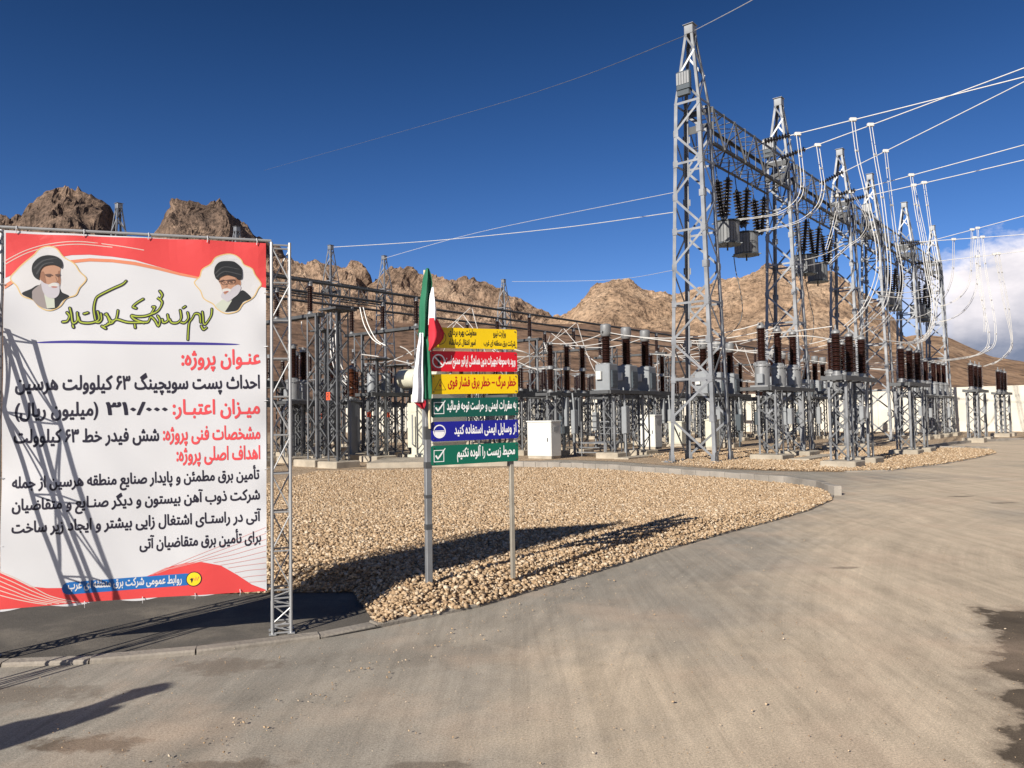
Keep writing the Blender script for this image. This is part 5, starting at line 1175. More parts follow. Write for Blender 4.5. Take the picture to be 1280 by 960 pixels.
# raking brace of the frame, its foot set out in front of the banner
C1, F0 = Vector((-3.50, 5.13, 2.26)), Vector((-3.36, 4.44, 0))
o = truss('raking_brace', 'leaning lattice brace propping the banner frame from in front', (C1 - F0).length, .14, .0105, 'brace', 5)
o.location = F0
dz = (C1 - F0).normalized()
xz = Vector((1, .1, 0)); xz = (xz - dz * xz.dot(dz)).normalized()
o.rotation_euler = Matrix((xz, dz.cross(xz), dz)).transposed().to_euler()

# ---------------------------------------------------------------- safety sign
G1, G2 = Vector((-.7933, 7.3732, 0)), Vector((-.0183, 7.7912, 0))
sx = (G2 - G1).normalized()
sg = empty('safety_sign', 'post-mounted safety sign of six stacked coloured boards on the gravel', 'sign')
SK = .9226
sg.location = (G1.x * SK, G1.y * SK, .12)
sg.scale = (SK, SK, SK)
sg.rotation_euler = (0, 0, math.atan2(sx.y, sx.x))
mb = MB()
mb.cbox((-.005, .0, 1.06), (.058, .058, 2.16), .006)
po = tag(mb.build('post', M['steel'], sg), 'thick grey square post with dark stains')
for z, hh in ((.55, .05), (.83, .03), (1.12, .06), (1.42, .12)):
    mb = MB()
    mb.box((-.005, 0, z), (.0605, .0605, hh))
    mb.build('tape_band', M['steel_dull'], po)
mb = MB()
mb.cbox((.885, .012, 1.02), (.040, .040, 2.08), .004)
po2 = mb.build('post', mat('sand_painted_post', (.30, .275, .23), .55, .25, .2, 6), sg)
mb = MB()
mb.cbox((.11, .03, 1.2), (.022, .022, 2.0), .003)
BOARDS = [('yellow', .02, 2.214, .196, 'black'), ('red', .018, 1.993, .192, 'white'), ('yellow', .022, 1.779, .188, 'crimson'), ('green_dark', .020, 1.562, .18, 'white'), ('blue', .018, 1.337, .184, 'white'), ('green', .014, 1.114, .184, 'white')]
STX = [[('وزارت نیرو', .80, .66, .128, .085), ('شرکت برق منطقه ای غرب', .905, .555, .035, .072), ('معاونت بهره برداری', .48, .185, .128, .085), ('امور انتقال کرمانشاه', .47, .19, .035, .075)],
       [('ورود به محوطه تجهیزات بدون هماهنگی اپراتور ممنوع است', .905, .150, .072, .11)],
       [('خطر مرگ – خطر برق فشار قوی', .905, .170, .075, .125)],
       [('به مقررات ایمنی و حراست توجه فرمائید', .905, .160, .070, .115)],
       [('از وسایل ایمنی استفاده کنید', .905, .235, .065, .120)],
       [('محیط زیست را آلوده نکنیم', .890, .265, .070, .120)]]
SL = .011
for i, (c, x0, z0, hh, tc_) in enumerate(BOARDS):
    def spl(s, t, layer, x0=x0, z0=z0):
        return (x0 + s, -.034 - .0042 - layer, z0 + t + SL * s)
    mb = MB()
    wB = .925
    b = .012
    ol = [(b, 0), (wB - b, 0), (wB, b), (wB, hh - b), (wB - b, hh), (b, hh), (0, hh - b), (0, b)]
    vs = [spl(s, t, 0) for s, t in ol] + [spl(s, t, -.004) for s, t in ol]
    mb.add(vs, [tuple(range(8)), tuple(range(15, 7, -1))] + [((k + 1) % 8, k, k + 8, (k + 1) % 8 + 8) for k in range(8)])
    bd = tag(mb.build('board', S_[c], sg), {0: 'yellow board with black two-column lettering', 1: 'red board with a white no-entry ring', 2: 'yellow board with red danger lettering and lightning triangle', 3: 'upper green board with a ticked box', 4: 'dark blue board with a round head symbol', 5: 'lowest green board with a ticked box'}[i])
    for (t, xr, xl, y, em) in STX[i]:
        mb = MB()
        lettering(mb, t, xr, xl, y, em, spl, .001)
        mb.build('lettering', S_[tc_], bd)
    mb = MB()
    if i == 0:
        disc(mb, (.095, .098), .066, spl, .001, 0)
        disc(mb, (.095, .098), .060, spl, .0016, 1)
        flat(mb, [(.07, .055), (.10, .06), (.125, .085), (.12, .125), (.105, .11), (.09, .13), (.06, .12), (.085, .095)], spl, .0022, 2)
        ms = [S_['black'], S_['yellow'], S_['crimson']]
    elif i == 1:
        disc(mb, (.083, .098), .066, spl, .001, 0, r2=.054)
        disc(mb, (.083, .098), .053, spl, .0008, 1)
        stroke(mb, [(.044, .137), (.122, .059)], .013, spl, .0018, 0, cap=False)
        flat(mb, [(.075, .058), (.095, .058), (.10, .10), (.112, .118), (.094, .125), (.098, .142), (.07, .142), (.072, .125), (.056, .115), (.072, .10)], spl, .0013, 2)
        ms = [S_['white'], S_['crimson'], S_['black']]
    elif i == 2:
        stroke(mb, [(.035, .04), (.148, .04), (.0915, .142)], .008, spl, .001, 0, True)
        flat(mb, [(.096, .115), (.078, .078), (.092, .08), (.086, .05), (.106, .088), (.092, .086)], spl, .001, 1)
        ms = [S_['black'], S_['crimson']]
    elif i in (3, 5):
        stroke(mb, [(.03, .035), (.128, .035), (.128, .14), (.03, .14)], .009, spl, .001, 0, True)
        stroke(mb, [(.05, .088), (.068, .062), (.088, .085), (.142, .155)], [.017, .017, .016, .008], spl, .0014, 0)
        ms = [S_['white'], S_['white']]
    else:
        disc(mb, (.083, .093), .064, spl, .001, 0, r2=.053)
        mb.add([spl(.083 + .050 * math.cos(math.pi + math.pi * k / 14), .090 + .050 * math.sin(math.pi + math.pi * k / 14), .001) for k in range(15)], [tuple(range(15))], 0)
        stroke(mb, [(.036, .098), (.13, .098)], .008, spl, .0014, 0, cap=False)
        ms = [S_['white'], S_['white']]
    mb.build('symbol', ms, bd)
    for s in (.025, wB - .025):
        for t in (.022, hh - .022):
            mb = MB()
            q = spl(s, t, .003)
            mb.lathe([(.006, -.004), (.006, .003), (.003, .004)], 8, (q[0], q[1], q[2]), 0, 'y')
            mb.build('bolt', M['steel_dull'], bd)

# ---------------------------------------------------------------- flag
fl = empty('flag', 'limp green, white and red flag hanging beside the safety sign', 'flag')
fl.location = (G1.x * SK, G1.y * SK, .12)
fl.scale = (SK, SK, SK)
fl.rotation_euler = (0, 0, math.atan2(sx.y, sx.x))
mb = MB()
mb.tube([(.0, -.05, 1.46), (-.02, -.062, 2.0), (-.034, -.05, 2.94)], .012, 8)
mb.build('flag_pole', mat('pale_wood', (.62, .52, .33), .6, 0, .15, 9, stretch=(12, 12, 1)), fl, True)
mb = MB()
mb.tube([(-.08, -.045, 1.70), (.0, -.04, 1.50)], .011, 8)
mb.build('strut', M['steel'], fl, True)
FC = [mat('flag_green', (.008, .12, .06), .75, 0, .1, 6), mat('flag_white', (.72, .72, .76), .75, 0, .05, 6), mat('flag_red', (.50, .012, .03), .75, 0, .1, 6)]
def fold(name, rows, mi, depth, pl, seed, lab=None):
    # rows: (z, x_left, x_right) from the top down; pleats run downwards
    mb = MB()
    nx = 26
    zz = np.linspace(rows[0][0], rows[-1][0], 40)
    zs_ = [r[0] for r in rows][::-1]
    xl = np.interp(zz, zs_, [r[1] for r in rows][::-1])
    xr = np.interp(zz, zs_, [r[2] for r in rows][::-1])
    vs = []
    for j, z in enumerate(zz):
        for i in range(nx + 1):
            q = i / nx
            x = xl[j] + (xr[j] - xl[j]) * q
            amp = min(.022, .30 * (xr[j] - xl[j]))
            y = depth - amp * math.sin(math.pi * q) - amp * .8 * math.sin(q * math.pi * pl + seed + z * 1.5)
            x += .010 * noise.noise(Vector((z * 6, q * 2, seed))) * min(1, (rows[0][0] - z) * 8)
            y -= .012 * noise.noise(Vector((z * 4, q * 5, seed + 3))) + amp * .18 * math.sin(q * 11 + z * 7 + seed)
            vs.append((x, y, z))
    fs = [(j * (nx + 1) + i, (j + 1) * (nx + 1) + i, (j + 1) * (nx + 1) + i + 1, j * (nx + 1) + i + 1) for j in range(39) for i in range(nx)]
    mb.add(vs, fs)
    o = mb.build(name, FC[mi], fl, True)
    md = o.modifiers.new('thickness', 'SOLIDIFY')
    md.thickness = .003
    if lab: o['label'] = lab
    return o
fz = lambda Y: 2.955 - (Y - 25) / 4.571 * (2.955 - 1.728) / 163.0
fx = lambda X, Y: (500 + X / 4.571 - 530) * .0093 - .02 + (Y - 25) * .00002
def rows(l): return [(fz(Y), fx(a, Y), fx(b, Y)) for Y, a, b in l]
fold('green_stripe', rows([(25, 134, 144), (60, 124, 152), (110, 114, 160), (160, 108, 156), (230, 101, 145), (330, 94, 138), (420, 92, 134)]), 0, -.075, 3, .3)
fold('white_stripe', rows([(135, 152, 162), (180, 142, 166), (240, 137, 170), (330, 132, 176), (350, 130, 177)]), 1, -.112, 2, 1.0)
fold('red_stripe', rows([(312, 134, 174), (340, 132, 188), (390, 132, 210), (420, 131, 205), (450, 130, 188), (480, 130, 155), (496, 130, 140)]), 2, -.118, 2, 2.0)
fold('white_stripe', rows([(395, 92, 110), (480, 82, 108), (600, 66, 106), (720, 54, 104), (785, 47, 102)]), 1, -.082, 3, 2.6)
fold('green_stripe', rows([(410, 106, 136), (500, 104, 148), (600, 103, 150), (690, 102, 150), (768, 102, 146)]), 0, -.070, 3, 4.0)
fold('red_stripe', rows([(775, 49, 112), (790, 60, 114), (805, 76, 110), (822, 92, 104)]), 2, -.080, 2, 5.0)
# ---------------------------------------------------------------- switchyard: gantries
def lattice(h, b0, b1, levels, leg_w, brace_w, root, mat_leg, mat_br, t=.012, horiz=2, names=('leg', 'bracing'), gusset=0):
    # b0/b1: (half x, half y) at the foot and at the top; levels: heights of the panel points
    hx = lambda z: b0[0] + (b1[0] - b0[0]) * z / h
    hy = lambda z: b0[1] + (b1[1] - b0[1]) * z / h
    sg_ = [(-1, -1), (1, -1), (1, 1), (-1, 1)]
    for a, b in sg_:
        m_ = MB()
        m_.angle((a * hx(0), b * hy(0), 0), (a * hx(h), b * hy(h), h), leg_w, t, (-a, 0, 0), (0, -b, 0))
        m_.build(names[0], mat_leg, root)
    m_ = MB()
    for k in range(len(levels) - 1):
        z0, z1 = levels[k], levels[k + 1]
        for i in range(4):
            a, b = sg_[i], sg_[(i + 1) % 4]
            n = Vector(((a[0] + b[0]) / 2, (a[1] + b[1]) / 2, 0))
            e = n * (t * .5 + .002)
            if (k + i) % 2: a, b = b, a
            p = Vector((a[0] * hx(z0), a[1] * hy(z0), z0)) + e
            q = Vector((b[0] * hx(z1), b[1] * hy(z1), z1)) + e
            sd = Vector((-n.y, n.x, 0)) + Vector((0, 0, .7))
            m_.bar(p, q, brace_w, t * .8, n.cross(q - p))
            if gusset:
                for w_ in (sg_[i], sg_[(i + 1) % 4]):
                    c = Vector((w_[0] * hx(z0), w_[1] * hy(z0), z0)) + n * (t + .003)
                    inw = Vector((-n.y, n.x, 0)).normalized()
                    s_in = -1 if inw.dot(Vector((w_[0], w_[1], 0))) > 0 else 1
                    c += inw * s_in * gusset * .42
                    m_.bar(c - Vector((0, 0, gusset * .55)), c + Vector((0, 0, gusset * .55)), gusset * .8, .008, inw)
            if horiz and k and k % horiz == 0:
                p = Vector((sg_[i][0] * hx(z0), sg_[i][1] * hy(z0), z0)) + e * 1.6
                q = Vector((sg_[(i + 1) % 4][0] * hx(z0), sg_[(i + 1) % 4][1] * hy(z0), z0)) + e * 1.6
                m_.bar(p, q, brace_w, t * .8, (0, 0, 1))
    m_.build(names[1], mat_br, root)

ZT, HP = 11.9, 14.63
def gantry_column():
    o = empty('gantry_column', 'x', 'gantry column')
    b0, b1 = (.62, .80), (.40, .46)
    lv = [.12 + (ZT - .2) * (1 - (1 - k / 10) ** 1.12) for k in range(11)]
    lattice(ZT, b0, b1, lv, .12, .075, o, M['steel'], M['steel'], .014, gusset=.2)
    m_ = MB()
    top = (.15, .15)
    H = HP - .32
    for a in (-1, 1):
        for b in (-1, 1):
            m_.angle((a * b1[0], b * b1[1], ZT), (a * top[0], b * top[1], H), .09, .012, (-a, 0, 0), (0, -b, 0))
    zs = [ZT + .02, ZT + 1.0, ZT + 1.8, H]
    for k in range(3):
        f0, f1 = (zs[k] - ZT) / (H - ZT), (zs[k + 1] - ZT) / (H - ZT)
        c = lambda f, s: (s[0] * (b1[0] + (top[0] - b1[0]) * f), s[1] * (b1[1] + (top[1] - b1[1]) * f))
        q = [(-1, -1), (1, -1), (1, 1), (-1, 1)]
        for i in range(4):
            a, b = q[i], q[(i + 1) % 4]
            if (k + i) % 2: a, b = b, a
            m_.bar((*c(f0, a), zs[k]), (*c(f1, b), zs[k + 1]), .065, .01, (0, 0, 1))
            if k == 0:
                m_.bar((*c(f0, a), zs[k]), (*c(f0, b), zs[k]), .08, .01, (0, 0, 1))
    m_.build('peak_frame', M['steel'], o)
    m_ = MB()
    m_.cbox((0, 0, H + .16), (.32, .32, .30), .02)
    m_.box((0, 0, H + .33), (.38, .38, .016))
    m_.build('peak_cap', M['steel'], o)
    for a in (-1, 1):
        for b in (-1, 1):
            m_ = MB()
            m_.cbox((a * b0[0], b * b0[1], .02), (.34, .34, .04), .01)
            m_.bar((a * b0[0], b * b0[1], .04), (a * b0[0] - a * .02, b * b0[1], .34), .2, .012, (1, 0, 0))
            for i in (-1, 1):
                for j in (-1, 1):
                    m_.tube([(a * b0[0] + i * .12, b * b0[1] + j * .12, .03), (a * b0[0] + i * .12, b * b0[1] + j * .12, .09)], .014, 6)
            m_.build('base_plate', M['steel'], o)
    return o
def floodlight(root, x, y, z):
    m_ = MB()
    m_.cbox((x, y, z), (.16, .50, .62), .03)
    m_.bar((x, y, z - .31), (x + .2, y, z - .62), .05, .03)
    b = m_.build('floodlight', M['slate_paint'], root)
    m_ = MB()
    for k in range(5):
        m_.box((x - .085, y - .19 + k * .095, z + .05), (.02, .07, .40))
    m_.build('lamp_grille', M['alu'], b)
    m_ = MB()
    m_.cbox((x - .005, y, z - .42), (.15, .44, .18), .02)
    m_.build('gear_box', M['slate_paint'], b)
UC = [0, 8.12, 16.44, 21.82, 29.57, 37.74]
NTH = ['first and tallest-looking', 'second', 'third', 'fourth', 'fifth', 'sixth and farthest']
for k, u in enumerate(UC):
    o = make('gantry_column', gantry_column, u, 0, 0, f'tall galvanised lattice gantry column, {NTH[k]} in the main row beside the road', 'columns of the main gantry')
    GC = globals().setdefault('GC_', []); GC.append(o)
LAMP_COLUMNS = [(0, .05), (1, .3), (3, .1)]
UR = [-3.5, 4.0, 11.5, 16.6, 31.0]
RN = ['above the portrait on the banner', 'over the top right corner of the banner', 'behind the white dropper cables beside the banner', 'right of the tallest rear peak', 'behind the right edge of the yellow sign board']
for k, u in enumerate(UR):
    o = make('gantry_column', gantry_column, u, 33.9, 0, f'distant lattice gantry column in the rear row, {RN[k]}', 'columns of the rear gantry')
    o.scale = (1, 1, .967)
for k, y in LAMP_COLUMNS:
    floodlight(GC_[k], -.48, y, 12.62)
def gantry_beam(L, zb=10.62, zt=11.86, hw=.50):
    o = empty('gantry_beam', 'x', 'gantry beam')
    x0, x1 = .46, L - .46
    for b in (-1, 1):
        for z, dz in ((zb, 1), (zt, -1)):
            m_ = MB()
            m_.angle((x0, b * hw, z), (x1, b * hw, z), .10, .012, (0, -b, 0), (0, 0, dz))
            m_.build('chord', M['steel_dull'], o)
    m_ = MB()
    n = max(4, round(L / 1.05))
    for k in range(n):
        xa, xb = x0 + (x1 - x0) * k / n, x0 + (x1 - x0) * (k + 1) / n
        s = k % 2
        for b in (-1, 1):
            m_.bar((xa, b * (hw + .01), zb if s else zt), (xb, b * (hw + .01), zt if s else zb), .07, .01, (0, b, 1))
            m_.bar((xa, b * (hw + .034), zb), (xa, b * (hw + .034), zt), .055, .01, (1, 0, 0))
        for z in (zb, zt):
            m_.bar((xa, -hw if s else hw, z), (xb, hw if s else -hw, z), .07, .01, (1, 0, 0))
            m_.bar((xa, -hw, z + .012), (xa, hw, z + .012), .06, .01, (1, 0, 0))
    m_.build('bracing', M['stand_leg'], o)
    for x in (x0, x1):
        m_ = MB()
        m_.box((x, 0, (zb + zt) / 2), (.016, 1.06, .26))
        m_.box((x, 0, zt - .08), (.014, 1.06, .2))
        m_.build('end_plate', M['steel_dull'], o)
    return o
SPAN = ['first', 'second', 'short third', 'fourth', 'fifth']
for k in range(5):
    L = UC[k + 1] - UC[k]
    o = make('gantry_beam%.1f' % L, lambda: gantry_beam(L), UC[k], 0, 0, f'dark box-lattice gantry beam of the main row, {SPAN[k]} span from the tallest column', 'beams of the main gantry')
for k in range(3):
    L = UR[k + 1] - UR[k]
    o = make('gantry_beam%.2f' % L, lambda: gantry_beam(L, 10.2, 11.4), UR[k], 33.9, 0, f'distant box-lattice beam of the rear gantry, {SPAN[k].split()[-1]} span counted from the banner', 'beams of the rear gantry')

# ---------------------------------------------------------------- insulators and apparatus
def bits(name, m, o, *profs, smooth=True, n=14):
    for p in profs:
        m_ = MB()
        m_.lathe(p, n)
        m_.build(name, m, o, smooth)
def plate(name, m, o, c, d):
    m_ = MB()
    m_.box(c, d)
    m_.build(name, m, o)
def sheds(z0, z1, rc, rs, n, alt=0.0):
    p = [(rc, z0)]
    d = (z1 - z0) / n
    for k in range(n):
        z = z0 + k * d
        r = rs * (1 - (alt if k % 2 else 0))
        p += [(rc, z + .18 * d), (r * .97, z + .30 * d), (r, z + .42 * d), (rc * 1.1, z + .80 * d)]
    p.append((rc, z1))
    return p
def insulator_string():
    o = empty('insulator_string', 'x', 'insulator')
    m_ = MB()
    m_.lathe(sheds(-1.36, -.06, .06, .175, 11), 14)
    m_.build('disc_stack', M['black_glass'], o, True)
    m_ = MB()
    m_.tube([(0, 0, -.07), (0, 0, .62)], .018, 6)
    m_.lathe([(.05, -.08), (.06, -.04), (.03, .02)], 10)
    m_.build('suspension_rod', M['steel_dull'], o, True)
    m_ = MB()
    m_.lathe([(.03, -1.48), (.06, -1.42), (.05, -1.36)], 10)
    m_.tube([(.0, 0, -1.38), (.16, 0, -1.40), (.22, 0, -1.22), (.14, 0, -1.08)], .012, 6)
    m_.build('arcing_horn', M['steel_dull'], o, True)
    m_ = MB()
    m_.tube([(.0, 0, -.06), (-.14, 0, -.02), (-.2, 0, -.2)], .012, 6)
    m_.build('arcing_horn', M['steel_dull'], o, True)
    return o
def line_trap():
    o = empty('line_trap', 'x', 'line trap')
    m_ = MB()
    n = 24
    for k in range(n):
        a = 2 * math.pi * k / n
        c, s = math.cos(a), math.sin(a)
        m_.bar((.42 * c, .42 * s, -.36), (.42 * c, .42 * s, .36), .094, .02, (-s, c, 0))
    m_.lathe([(.37, -.34), (.39, -.34), (.39, .34), (.37, .34)], 24)
    m_.build('coil_drum', M['trap'], o)
    for z in (-.40, .40):
        m_ = MB()
        for k in range(4):
            a = math.pi * k / 4 + .2
            m_.bar((-.53 * math.cos(a), -.53 * math.sin(a), z), (.53 * math.cos(a), .53 * math.sin(a), z), .03, .075, (0, 0, 1))
        m_.lathe([(.44, z - .02), (.47, z - .02), (.47, z + .02), (.44, z + .02)], 24)
        m_.build('end_spider', M['slate_paint'], o)
    m_ = MB()
    m_.tube([(0, 0, .4), (0, 0, .92)], .02, 6)
    m_.build('hanger', M['steel_dull'], o)
    m_ = MB()
    m_.tube([(0, 0, -.4), (0, 0, -.62)], .03, 6)
    m_.build('terminal_stud', M['steel_dull'], o)
    return o
PH = ['first', 'second', 'third']
BAYS = {0: (0.0, 'first bay'), 1: (8.12, 'second bay'), 3: (21.82, 'fourth bay'), 4: (29.57, 'fifth bay')}
for bi, (u0, bn_) in BAYS.items():
    for k in range(3):
        du = (2.3, 4.0, 5.65)[k]
        for s in (-1, 1):
            o = make('insulator_string', insulator_string, u0 + du, s * .21, 9.95, f'dark disc string of the {PH[k]} V pair, {"road" if s < 0 else "yard"} side arm, {bn_} of gantry', 'insulator strings hung from the gantry beams')
            o.rotation_euler = Matrix.Rotation(YA, 3, 'Z').to_4x4().to_3x3().to_euler()
            e = Matrix.Rotation(YA, 3, 'Z') @ Matrix.Rotation(s * -.105, 3, 'X')
            o.rotation_euler = e.to_euler()
        if k < 2:
            make('line_trap', line_trap, u0 + du + .25, 0, 8.02 - .12 * k, f'grey drum line trap under the {PH[k]} insulator pair, {bn_} of the gantry', 'line traps hung under the gantry')

def stand(name, xs, ys, w, h, plat, mt='steel', plinth=.22):
    # two or more lattice pylons under one platform
    def b():
        o = empty('support_stand', 'x', 'support stand')
        for x in xs:
            for y in ys:
                c = bpy.data.objects.new('pylon', None)
                c.empty_display_size = .1
                COL.objects.link(c)
                c.parent = o
                c.location = (x, y, plinth)
                n = max(4, round((h - plinth) / (w * 1.05)))
                lattice(h - plinth - .1, (w / 2, w / 2), (w / 2, w / 2), [.05 + (h - plinth - .2) * k / n for k in range(n + 1)], .065, .042, c, M['stand_leg'], M['stand'], .009, 0)
        m_ = MB()
        x0, x1, y0, y1 = plat
        for y in (y0, y1):
            m_.box(((x0 + x1) / 2, y, h - .05), (x1 - x0, .07, .13))
        nx = max(2, round((x1 - x0) / .75))
        for k in range(nx + 1):
            m_.box((x0 + (x1 - x0) * k / nx, (y0 + y1) / 2, h - .055), (.09, y1 - y0 - .075, .11))
        m_.build('platform', M['steel_dull'], o)
        return o
    return b
def footing(u, v, sx_=.62, sy_=.62, h=.24):
    def b():
        m_ = MB()
        m_.cbox((0, 0, h / 2 - .03), (sx_, sy_, h), .025)
        o = m_.build('concrete_footing', M['concrete'])
        return tag(o, None, 'footing')
    return make('footing%s_%s_%s' % (sx_, sy_, h), b, u, v, 0, 'pale concrete footing block under a steel structure in the switchyard', 'concrete footings in the switchyard')
def tank_ct():
    o = empty('current_transformer', 'x', 'transformer')
    m_ = MB()
    m_.lathe([(.27, 0), (.27, .05), (.245, .06), (.245, .68), (.285, .69), (.285, .75), (.20, .80), (.17, .86)], 24)
    for k in range(12):
        a = 2 * math.pi * k / 12
        m_.tube([(.262 * math.cos(a), .262 * math.sin(a), .66), (.262 * math.cos(a), .262 * math.sin(a), .80)], .014, 6)
    m_.cbox((0, 0, .03), (.62, .62, .06), .01)
    t = m_.build('tank', M['alu'], o, True)
    m_ = MB()
    m_.cbox((-.30, -.05, .28), (.16, .22, .30), .015)
    m_.build('terminal_box', M['grey_paint'], t)
    m_ = MB()
    m_.lathe(sheds(.86, 1.98, .11, .165, 17, .14), 14)
    m_.build('porcelain', M['porcelain'], o, True)
    m_ = MB()
    m_.lathe([(.12, 1.96), (.14, 1.98), (.14, 2.05), (.10, 2.08), (.06, 2.16)], 14)
    m_.tube([(-.2, 0, 2.12), (.2, 0, 2.12)], .03, 8)
    m_.build('head_cap', M['alu'], o, True)
    return o
def box_ct():
    o = empty('voltage_transformer', 'x', 'transformer')
    m_ = MB()
    m_.cbox((0, 0, .50), (.60, .62, .94), .03)
    m_.box((0, 0, .02), (.7, .7, .04))
    b = m_.build('base_tank', M['grey_paint'], o)
    m_ = MB()
    m_.cbox((.02, -.33, .42), (.40, .06, .62), .01)
    for k in range(4):
        m_.box((.02, -.365, .22 + k * .13), (.34, .012, .05))
    m_.build('cooling_panel', M['slate_paint'], b)
    m_ = MB()
    m_.cbox((-.36, .1, .55), (.12, .22, .3), .01)
    m_.build('terminal_box', M['white_paint'], b)
    m_ = MB()
    m_.lathe(sheds(.99, 2.02, .13, .205, 15, .12), 14)
    m_.build('porcelain', M['porcelain'], o, True)
    m_ = MB()
    m_.lathe([(.16, .95), (.22, .97), (.22, 1.0), (.14, 1.02)], 14)
    m_.build('neck_flange', M['alu'], o, True)
    m_ = MB()
    m_.lathe([(.15, 2.0), (.17, 2.03), (.20, 2.08), (.20, 2.40), (.16, 2.45), (.03, 2.47)], 18)
    m_.tube([(-.3, 0, 2.16), (.3, 0, 2.16)], .028, 8)
    m_.build('head_cap', M['alu'], o, True)
    return o
def breaker():
    o = empty('circuit_breaker', 'x', 'circuit breaker')
    bits('flange', M['alu'], o, [(.16, 0), (.16, .06), (.10, .07), (.10, .12)], [(.10, .92), (.15, .94), (.15, 1.06), (.10, 1.08)], [(.09, 1.90), (.13, 1.92), (.13, 1.99), (.05, 2.02)])
    plate('terminal_plate', M['alu'], o, (.24, 0, 1.0), (.38, .12, .03))
    plate('terminal_plate', M['alu'], o, (-.22, 0, 1.97), (.34, .10, .025))
    for z0, z1, r in ((.12, .92, .15), (1.08, 1.90, .175)):
        m_ = MB()
        m_.lathe(sheds(z0, z1, .09, r, 13), 14)
        m_.build('porcelain', M['porcelain'], o, True)
    return o
def arrester():
    o = empty('surge_arrester', 'x', 'surge arrester')
    bits('flange', M['alu'], o, [(.15, 0), (.15, .05), (.10, .06), (.10, .14)], [(.09, 1.16), (.12, 1.18), (.12, 1.24), (.04, 1.30), (.025, 1.31), (.025, 1.42)])
    m_ = MB()
    m_.lathe(sheds(.14, 1.16, .10, .165, 16, .15), 14)
    m_.build('porcelain', M['porcelain'], o, True)
    return o
def post_ins():
    o = empty('post_insulator', 'x', 'insulator')
    bits('flange', M['alu'], o, [(.11, 0), (.11, .04), (.07, .05), (.07, .09)], [(.06, .98), (.09, 1.0), (.09, 1.05), (.05, 1.065)], n=10)
    m_ = MB()
    m_.cbox((0, 0, 1.115), (.14, .14, .10), .02)
    m_.build('tube_clamp', M['alu'], o)
    m_ = MB()
    m_.lathe(sheds(.09, .98, .07, .125, 13), 12)
    m_.build('porcelain', M['porcelain'], o, True)
    return o
def red_ins():
    o = empty('cable_termination', 'x', 'termination')
    bits('flange', M['alu'], o, [(.15, 0), (.15, .06), (.10, .07), (.10, .12)], [(.09, 1.2), (.12, 1.22), (.12, 1.28), (.03, 1.38)], n=12)
    m_ = MB()
    m_.lathe(sheds(.12, 1.2, .10, .15, 18), 14)
    m_.build('porcelain', M['porcelain_red'], o, True)
    return o

BN = {-1: 'beside the cream transformer', 0: 'beside the tallest gantry column', 1: 'beside the second gantry column', 2: 'beside the third gantry column', 3: 'by the fourth gantry column', 4: 'by the fifth gantry column', 5: 'by the farthest gantry column'}
UB = {-1: -8.0, 0: 0.0, 1: 8.12, 2: 16.44, 3: 21.82, 4: 29.57, 5: 37.74}
ORD = ['nearest', 'middle', 'farthest']
ORDS = ['first', 'second', 'third', 'fourth', 'fifth', 'sixth', 'seventh', 'eighth', 'ninth', 'tenth', 'eleventh', 'twelfth', 'thirteenth', 'fourteenth', 'fifteenth', 'sixteenth']
def trio(kind, builder, us, v, z, desc, group):
    for k, u in enumerate(us):
        make(kind, builder, u, v, z, desc.replace('#', ORD[k]), group)
# line-side arresters in front of the gantry
for b, uo in ((0, -.15), (1, 7.2), (3, 20.9), (4, 29.7)):
    make('stand_a', stand('a', (-1.0, 1.0), (0,), .52, 2.55, (-1.6, 1.6, -.3, .3)), uo, -4.8, 0, f'lattice stand carrying three surge arresters in front of the gantry, {BN[b]}', 'stands under the surge arresters')
    for x in (-1.0, 1.0):
        footing(uo + x, -4.8, .95, .95, .24)
    trio('surge_arrester', arrester, [uo - 1.25, uo, uo + 1.25], -4.8, 2.57, f'brown surge arrester, # of three on the roadside stand {BN[b]}', 'surge arresters in front of the gantry')
    m_ = MB()
    m_.cbox((0, 0, 0), (.26, .12, .34), .015)
    o = m_.build('counter_box', M['grey_paint'])
    tag(o, f'small grey counter box fixed to the arrester stand {BN[b]}', 'box', 'counter boxes on the arrester stands')
    put(o, uo - .1, -5.13, 1.55)
# tank current transformers just in front of the gantry
for b, uo in ((0, 3.1), (1, 10.5), (3, 24.8), (4, 29.9)):
    make('stand_b', stand('b', (-1.5, 1.1), (-.25,), .62, 2.42, (-2.1, 2.1, -.5, .5)), uo, -1.5, 0, f'lattice stand with a dark platform under grey tank transformers {BN[b]}', 'stands under the tank transformers')
    for x in (-1.5, 1.1):
        footing(uo + x, -1.75, 1.1, 1.1, .24)
    trio('current_transformer', tank_ct, [uo - 1.5, uo, uo + 1.5], -1.5, 2.435, f'grey tank current transformer with brown porcelain, # of three {BN[b]}', 'tank current transformers in front of the gantry')
    m_ = MB()
    m_.cbox((0, 0, 0), (.30, .16, .52), .015)
    o = m_.build('junction_box', M['grey_paint'])
    put(tag(o, f'grey junction box on the leg of the tank transformer stand {BN[b]}', 'box', 'junction boxes on the stands'), uo - .6, -2.1, 1.45)
# transformers with rectangular bases behind the gantry
for b in (0, 1, 2, 3, 4):
    uo = UB[b] + 2.1
    make('stand_c', stand('c', (-1.1, 1.0), (0,), .50, 2.48, (-1.9, 2.8, -.42, .42)), uo, 4.0, 0, f'lattice stand under the box-based voltage transformers {BN[b]}', 'stands under the box-based transformers')
    for x in (-1.1, 1.0):
        footing(uo + x, 4.0, .95, .95, .24)
    trio('voltage_transformer', box_ct, [uo - 1.45, uo, uo + 1.45], 4.0, 2.495, f'grey box-based transformer with round cap, # of three {BN[b]}', 'box-based voltage transformers behind the gantry')
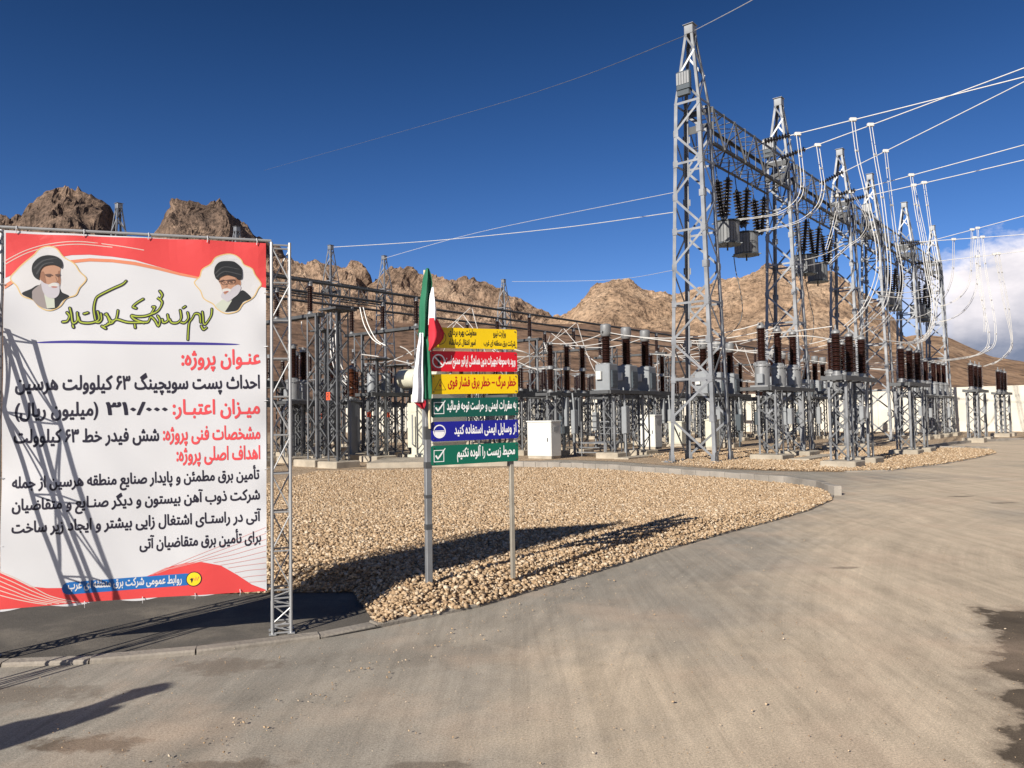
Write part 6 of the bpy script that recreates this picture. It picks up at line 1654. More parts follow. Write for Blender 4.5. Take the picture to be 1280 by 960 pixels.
# live-tank breakers
for b in (-1, 0, 1, 2, 3, 4):
    uo = UB[b] + 2.4
    make('stand_d', stand('d', (-.9, .9), (0,), .48, 2.50, (-1.7, 1.7, -.32, .32)), uo, 7.0, 0, f'stand carrying three twin-porcelain circuit breaker poles {BN[b]}', 'stands under the circuit breakers') if b >= 0 else None
    if b >= 0:
        for x in (-.9, .9): footing(uo + x, 7.0, .8, .8, .24)
        trio('circuit_breaker', breaker, [uo - 1.15, uo, uo + 1.15], 7.0, 2.515, f'brown circuit breaker pole of two stacked porcelains, # of three {BN[b]}', 'circuit breaker poles behind the gantry')
        m_ = MB()
        for x, w in ((-.5, .18), (0, .14), (.35, .2)):
            m_.cbox((x, 0, 0), (w, .22, 1.15), .02)
        m_.box((0, .05, -.55), (1.4, .1, .08))
        o = m_.build('drive_cabinet', M['grey_paint'])
        put(tag(o, f'narrow grey drive housings under the breaker poles {BN[b]}', 'drive housing', 'drive housings under the breakers'), uo, 6.75, 1.75)
for b in (-1, 0, 1, 2, 3, 4):
    uo = UB[b] + 2.2
    make('stand_c', stand('c', (-1.1, 1.0), (0,), .50, 2.48, (-1.9, 2.8, -.42, .42)), uo, 20.2, 0, f'lattice stand under tank transformers in the rear half, {BN[b]}', 'rear stands under tank transformers')
    for x in (-1.1, 1.0): footing(uo + x, 20.2, .95, .95, .24)
    trio('current_transformer', tank_ct, [uo - 1.45, uo, uo + 1.45], 20.2, 2.495, f'tank current transformer in rear half of yard, # of three {BN[b]}', 'tank current transformers in the rear half')
    make('stand_d', stand('d', (-.9, .9), (0,), .48, 2.50, (-1.7, 1.7, -.32, .32)), uo, 31.0, 0, f'stand carrying three breaker poles near the rear gantry, {BN[b]}', 'rear stands under breaker poles')
    for x in (-.9, .9): footing(uo + x, 31.0, .8, .8, .24)
    trio('circuit_breaker', breaker, [uo - 1.15, uo, uo + 1.15], 31.0, 2.515, f'circuit breaker pole near the rear gantry, # of three {BN[b]}', 'circuit breaker poles near the rear gantry')
# cable risers and marshalling boxes on the stands
for b in (0, 1, 2, 3, 4):
    for k, (du, dv, h_, w_) in enumerate(((1.2, 3.55, 2.2, .30), (3.3, 3.5, 1.7, .36), (2.0, 6.4, 2.1, .26), (4.1, 8.4, 1.9, .4), (1.0, 10.0, 2.0, .34))):
        if b == 0 and k == 1: continue
        m_ = MB()
        m_.cbox((0, 0, h_ / 2 + .3), (w_, w_ * .7, h_ * .45), .02)
        m_.tube([(-.05, 0, 0), (-.05, 0, h_ * .5)], .035, 8)
        m_.tube([(.06, .02, 0), (.06, .02, h_ * .5)], .025, 8)
        m_.tube([(0, 0, h_ * .75), (.03, .1, h_ + .4)], .03, 8)
        o = m_.build('marshalling_box', M['slate_paint'] if k % 2 else M['grey_paint'])
        put(tag(o, f'{["narrow grey", "wide slate", "slim grey", "broad slate", "plain grey"][k]} cable box among the apparatus stands {BN[b]}', 'box', f'marshalling boxes {BN[b]}'), UB[b] + du, dv, 0)
# disconnectors: six posts on a frame
def disconnector():
    o = empty('disconnector', 'x', 'disconnector')
    m_ = MB()
    for y in (-.75, .75):
        m_.box((0, y, .06), (4.2, .10, .12))
    for x in (-1.6, 0, 1.6):
        m_.box((x, 0, .135), (.12, 1.62, .03))
    m_.build('base_frame', M['steel_dull'], o)
    for x in (-1.6, 0, 1.6):
        for y in (-.68, .68):
            for p in ([(.10, .15), (.10, .19), (.065, .20), (.065, .24)], [(.06, 1.06), (.085, 1.08), (.085, 1.13), (.04, 1.15)]):
                m_ = MB()
                m_.lathe([(q, w) for q, w in p], 10)
                m_.v = [(a + x, b + y, c) for a, b, c in m_.v]
                m_.build('flange', M['alu'], o, True)
            m_ = MB()
            m_.lathe(sheds(.24, 1.06, .065, .12, 12), 12)
            m_.v = [(a + x, b + y, c) for a, b, c in m_.v]
            m_.build('porcelain', M['porcelain'], o, True)
        m_ = MB()
        m_.tube([(x, -.95, 1.18), (x, .95, 1.18)], .028, 8)
        m_.box((x, -.68, 1.18), (.12, .16, .08))
        m_.box((x, .68, 1.18), (.12, .16, .08))
        m_.build('contact_arm', M['alu'], o, True)
    return o
for row, (v, z, bays) in enumerate(((9.3, 2.5, (0, 1, 2, 3, 4)), (17.6, 3.1, (-1, 0, 1, 2, 3, 4)), (22.5, 2.5, (-1, 0, 1, 3, 4)), (28.5, 2.5, (-1, 0, 1, 2, 3, 4)))):
    wh = ['just behind the breakers', 'beyond the tubular busbars', 'in the row past the busbars', 'in front of the rear gantry'][row]
    for b in bays:
        uo = UB[b] + 3.0
        make('stand_e%.1f' % z, stand('e', (-1.5, 1.5), (-.6, .6), .38, z, (-2.1, 2.1, -.8, .8)), uo, v, 0, f'four-pylon stand under disconnector {wh}, {BN[b]}', 'stands under the disconnectors')
        for x in (-1.5, 1.5): footing(uo + x, v, .7, 1.9, .24)
        make('disconnector', disconnector, uo, v, z + .015, f'disconnector with six posts {wh}, {BN[b]}', 'disconnectors in the switchyard')
# tubular busbars on lattice portals
BUSV = (11.3, 13.3, 15.3)
BU = [-7.1, -1.95, 5.5, 12.1, 17.9, 25.5, 33.0]
BNM = ['beside the banner', 'above the cream transformer', 'behind the yellow sign board', 'behind the box-based transformers', 'behind the tallest gantry column', 'under the middle of the main gantry', 'near the end wall']
for k, u in enumerate(BU):
    make('stand_f', stand('f', (0,), (10.9 - 13.3, 14.6 - 13.3), .52, 5.28, (-.14, .14, -2.6, 2.35)), u, 13.3, 0, f'tall two-pylon portal carrying the three busbar posts {BNM[k]}', 'portals under the tubular busbars')
    for y in (10.9, 14.6): footing(u, y, 1.2, 1.2, .26)
    for j, v in enumerate(BUSV):
        make('post_insulator', post_ins, u, v, 5.30, f'brown post insulator under the {ORD[j]} busbar tube {BNM[k]}', 'post insulators under the busbars')
for j, v in enumerate(BUSV):
    m_ = MB()
    m_.tube([(-22, 0, 0), (37, 0, 0)], .055, 10)
    o = m_.build('busbar_tube', M['steel_dull'], None, True)
    put(tag(o, f'long tubular busbar crossing the yard, {ORD[j]} of the three to the road', 'busbar', 'tubular busbars'), 0, v, 6.46)
# second set of high posts in front of the rear gantry
for k, u in enumerate((-3.0, 5.0, 13.0, 24.0)):
    make('stand_g', stand('g', (0,), (-1.6, 1.6), .6, 4.4, (-.14, .14, -2.3, 2.3)), u, 25.6, 0, f'two-pylon portal in the rear half of the yard, {["first", "second", "third", "fourth"][k]} from the banner', 'rear portals under post insulators')
    for y in (-1.6, 1.6): footing(u, 25.6 + y, 1.0, 1.0, .24)
    for j, v in enumerate((-2, 0, 2)):
        make('post_insulator', post_ins, u, 25.6 + v, 4.42, f'brown post insulator, {ORD[j]} on the {["first", "second", "third", "fourth"][k]} rear portal from banner', 'post insulators on the rear portals')
# single latticed towers close to the banner with phase plates
def phase_tower():
    o = empty('bus_tower', 'x', 'lattice tower')
    lattice(5.0, (.25, .25), (.25, .25), [.05 + 4.9 * k / 11 for k in range(12)], .06, .04, o, M['stand'], M['stand'], .01, 0)
    m_ = MB(); m_.box((0, 0, 5.03), (.9, .9, .06)); m_.build('head_plate', M['steel_dull'], o)
    return o
for (u, v, red, lb) in ((-7.4, 9.4, True, 'lattice tower right beside the banner truss with a red phase plate'), (-5.2, 12.9, False, 'lattice tower between the banner and the cream transformer'), (-8.0, 14.4, False, 'bare lattice tower seen through the banner truss tower'), (-3.0, 15.6, False, 'bare lattice tower just behind the flag'), (-6.0, 19.0, False, 'bare lattice tower far behind the single-pylon stands'), (-1.2, 13.4, False, 'bare lattice tower behind the safety sign boards'), (-4.3, 11.0, True, 'lattice tower left of the cream transformer with a small red plate')):
    h0 = 5.0
    o = make('bus_tower', phase_tower, u, v, .2, lb)
    o.scale = (1, 1, {True: 1.0, False: .95}[red] if u < -5 else .72)
    footing(u, v, 1.0, 1.0, .24)
    if red:
        m_ = MB()
        m_.box((-.42, 0, 2.15), (.012, .2, .26))
        p = m_.build('phase_plate', mat('phase_plate_red', (.62, .09, .03), .5, 0, .1, 5), o)
        m_ = MB()
        x = -.4285
        for a, b in (((x, .05, 2.05), (x, .05, 2.25)), ((x - .0006, .05, 2.243), (x - .0006, -.03, 2.23)), ((x - .0012, -.04, 2.235), (x - .0012, -.04, 2.165)), ((x - .0018, -.03, 2.16), (x - .0018, .05, 2.15)), ((x - .0024, .01, 2.15), (x - .0024, -.045, 2.05))):
            m_.bar(a, b, .02, .001, Vector((1, 0, 0)).cross(Vector(b) - Vector(a)))
        m_.build('phase_letter', M['dark'], p)
# apparatus among the left hand towers
for k, (u, v) in enumerate(((-6.2, 13.6), (-5.0, 14.6), (-7.6, 15.4), (-8.4, 12.6), (-6.6, 17.4), (-4.2, 16.2), (-2.8, 17.6))):
    make('stand_h', stand('h', (0,), (0,), .5, 2.3, (-.5, .5, -.4, .4)), u, v, 0, f'single-pylon stand under a brown tank transformer between banner and sign, {ORDS[k]} one', 'single stands left of the sign')
    footing(u, v, .9, .9, .24)
    make('current_transformer', tank_ct, u, v, 2.315, f'tank current transformer on a single pylon between banner and sign, {ORDS[k]} one', 'single tank transformers left of the sign')
for k, (u, v) in enumerate(((-3.9, 13.0), (-3.2, 13.7), (-2.5, 14.4))):
    footing(u, v, .7, .7, .24)
    m_ = MB()
    m_.cbox((0, 0, 1.25), (.22, .24, 2.1), .02)
    m_.box((0, 0, 2.33), (.4, .4, .05))
    o = m_.build('pedestal', M['grey_paint'])
    put(tag(o, f'slim grey pedestal under a red-brown cable termination, {ORD[k]} of three', 'pedestal', 'pedestals under the cable terminations'), u, v, 0)
    make('cable_termination', red_ins, u, v, 2.36, f'red-brown cable termination left of the cream transformer, {ORD[k]} of three', 'cable terminations left of the transformer')
# platform with grey capacitor cans
make('stand_i', stand('i', (-.9, .9), (0,), .5, 2.55, (-1.5, 1.5, -.45, .45)), -3.3, 11.2, 0, 'lattice stand with grey capacitor cans left of the cream tank', None)
for x in (-.9, .9): footing(-3.3 + x, 11.2, .8, .8, .24)
def can():
    m_ = MB()
    m_.lathe([(.16, 0), (.18, .02), (.18, .70), (.14, .76), (.05, .78), (.05, .86), (.03, .9)], 18)
    return tag(m_.build('capacitor_can', M['grey_paint'], None, True), None, 'capacitor')
for k in range(4):
    make('capacitor_can', can, -4.4 + k * .72, 11.2, 2.565, f'grey capacitor can, {["first", "second", "third", "fourth"][k]} along the stand by the cream tank', 'capacitor cans on the stand')
# station transformer
tr = empty('power_transformer', 'cream oil-filled power transformer with a horizontal drum on top, behind the sign', 'transformer')
put(tr, -2.35, 9.7, .12)
m_ = MB()
m_.cbox((0, 0, 1.24), (1.9, 1.15, 2.3), .04)
for z in (.55, 1.15, 1.72):
    m_.box((0, 0, z), (1.93, 1.18, .03))
m_.box((0, 0, .05), (2.1, 1.3, .1))
m_.build('tank', M['cream_paint'], tr)
m_ = MB()
m_.lathe([(.02, -.62), (.30, -.60), (.37, -.52), (.37, 1.5), (.30, 1.58), (.02, 1.6)], 24, (0, 0, 0), 0, 'y')
c_ = m_.build('conservator', M['cream_paint'], tr, True)
c_.location = (-.55, -.1, 3.0)
m_ = MB()
m_.tube([(-.6, -.2, 2.38), (-.6, -.2, 2.68)], .05, 8)
m_.tube([(-.6, .42, 2.38), (-.6, .42, 2.68)], .05, 8)
m_.tube([(-.98, -.3, .4), (-1.15, -.3, .5), (-1.15, -.3, 2.2), (-.9, -.3, 2.6)], .035, 8)
m_.tube([(-.98, .3, .4), (-1.12, .3, .5), (-1.12, .3, 1.6)], .03, 8)
m_.build('oil_pipe', M['grey_paint'], tr, True)
for k in range(7):
    m_ = MB()
    m_.cbox((-.7 + k * .23, .78, 1.2), (.05, .4, 1.7), .01)
    m_.build('radiator_fin', M['cream_paint'], tr)
for k in range(3):
    m_ = MB()
    m_.lathe(sheds(2.38, 2.95, .05, .10, 8), 12, (.1 + .35 * k, 0, 0))
    m_.build('bushing', M['porcelain'], tr, True)

# cabinets beside the service road
def cabinet(w, d, h, m):
    def b():
        o = empty('control_cabinet', 'x', 'cabinet')
        m_ = MB(); m_.cbox((0, 0, h / 2 + .06), (d, w, h - .08), .012); bd = m_.build('body', m, o)
        m_ = MB(); m_.cbox((0, 0, h + .035), (d + .07, w + .07, .05), .015); m_.build('roof', m, o)
        m_ = MB(); m_.box((0, 0, .05), (d - .04, w - .04, .1)); m_.build('plinth', M['concrete'], o)
        m_ = MB()
        m_.cbox((-d / 2 - .006, 0, h / 2 + .06), (.018, w - .07, h - .16), .004)
        dr = m_.build('door', m, o)
        m_ = MB(); m_.box((-d / 2 - .024, -w * .36, h * .52), (.02, .03, .14)); m_.build('handle', M['dark'], dr)
        m_ = MB()
        for k in range(5): m_.box((d * .0, -w / 2 - .006, h * .75 + k * .04), (d * .5, .012, .012))
        m_.build('vent_grille', M['grey_paint'], o)
        return o
    return b
make('cab_a', cabinet(1.12, .62, 1.36, M['white_paint']), -.25, 6.25, 0, 'large white control cabinet standing just right of the safety sign')
make('cab_b', cabinet(.85, .6, 1.42, M['white_paint']), 6.1, 5.3, .1, 'white control cabinet left of the tallest gantry column')
make('cab_c', cabinet(.55, .45, .90, M['cream_paint']), 3.45, 2.6, .35, 'small cream cabinet behind the left leg of the tallest gantry column')
make('cab_d', cabinet(.42, .4, 1.15, M['cream_paint']), 5.2, 2.0, .15, 'small cream cabinet seen through the legs of the tallest gantry column')
# access platform
ap = empty('access_platform', 'low galvanised access platform with handrails right of the white cabinet', 'platform')
put(ap, 2.2, 5.2, 0)
m_ = MB(); m_.box((0, 0, .52), (1.4, 1.2, .05)); m_.build('deck', M['steel'], ap)
for a in (-.66, .66):
    for b in (-.56, .56):
        m_ = MB(); m_.bar((a, b, 0), (a, b, 1.35 if a > 0 or b > 0 else .5), .04, .04); m_.build('leg', M['steel'], ap)
m_ = MB()
for z in (.85, 1.1, 1.33):
    m_.bar((.66, -.56, z), (.66, .56, z), .035, .03); m_.bar((-.66, .56, z), (.66, .56, z), .035, .03)
m_.build('handrail', M['steel'], ap)
m_ = MB()
for k in range(2): m_.box((-.85 - k * .22, 0, .36 - k * .18), (.24, .9, .03))
m_.build('step', M['steel'], ap)

# slabs and trench covers
def slab(loop, z, lb):
    o = sheet('concrete_slab', loop, z, M['concrete'], kind=None, thick=z + .03)
    return tag(o, lb, 'slab')
def uvloop(l): return [tuple(W(u, v)[:2]) for u, v in l]
slab([(-4.7, 25.35), (-2.2, 25.5), (-.2, 25.45), (-.2, 28.2), (-2.4, 28.6), (-4.7, 28.8)], .17, 'low concrete slab under the cream transformer at the edge of the gravel')
slab(uvloop([(.4, 3.0), (6.2, 3.0), (6.2, 3.6), (.4, 3.6)]), .05, 'long strip of concrete trench covers behind the service road')
slab(uvloop([(-.5, -1.2), (.9, -1.2), (.9, 1.2), (-.5, 1.2)]), .012, 'square concrete pad under the tallest gantry column')
slab(uvloop([(1.2, -3.1), (4.4, -3.1), (4.4, -2.5), (1.2, -2.5)]), .10, 'thin concrete slab in front of the tank transformer stand')
slab(uvloop([(-11, 14.5), (-5.2, 14.5), (-5.2, 15.1), (-11, 15.1)]), .12, 'concrete trench cover among the lattice towers beside the banner')
for k, u in enumerate(UC):
    for a in (-.62, .62):
        for b in (-.8, .8):
            footing(u + a, b, .5, .5, .06) if k else None

# perimeter wall
wl_ = empty('perimeter_wall', 'long white precast panel wall closing the yard below the hills', 'wall')
put(wl_, 42, 0, 0)
for k in range(30):
    y0 = -38 + k * 3.6
    m_ = MB()
    m_.box((0, y0 + 1.8, 1.62), (.10, 3.36, 3.3))
    for z in (.82, 1.64, 2.46):
        m_.box((-.052, y0 + 1.8, z), (.008, 3.36, .018))
    m_.build('panel', M['wall'], wl_)
    m_ = MB()
    m_.cbox((0, y0, 1.65), (.24, .24, 3.36), .02)
    m_.build('wall_post', M['wall'], wl_)

# ---------------------------------------------------------------- conductors
WD = json.loads('''{"wires": [[[9.4, 28.77, 11.58], [29.45, 12.21, 12.13]], [[10.44, 30.05, 11.36], [30.53, 13.55, 15.51]], [[13.48, 33.78, 11.46], [33.62, 17.34, 19.84]], [[14.48, 35.02, 11.23], [34.51, 18.44, 13.82]], [[15.56, 36.34, 11.36], [35.56, 19.73, 13.05]], [[22.12, 44.42, 11.1], [41.98, 27.64, 9.4]], [[23.26, 45.82, 11.16], [43.21, 29.14, 15.13]], [[24.3, 47.14, 10.41], [44.16, 30.35, 10.52]]], "drops": [["t1", [[10.413, 27.932, 11.606], [10.494, 27.925, 10.622], [10.522, 27.92, 9.748], [10.33, 27.915, 9.17], [9.684, 27.91, 8.716], [8.819, 27.905, 8.555], [7.9, 27.9, 8.482]]], ["t2", [[11.586, 29.107, 11.595], [11.701, 29.106, 10.538], [11.74, 29.105, 9.932], [11.508, 29.103, 9.241], [10.834, 29.102, 8.709], [9.781, 29.101, 8.424], [8.973, 29.1, 8.317]]], ["s1", [[11.877, 26.722, 11.646], [11.645, 25.938, 10.08], [11.515, 25.258, 8.934], [11.433, 24.613, 7.593], [11.285, 23.989, 6.57], [10.945, 23.382, 5.6], [10.261, 22.786, 4.568], [9.458, 22.2, 3.976]]], ["s2", [[13.035, 27.918, 11.894], [12.77, 27.03, 10.289], [12.556, 26.261, 8.945], [12.316, 25.531, 7.415], [12.031, 24.825, 5.972], [11.54, 24.137, 4.909], [10.794, 23.463, 4.341], [10.153, 22.8, 3.964]]], ["s3", [[15.564, 32.076, 12.324], [14.913, 30.605, 10.959], [14.374, 29.331, 9.499], [13.901, 28.122, 7.714], [13.47, 26.954, 6.205], [12.737, 25.815, 5.136], [11.761, 24.698, 4.38], [10.867, 23.6, 3.971]]], ["t3", [[14.717, 34.827, 11.261], [14.755, 34.991, 11.435], [14.752, 35.134, 10.675], [14.601, 35.269, 9.873], [14.332, 35.4, 8.922]]], ["t4", [[15.141, 34.476, 11.316], [16.004, 34.914, 10.126], [15.935, 35.293, 9.493], [15.424, 35.652, 9.106], [14.663, 36.0, 8.377]]], ["s4", [[17.018, 32.921, 11.559], [16.809, 32.241, 9.87], [16.682, 31.651, 8.471], [16.529, 31.092, 7.064], [16.417, 30.552, 5.867], [16.104, 30.025, 5.023], [15.594, 29.508, 4.363], [14.93, 29.0, 4.025]]], ["s5", [[17.88, 34.416, 11.556], [17.499, 33.302, 10.142], [17.209, 32.338, 8.619], [16.865, 31.423, 7.12], [16.535, 30.539, 5.863], [15.942, 29.676, 4.831], [15.142, 28.831, 4.153], [14.074, 28.0, 3.945]]], ["s6", [[18.201, 34.149, 11.583], [17.943, 33.429, 10.169], [17.726, 32.805, 8.716], [17.579, 32.214, 7.09], [17.152, 31.642, 5.694], [16.761, 31.084, 4.985], [15.884, 30.537, 4.341], [14.682, 30.0, 4.123]]], ["s7", [[24.981, 42.003, 10.856], [24.834, 41.655, 9.109], [24.804, 41.354, 7.564], [24.906, 41.069, 6.044], [24.787, 40.793, 5.179], [24.354, 40.523, 4.622], [23.361, 40.259, 4.245], [21.783, 40.0, 4.128]]], ["s8", [[25.266, 41.762, 10.831], [25.181, 41.456, 9.065], [25.21, 41.191, 7.532], [25.245, 40.94, 6.024], [25.01, 40.697, 4.958], [24.311, 40.46, 4.493], [23.137, 40.228, 4.206], [21.493, 40.0, 4.011]]], ["s9", [[26.058, 43.478, 11.716], [25.535, 42.556, 9.05], [25.198, 41.758, 7.191], [24.722, 41.0, 5.62]]], ["s10", [[27.517, 44.422, 10.426], [27.806, 44.538, 9.153], [28.074, 44.637, 7.562], [28.465, 44.732, 5.737], [28.446, 44.823, 5.015], [27.977, 44.913, 4.48], [27.467, 45.0, 4.128]]], ["s11", [[27.666, 44.296, 10.427], [27.987, 44.536, 9.15], [28.369, 44.744, 7.573], [28.634, 44.941, 5.527], [28.588, 45.132, 4.855], [28.133, 45.318, 4.416], [27.306, 45.5, 4.072]]], ["s12", [[24.223, 42.643, 10.92], [24.392, 43.148, 9.179], [24.381, 43.585, 8.364], [24.227, 44.0, 7.757]]], ["s13", [[25.848, 43.654, 11.674], [25.877, 44.041, 9.094], [25.578, 44.375, 8.111], [24.919, 44.693, 7.621], [24.488, 45.0, 7.534]]], ["s14", [[26.88, 44.961, 10.423], [26.888, 45.259, 8.6], [26.437, 45.518, 7.482], [25.715, 45.763, 6.919], [24.996, 46.0, 6.725]]], ["d1", [[8.323, 29.1, 7.486], [8.365, 29.0, 6.807], [8.436, 28.8, 6.117], [8.446, 28.6, 5.409], [8.315, 28.5, 4.901], [8.014, 28.5, 4.526], [7.659, 28.5, 4.27]]], ["d2", [[13.196, 35.0, 7.484], [13.299, 34.8, 6.375], [13.341, 34.6, 5.636], [13.089, 34.2, 4.716], [12.613, 33.8, 4.27]]], ["d3", [[11.036, 27.0, 4.508], [10.115, 27.5, 4.44], [8.691, 27.0, 4.297]]], ["d4", [[10.896, 23.6, 4.115], [10.713, 25.0, 3.846], [10.2, 27.0, 4.19], [9.306, 27.2, 4.197]]], ["d5", [[13.224, 28.0, 4.102], [14.785, 29.0, 4.087], [15.915, 30.0, 4.409]]], ["d6", [[10.298, 28.0, 4.464], [10.57, 30.0, 4.495], [10.129, 31.0, 4.479], [9.477, 32.0, 4.524], [9.435, 33.0, 4.555], [9.527, 33.0, 4.217]]], ["d7", [[9.97, 29.0, 4.994], [9.966, 30.0, 4.75], [9.974, 31.5, 4.596], [9.601, 33.0, 4.485]]], ["d8", [[11.739, 34.0, 8.383], [12.233, 33.0, 7.998], [12.449, 31.0, 7.816], [12.828, 30.0, 8.003]]], ["d9", [[11.127, 32.0, 7.32], [12.562, 33.0, 7.755], [14.63, 36.0, 8.489]]], ["d10", [[16.789, 36.0, 7.084], [18.323, 36.5, 7.065], [19.716, 37.0, 7.35]]], ["d11", [[17.436, 37.0, 7.007], [19.198, 37.5, 6.941], [20.35, 38.0, 7.115]]], ["d12", [[14.721, 32.0, 5.357], [16.331, 34.0, 5.514], [18.395, 36.0, 5.803], [19.863, 37.0, 6.285], [20.815, 38.0, 7.108]]], ["d13", [[21.496, 40.0, 4.092], [23.164, 41.0, 4.263], [25.021, 42.0, 4.566], [25.683, 42.0, 5.069]]], ["l1", [[-8.007, 30.0, 5.346], [-7.978, 30.0, 4.946], [-7.895, 30.5, 4.625], [-7.741, 31.0, 4.544]]], ["l2", [[-7.6, 33.0, 5.098], [-7.571, 33.0, 4.255], [-7.151, 32.0, 3.518], [-6.722, 31.5, 3.065], [-6.301, 31.0, 2.815]]], ["l3", [[-7.544, 33.2, 5.118], [-7.437, 33.0, 4.253], [-6.987, 32.0, 3.613], [-6.625, 31.5, 3.16]]], ["l4", [[-7.395, 33.0, 5.602], [-7.246, 32.6, 4.385], [-6.825, 32.0, 3.512], [-6.517, 31.6, 3.163]]], ["l5", [[-6.077, 31.6, 6.094], [-5.884, 31.4, 5.387], [-5.533, 31.2, 4.783], [-5.152, 31.0, 4.503]]], ["l6", [[-5.986, 31.8, 6.12], [-5.742, 31.5, 5.396], [-5.374, 31.2, 4.748], [-4.963, 31.0, 4.468]]], ["l7", [[-4.395, 31.0, 4.427], [-4.144, 31.0, 4.297], [-3.925, 31.0, 4.072]]], ["l8", [[-5.837, 30.6, 4.102], [-4.966, 30.6, 3.963], [-3.878, 30.6, 3.696]]], ["l9", [[0.116, 31.0, 4.228], [0.493, 31.0, 4.127], [0.978, 31.5, 3.936], [1.382, 32.0, 3.805]]], ["l10", [[0.112, 31.0, 3.944], [0.652, 31.2, 3.951], [1.646, 32.0, 4.029]]], ["l11", [[1.331, 32.0, 4.59], [1.454, 32.0, 4.195], [1.58, 32.0, 3.965]]]], "shield": [[[6.04, 26.3, 14.43], [2.73, 40.0, 18.72], [-4.62, 60.0, 24.74], [-34.58, 110.0, 37.03]], [[6.33, 26.0, 14.47], [5.75, 18.0, 11.2], [5.11, 13.0, 9.12]], [[-11.27, 50.0, 12.63], [-4.77, 48.0, 12.48], [2.72, 42.0, 11.7], [7.69, 36.0, 10.91]], [[-9.02, 56.0, 13.09], [-1.89, 50.0, 13.46], [7.29, 34.0, 11.27]], [[0.15, 70.0, 13.7], [6.86, 55.0, 11.1], [8.9, 42.0, 9.34]]]}''')
def cat(a, b, sag, n=24):
    a, b = Vector(a), Vector(b)
    return [a + (b - a) * (k / n) - Vector((0, 0, 4 * sag * (k / n) * (1 - k / n))) for k in range(n + 1)]
LW = ['topmost', 'second', 'third', 'fourth', 'fifth', 'sixth', 'seventh', 'lowest', 'eighth']
for i, (a, b) in enumerate(WD['wires']):
    m_ = MB()
    m_.tube(cat(a, b, .12), .018, 6)
    o = tag(m_.build('power_line', M['cable'], None, True), f'white overhead conductor from the main gantry out to the right, {LW[i]} one', 'cable', 'overhead lines leaving the gantry')
    d = (Vector(b) - Vector(a)).normalized()
    p = Vector(a)
    m_ = MB()
    q = Matrix.Translation(p + d * .1) @ d.to_track_quat('Z', 'Y').to_matrix().to_4x4()
    mm = MB(); mm.lathe(sheds(0, .95, .04, .11, 9), 10)
    m_.add([q @ Vector(v) for v in mm.v], mm.f)
    tag(m_.build('tension_insulator', M['black_glass'], None, True), f'dark tension insulator on the gantry end of the {LW[i]} overhead conductor', 'insulator', 'tension insulators on the overhead lines')
def spline3(pts, n=7):
    P = [Vector(p) for p in pts]
    out = []
    m = len(P)
    for i in range(m - 1):
        p0, p1, p2, p3 = P[max(0, i - 1)], P[i], P[i + 1], P[min(m - 1, i + 2)]
        for k in range(n):
            t = k / n
            out.append(.5 * ((2 * p1) + (p2 - p0) * t + (2 * p0 - 5 * p1 + 4 * p2 - p3) * t * t + (3 * p1 - p0 - 3 * p2 + p3) * t ** 3))
    return out + [P[-1]]
DN = {'t': 0, 's': 0, 'd': 0, 'l': 0}
DL = {'t': 'twin white dropper curving down to a line trap drum', 's': 'white twin dropper hanging from an overhead line to roadside apparatus', 'd': 'slack connecting cable between apparatus tops near the gantry', 'l': 'curved white jumper cable left of the safety sign'}
DG = {'t': 'droppers to the line traps', 's': 'droppers to the roadside apparatus', 'd': 'jumper cables near the gantry', 'l': 'jumper cables left of the sign'}
for nm, pts in WD['drops']:
    sp = spline3(pts)
    k = nm[0]
    m_ = MB()
    if k in 'ts':
        off = Vector((.075, .055, 0))
        dk = .0135
        m_.tube([p - off for p in sp], dk, 6)
        m_.tube([p + off for p in sp], dk, 6)
        for q in range(6, len(sp) - 3, 9):
            m_.bar(sp[q] - off, sp[q] + off, .05, .04)
        m_.cbox((sp[0].x, sp[0].y, sp[0].z - .03), (.24, .12, .12), .02)
    else:
        m_.tube(sp, .017 if k == 'd' else .022, 6)
    tag(m_.build('dropper_cable' if k in 'ts' else 'jumper_cable', M['cable'] if nm not in ('d1', 'd2') else M['cable_dark'], None, True), f'{DL[k]}, {ORDS[DN[k]]} one' if k in 'sd' else f'{DL[k]}, {ORDS[DN[k]]}', 'cable', DG[k])
    DN[k] += 1
for i, pts in enumerate(WD['shield']):
    m_ = MB()
    m_.tube(spline3(pts, 10), .011 if i < 2 else (.018 if i == 2 else .012), 5)
    tag(m_.build('shield_wire', M['cable'] if i else M['steel'], None, True), ['thin earth wire running left across the sky from the tallest peak', 'thin earth wire leaving the tallest peak toward the top of the sky', 'thin pale wire from the rear gantry peak beside the banner to the main gantry', 'faint wire from the second rear peak up to the main gantry', 'faint wire between the rear peak behind the sign and the main gantry'][i], 'wire', 'earth wires over the yard')
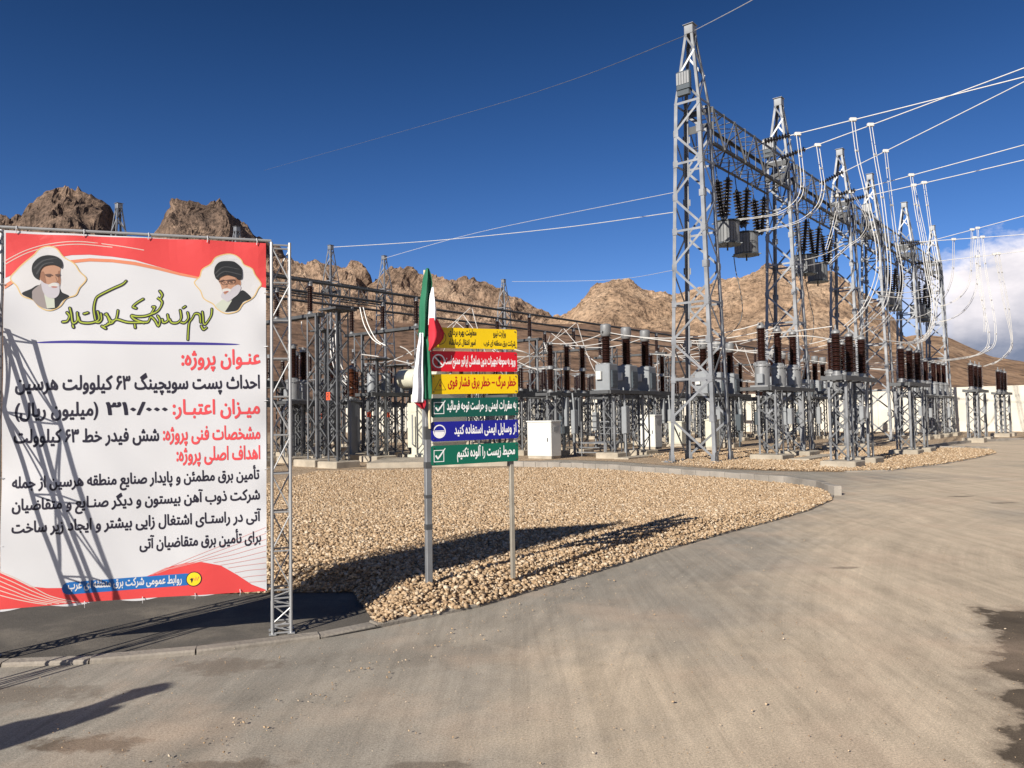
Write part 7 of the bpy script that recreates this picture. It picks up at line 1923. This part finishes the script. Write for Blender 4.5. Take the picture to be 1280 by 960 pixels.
# horizontal tubes and jumpers tying the apparatus heads together across each bay
SEG = ['from tank to box-based transformer', 'from box-based transformer to breaker', 'from breaker to disconnector', 'from disconnector up to busbar', 'from busbar down to rear disconnector']
for b in (0, 1, 3, 4):
    for k in range(3):
        ua, ub, uc, ud = ({0: 3.1, 1: 10.5, 3: 24.8, 4: 29.9}[b] + (k - 1) * 1.5, UB[b] + 2.1 + (k - 1) * 1.45, UB[b] + 2.4 + (k - 1) * 1.15, UB[b] + 3.0 + (k - 1) * 1.6)
        segs = [((ua, -1.5, 4.56), (ub, 4.0, 4.66), .35), ((ub, 4.0, 4.66), (uc, 7.0, 4.5), .18), ((uc, 7.0, 3.55), (ud, 8.5, 3.72), .12), ((ud, 10.2, 3.72), (ud, 11.3 + 2 * k, 6.42), .25), ((ud, 11.3 + 2 * k, 6.42), (ud, 16.8, 4.3), .3)]
        for i, (p, q, sg2) in enumerate(segs):
            m_ = MB()
            m_.tube(cat(W(*p), W(*q), sg2, 10), .016, 5)
            tag(m_.build('jumper_cable', M['cable'], None, True), f'jumper {SEG[i]}, {ORD[k]} phase, {BN[b]}', 'cable', f'jumpers {BN[b]}')
# ---------------------------------------------------------------- onlooker beside the camera whose shadow falls on the road
def skin_mesh(name, joints, edges, m, parent, root=0):
    me = bpy.data.meshes.new(name)
    me.from_pydata([j[:3] for j in joints], edges, [])
    me.materials.append(m)
    o = bpy.data.objects.new(name, me)
    COL.objects.link(o)
    o.parent = parent
    md = o.modifiers.new('skin', 'SKIN')
    md.use_smooth_shade = True
    for i, j in enumerate(joints):
        sv = me.skin_vertices[0].data[i]
        sv.radius = (j[3], j[4] if len(j) > 4 else j[3])
        sv.use_root = i == root
    sd = o.modifiers.new('smooth', 'SUBSURF')
    sd.levels = sd.render_levels = 2
    return o
pe = empty('person', 'standing person in dark jacket whose long shadow falls on the road before the banner', 'person')
pe.location = (-4.12, 1.86, 0)
pe.rotation_euler = (0, 0, R(25))
J = [(0, 0, .93, .14, .10), (0, 0, 1.15, .13, .09), (0, -.01, 1.38, .15, .09), (0, 0, 1.50, .055), (0, .02, 1.60, .075, .085), (0, .02, 1.68, .075, .085), (0, .01, 1.73, .04),
     (-.19, 0, 1.42, .055), (-.23, -.02, 1.14, .042), (-.22, .08, .90, .032), (.19, 0, 1.42, .055), (.23, -.02, 1.14, .042), (.22, .08, .90, .032),
     (-.10, 0, .86, .085), (-.11, .02, .50, .06), (-.11, -.02, .10, .04), (-.11, .14, .04, .038, .03), (.10, 0, .86, .085), (.11, .03, .50, .06), (.12, -.02, .10, .04), (.12, .14, .04, .038, .03),
     (-.215, .11, .82, .028, .018), (.215, .11, .82, .028, .018)]
E_ = [(0, 1), (1, 2), (2, 3), (3, 4), (4, 5), (5, 6), (2, 7), (7, 8), (8, 9), (2, 10), (10, 11), (11, 12), (0, 13), (13, 14), (14, 15), (15, 16), (0, 17), (17, 18), (18, 19), (19, 20), (9, 21), (12, 22)]
skin_mesh('body', J, E_, mat('skin_tone', (.42, .26, .18), .6, 0, .06, 9), pe)
JJ = [(x, y, z, r + .018, (q[0] if q else r) + .018) for x, y, z, r, *q in (J[0], J[1], J[2], J[7], J[8], J[10], J[11])] + [(-.222, .06, .95, .046, .046), (.222, .06, .95, .046, .046)]
skin_mesh('jacket', JJ, [(0, 1), (1, 2), (2, 3), (3, 4), (2, 5), (5, 6), (4, 7), (6, 8)], mat('dark_jacket', (.03, .032, .04), .8, 0, .1, 8), pe)
JT = [(0, 0, .95, .155, .115), (-.10, 0, .85, .10), (-.11, .02, .50, .078), (-.11, -.02, .08, .062), (.10, 0, .85, .10), (.11, .03, .50, .078), (.12, -.02, .08, .062)]
skin_mesh('trousers', JT, [(0, 1), (1, 2), (2, 3), (0, 4), (4, 5), (5, 6)], mat('grey_trousers', (.10, .10, .11), .85, 0, .1, 8), pe)
JH = [(0, .0, 1.66, .088, .095), (0, -.01, 1.72, .07, .075)]
skin_mesh('hair', JH, [(0, 1)], mat('black_hair', (.012, .01, .01), .6, 0, .1, 20), pe)
# face features: nose, eyes, mouth, ears
m_ = MB()
m_.lathe([(.016, -.02), (.012, .005), (.004, .02)], 8, (0, .115, 1.61), 0, 'y')
m_.build('nose', bpy.data.materials['skin_tone'], pe, True)
for s in (-1, 1):
    m_ = MB(); m_.lathe([(.004, -.012), (.012, 0), (.004, .01)], 8, (s * .032, .098, 1.645), 0, 'y'); m_.build('eye', M['dark'], pe, True)
    m_ = MB(); m_.lathe([(.012, -.012), (.03, 0), (.012, .012)], 8, (s * .085, .02, 1.62), 0, 'x'); m_.build('ear', bpy.data.materials['skin_tone'], pe, True)
    for k in range(4):
        m_ = MB()
        x = s * .215 + (k - 1.5) * .016
        m_.tube([(x, .11, .80), (x + s * .004, .118, .76), (x, .112, .728 + .006 * abs(k - 1))], [.009, .008, .006], 6); m_.build('finger', bpy.data.materials['skin_tone'], pe, True)
    m_ = MB(); m_.tube([(s * .20, .125, .84), (s * .19, .145, .80), (s * .192, .15, .775)], [.011, .01, .007], 6); m_.build('thumb', bpy.data.materials['skin_tone'], pe, True)
    m_ = MB(); m_.cbox((s * .115, .06, .045), (.10, .28, .09), .03); m_.build('shoe', M['dark'], pe, True)
m_ = MB(); m_.box((0, .103, 1.575), (.045, .008, .008)); m_.build('mouth', mat('lips', (.30, .12, .10), .6, 0, .05, 9), pe)
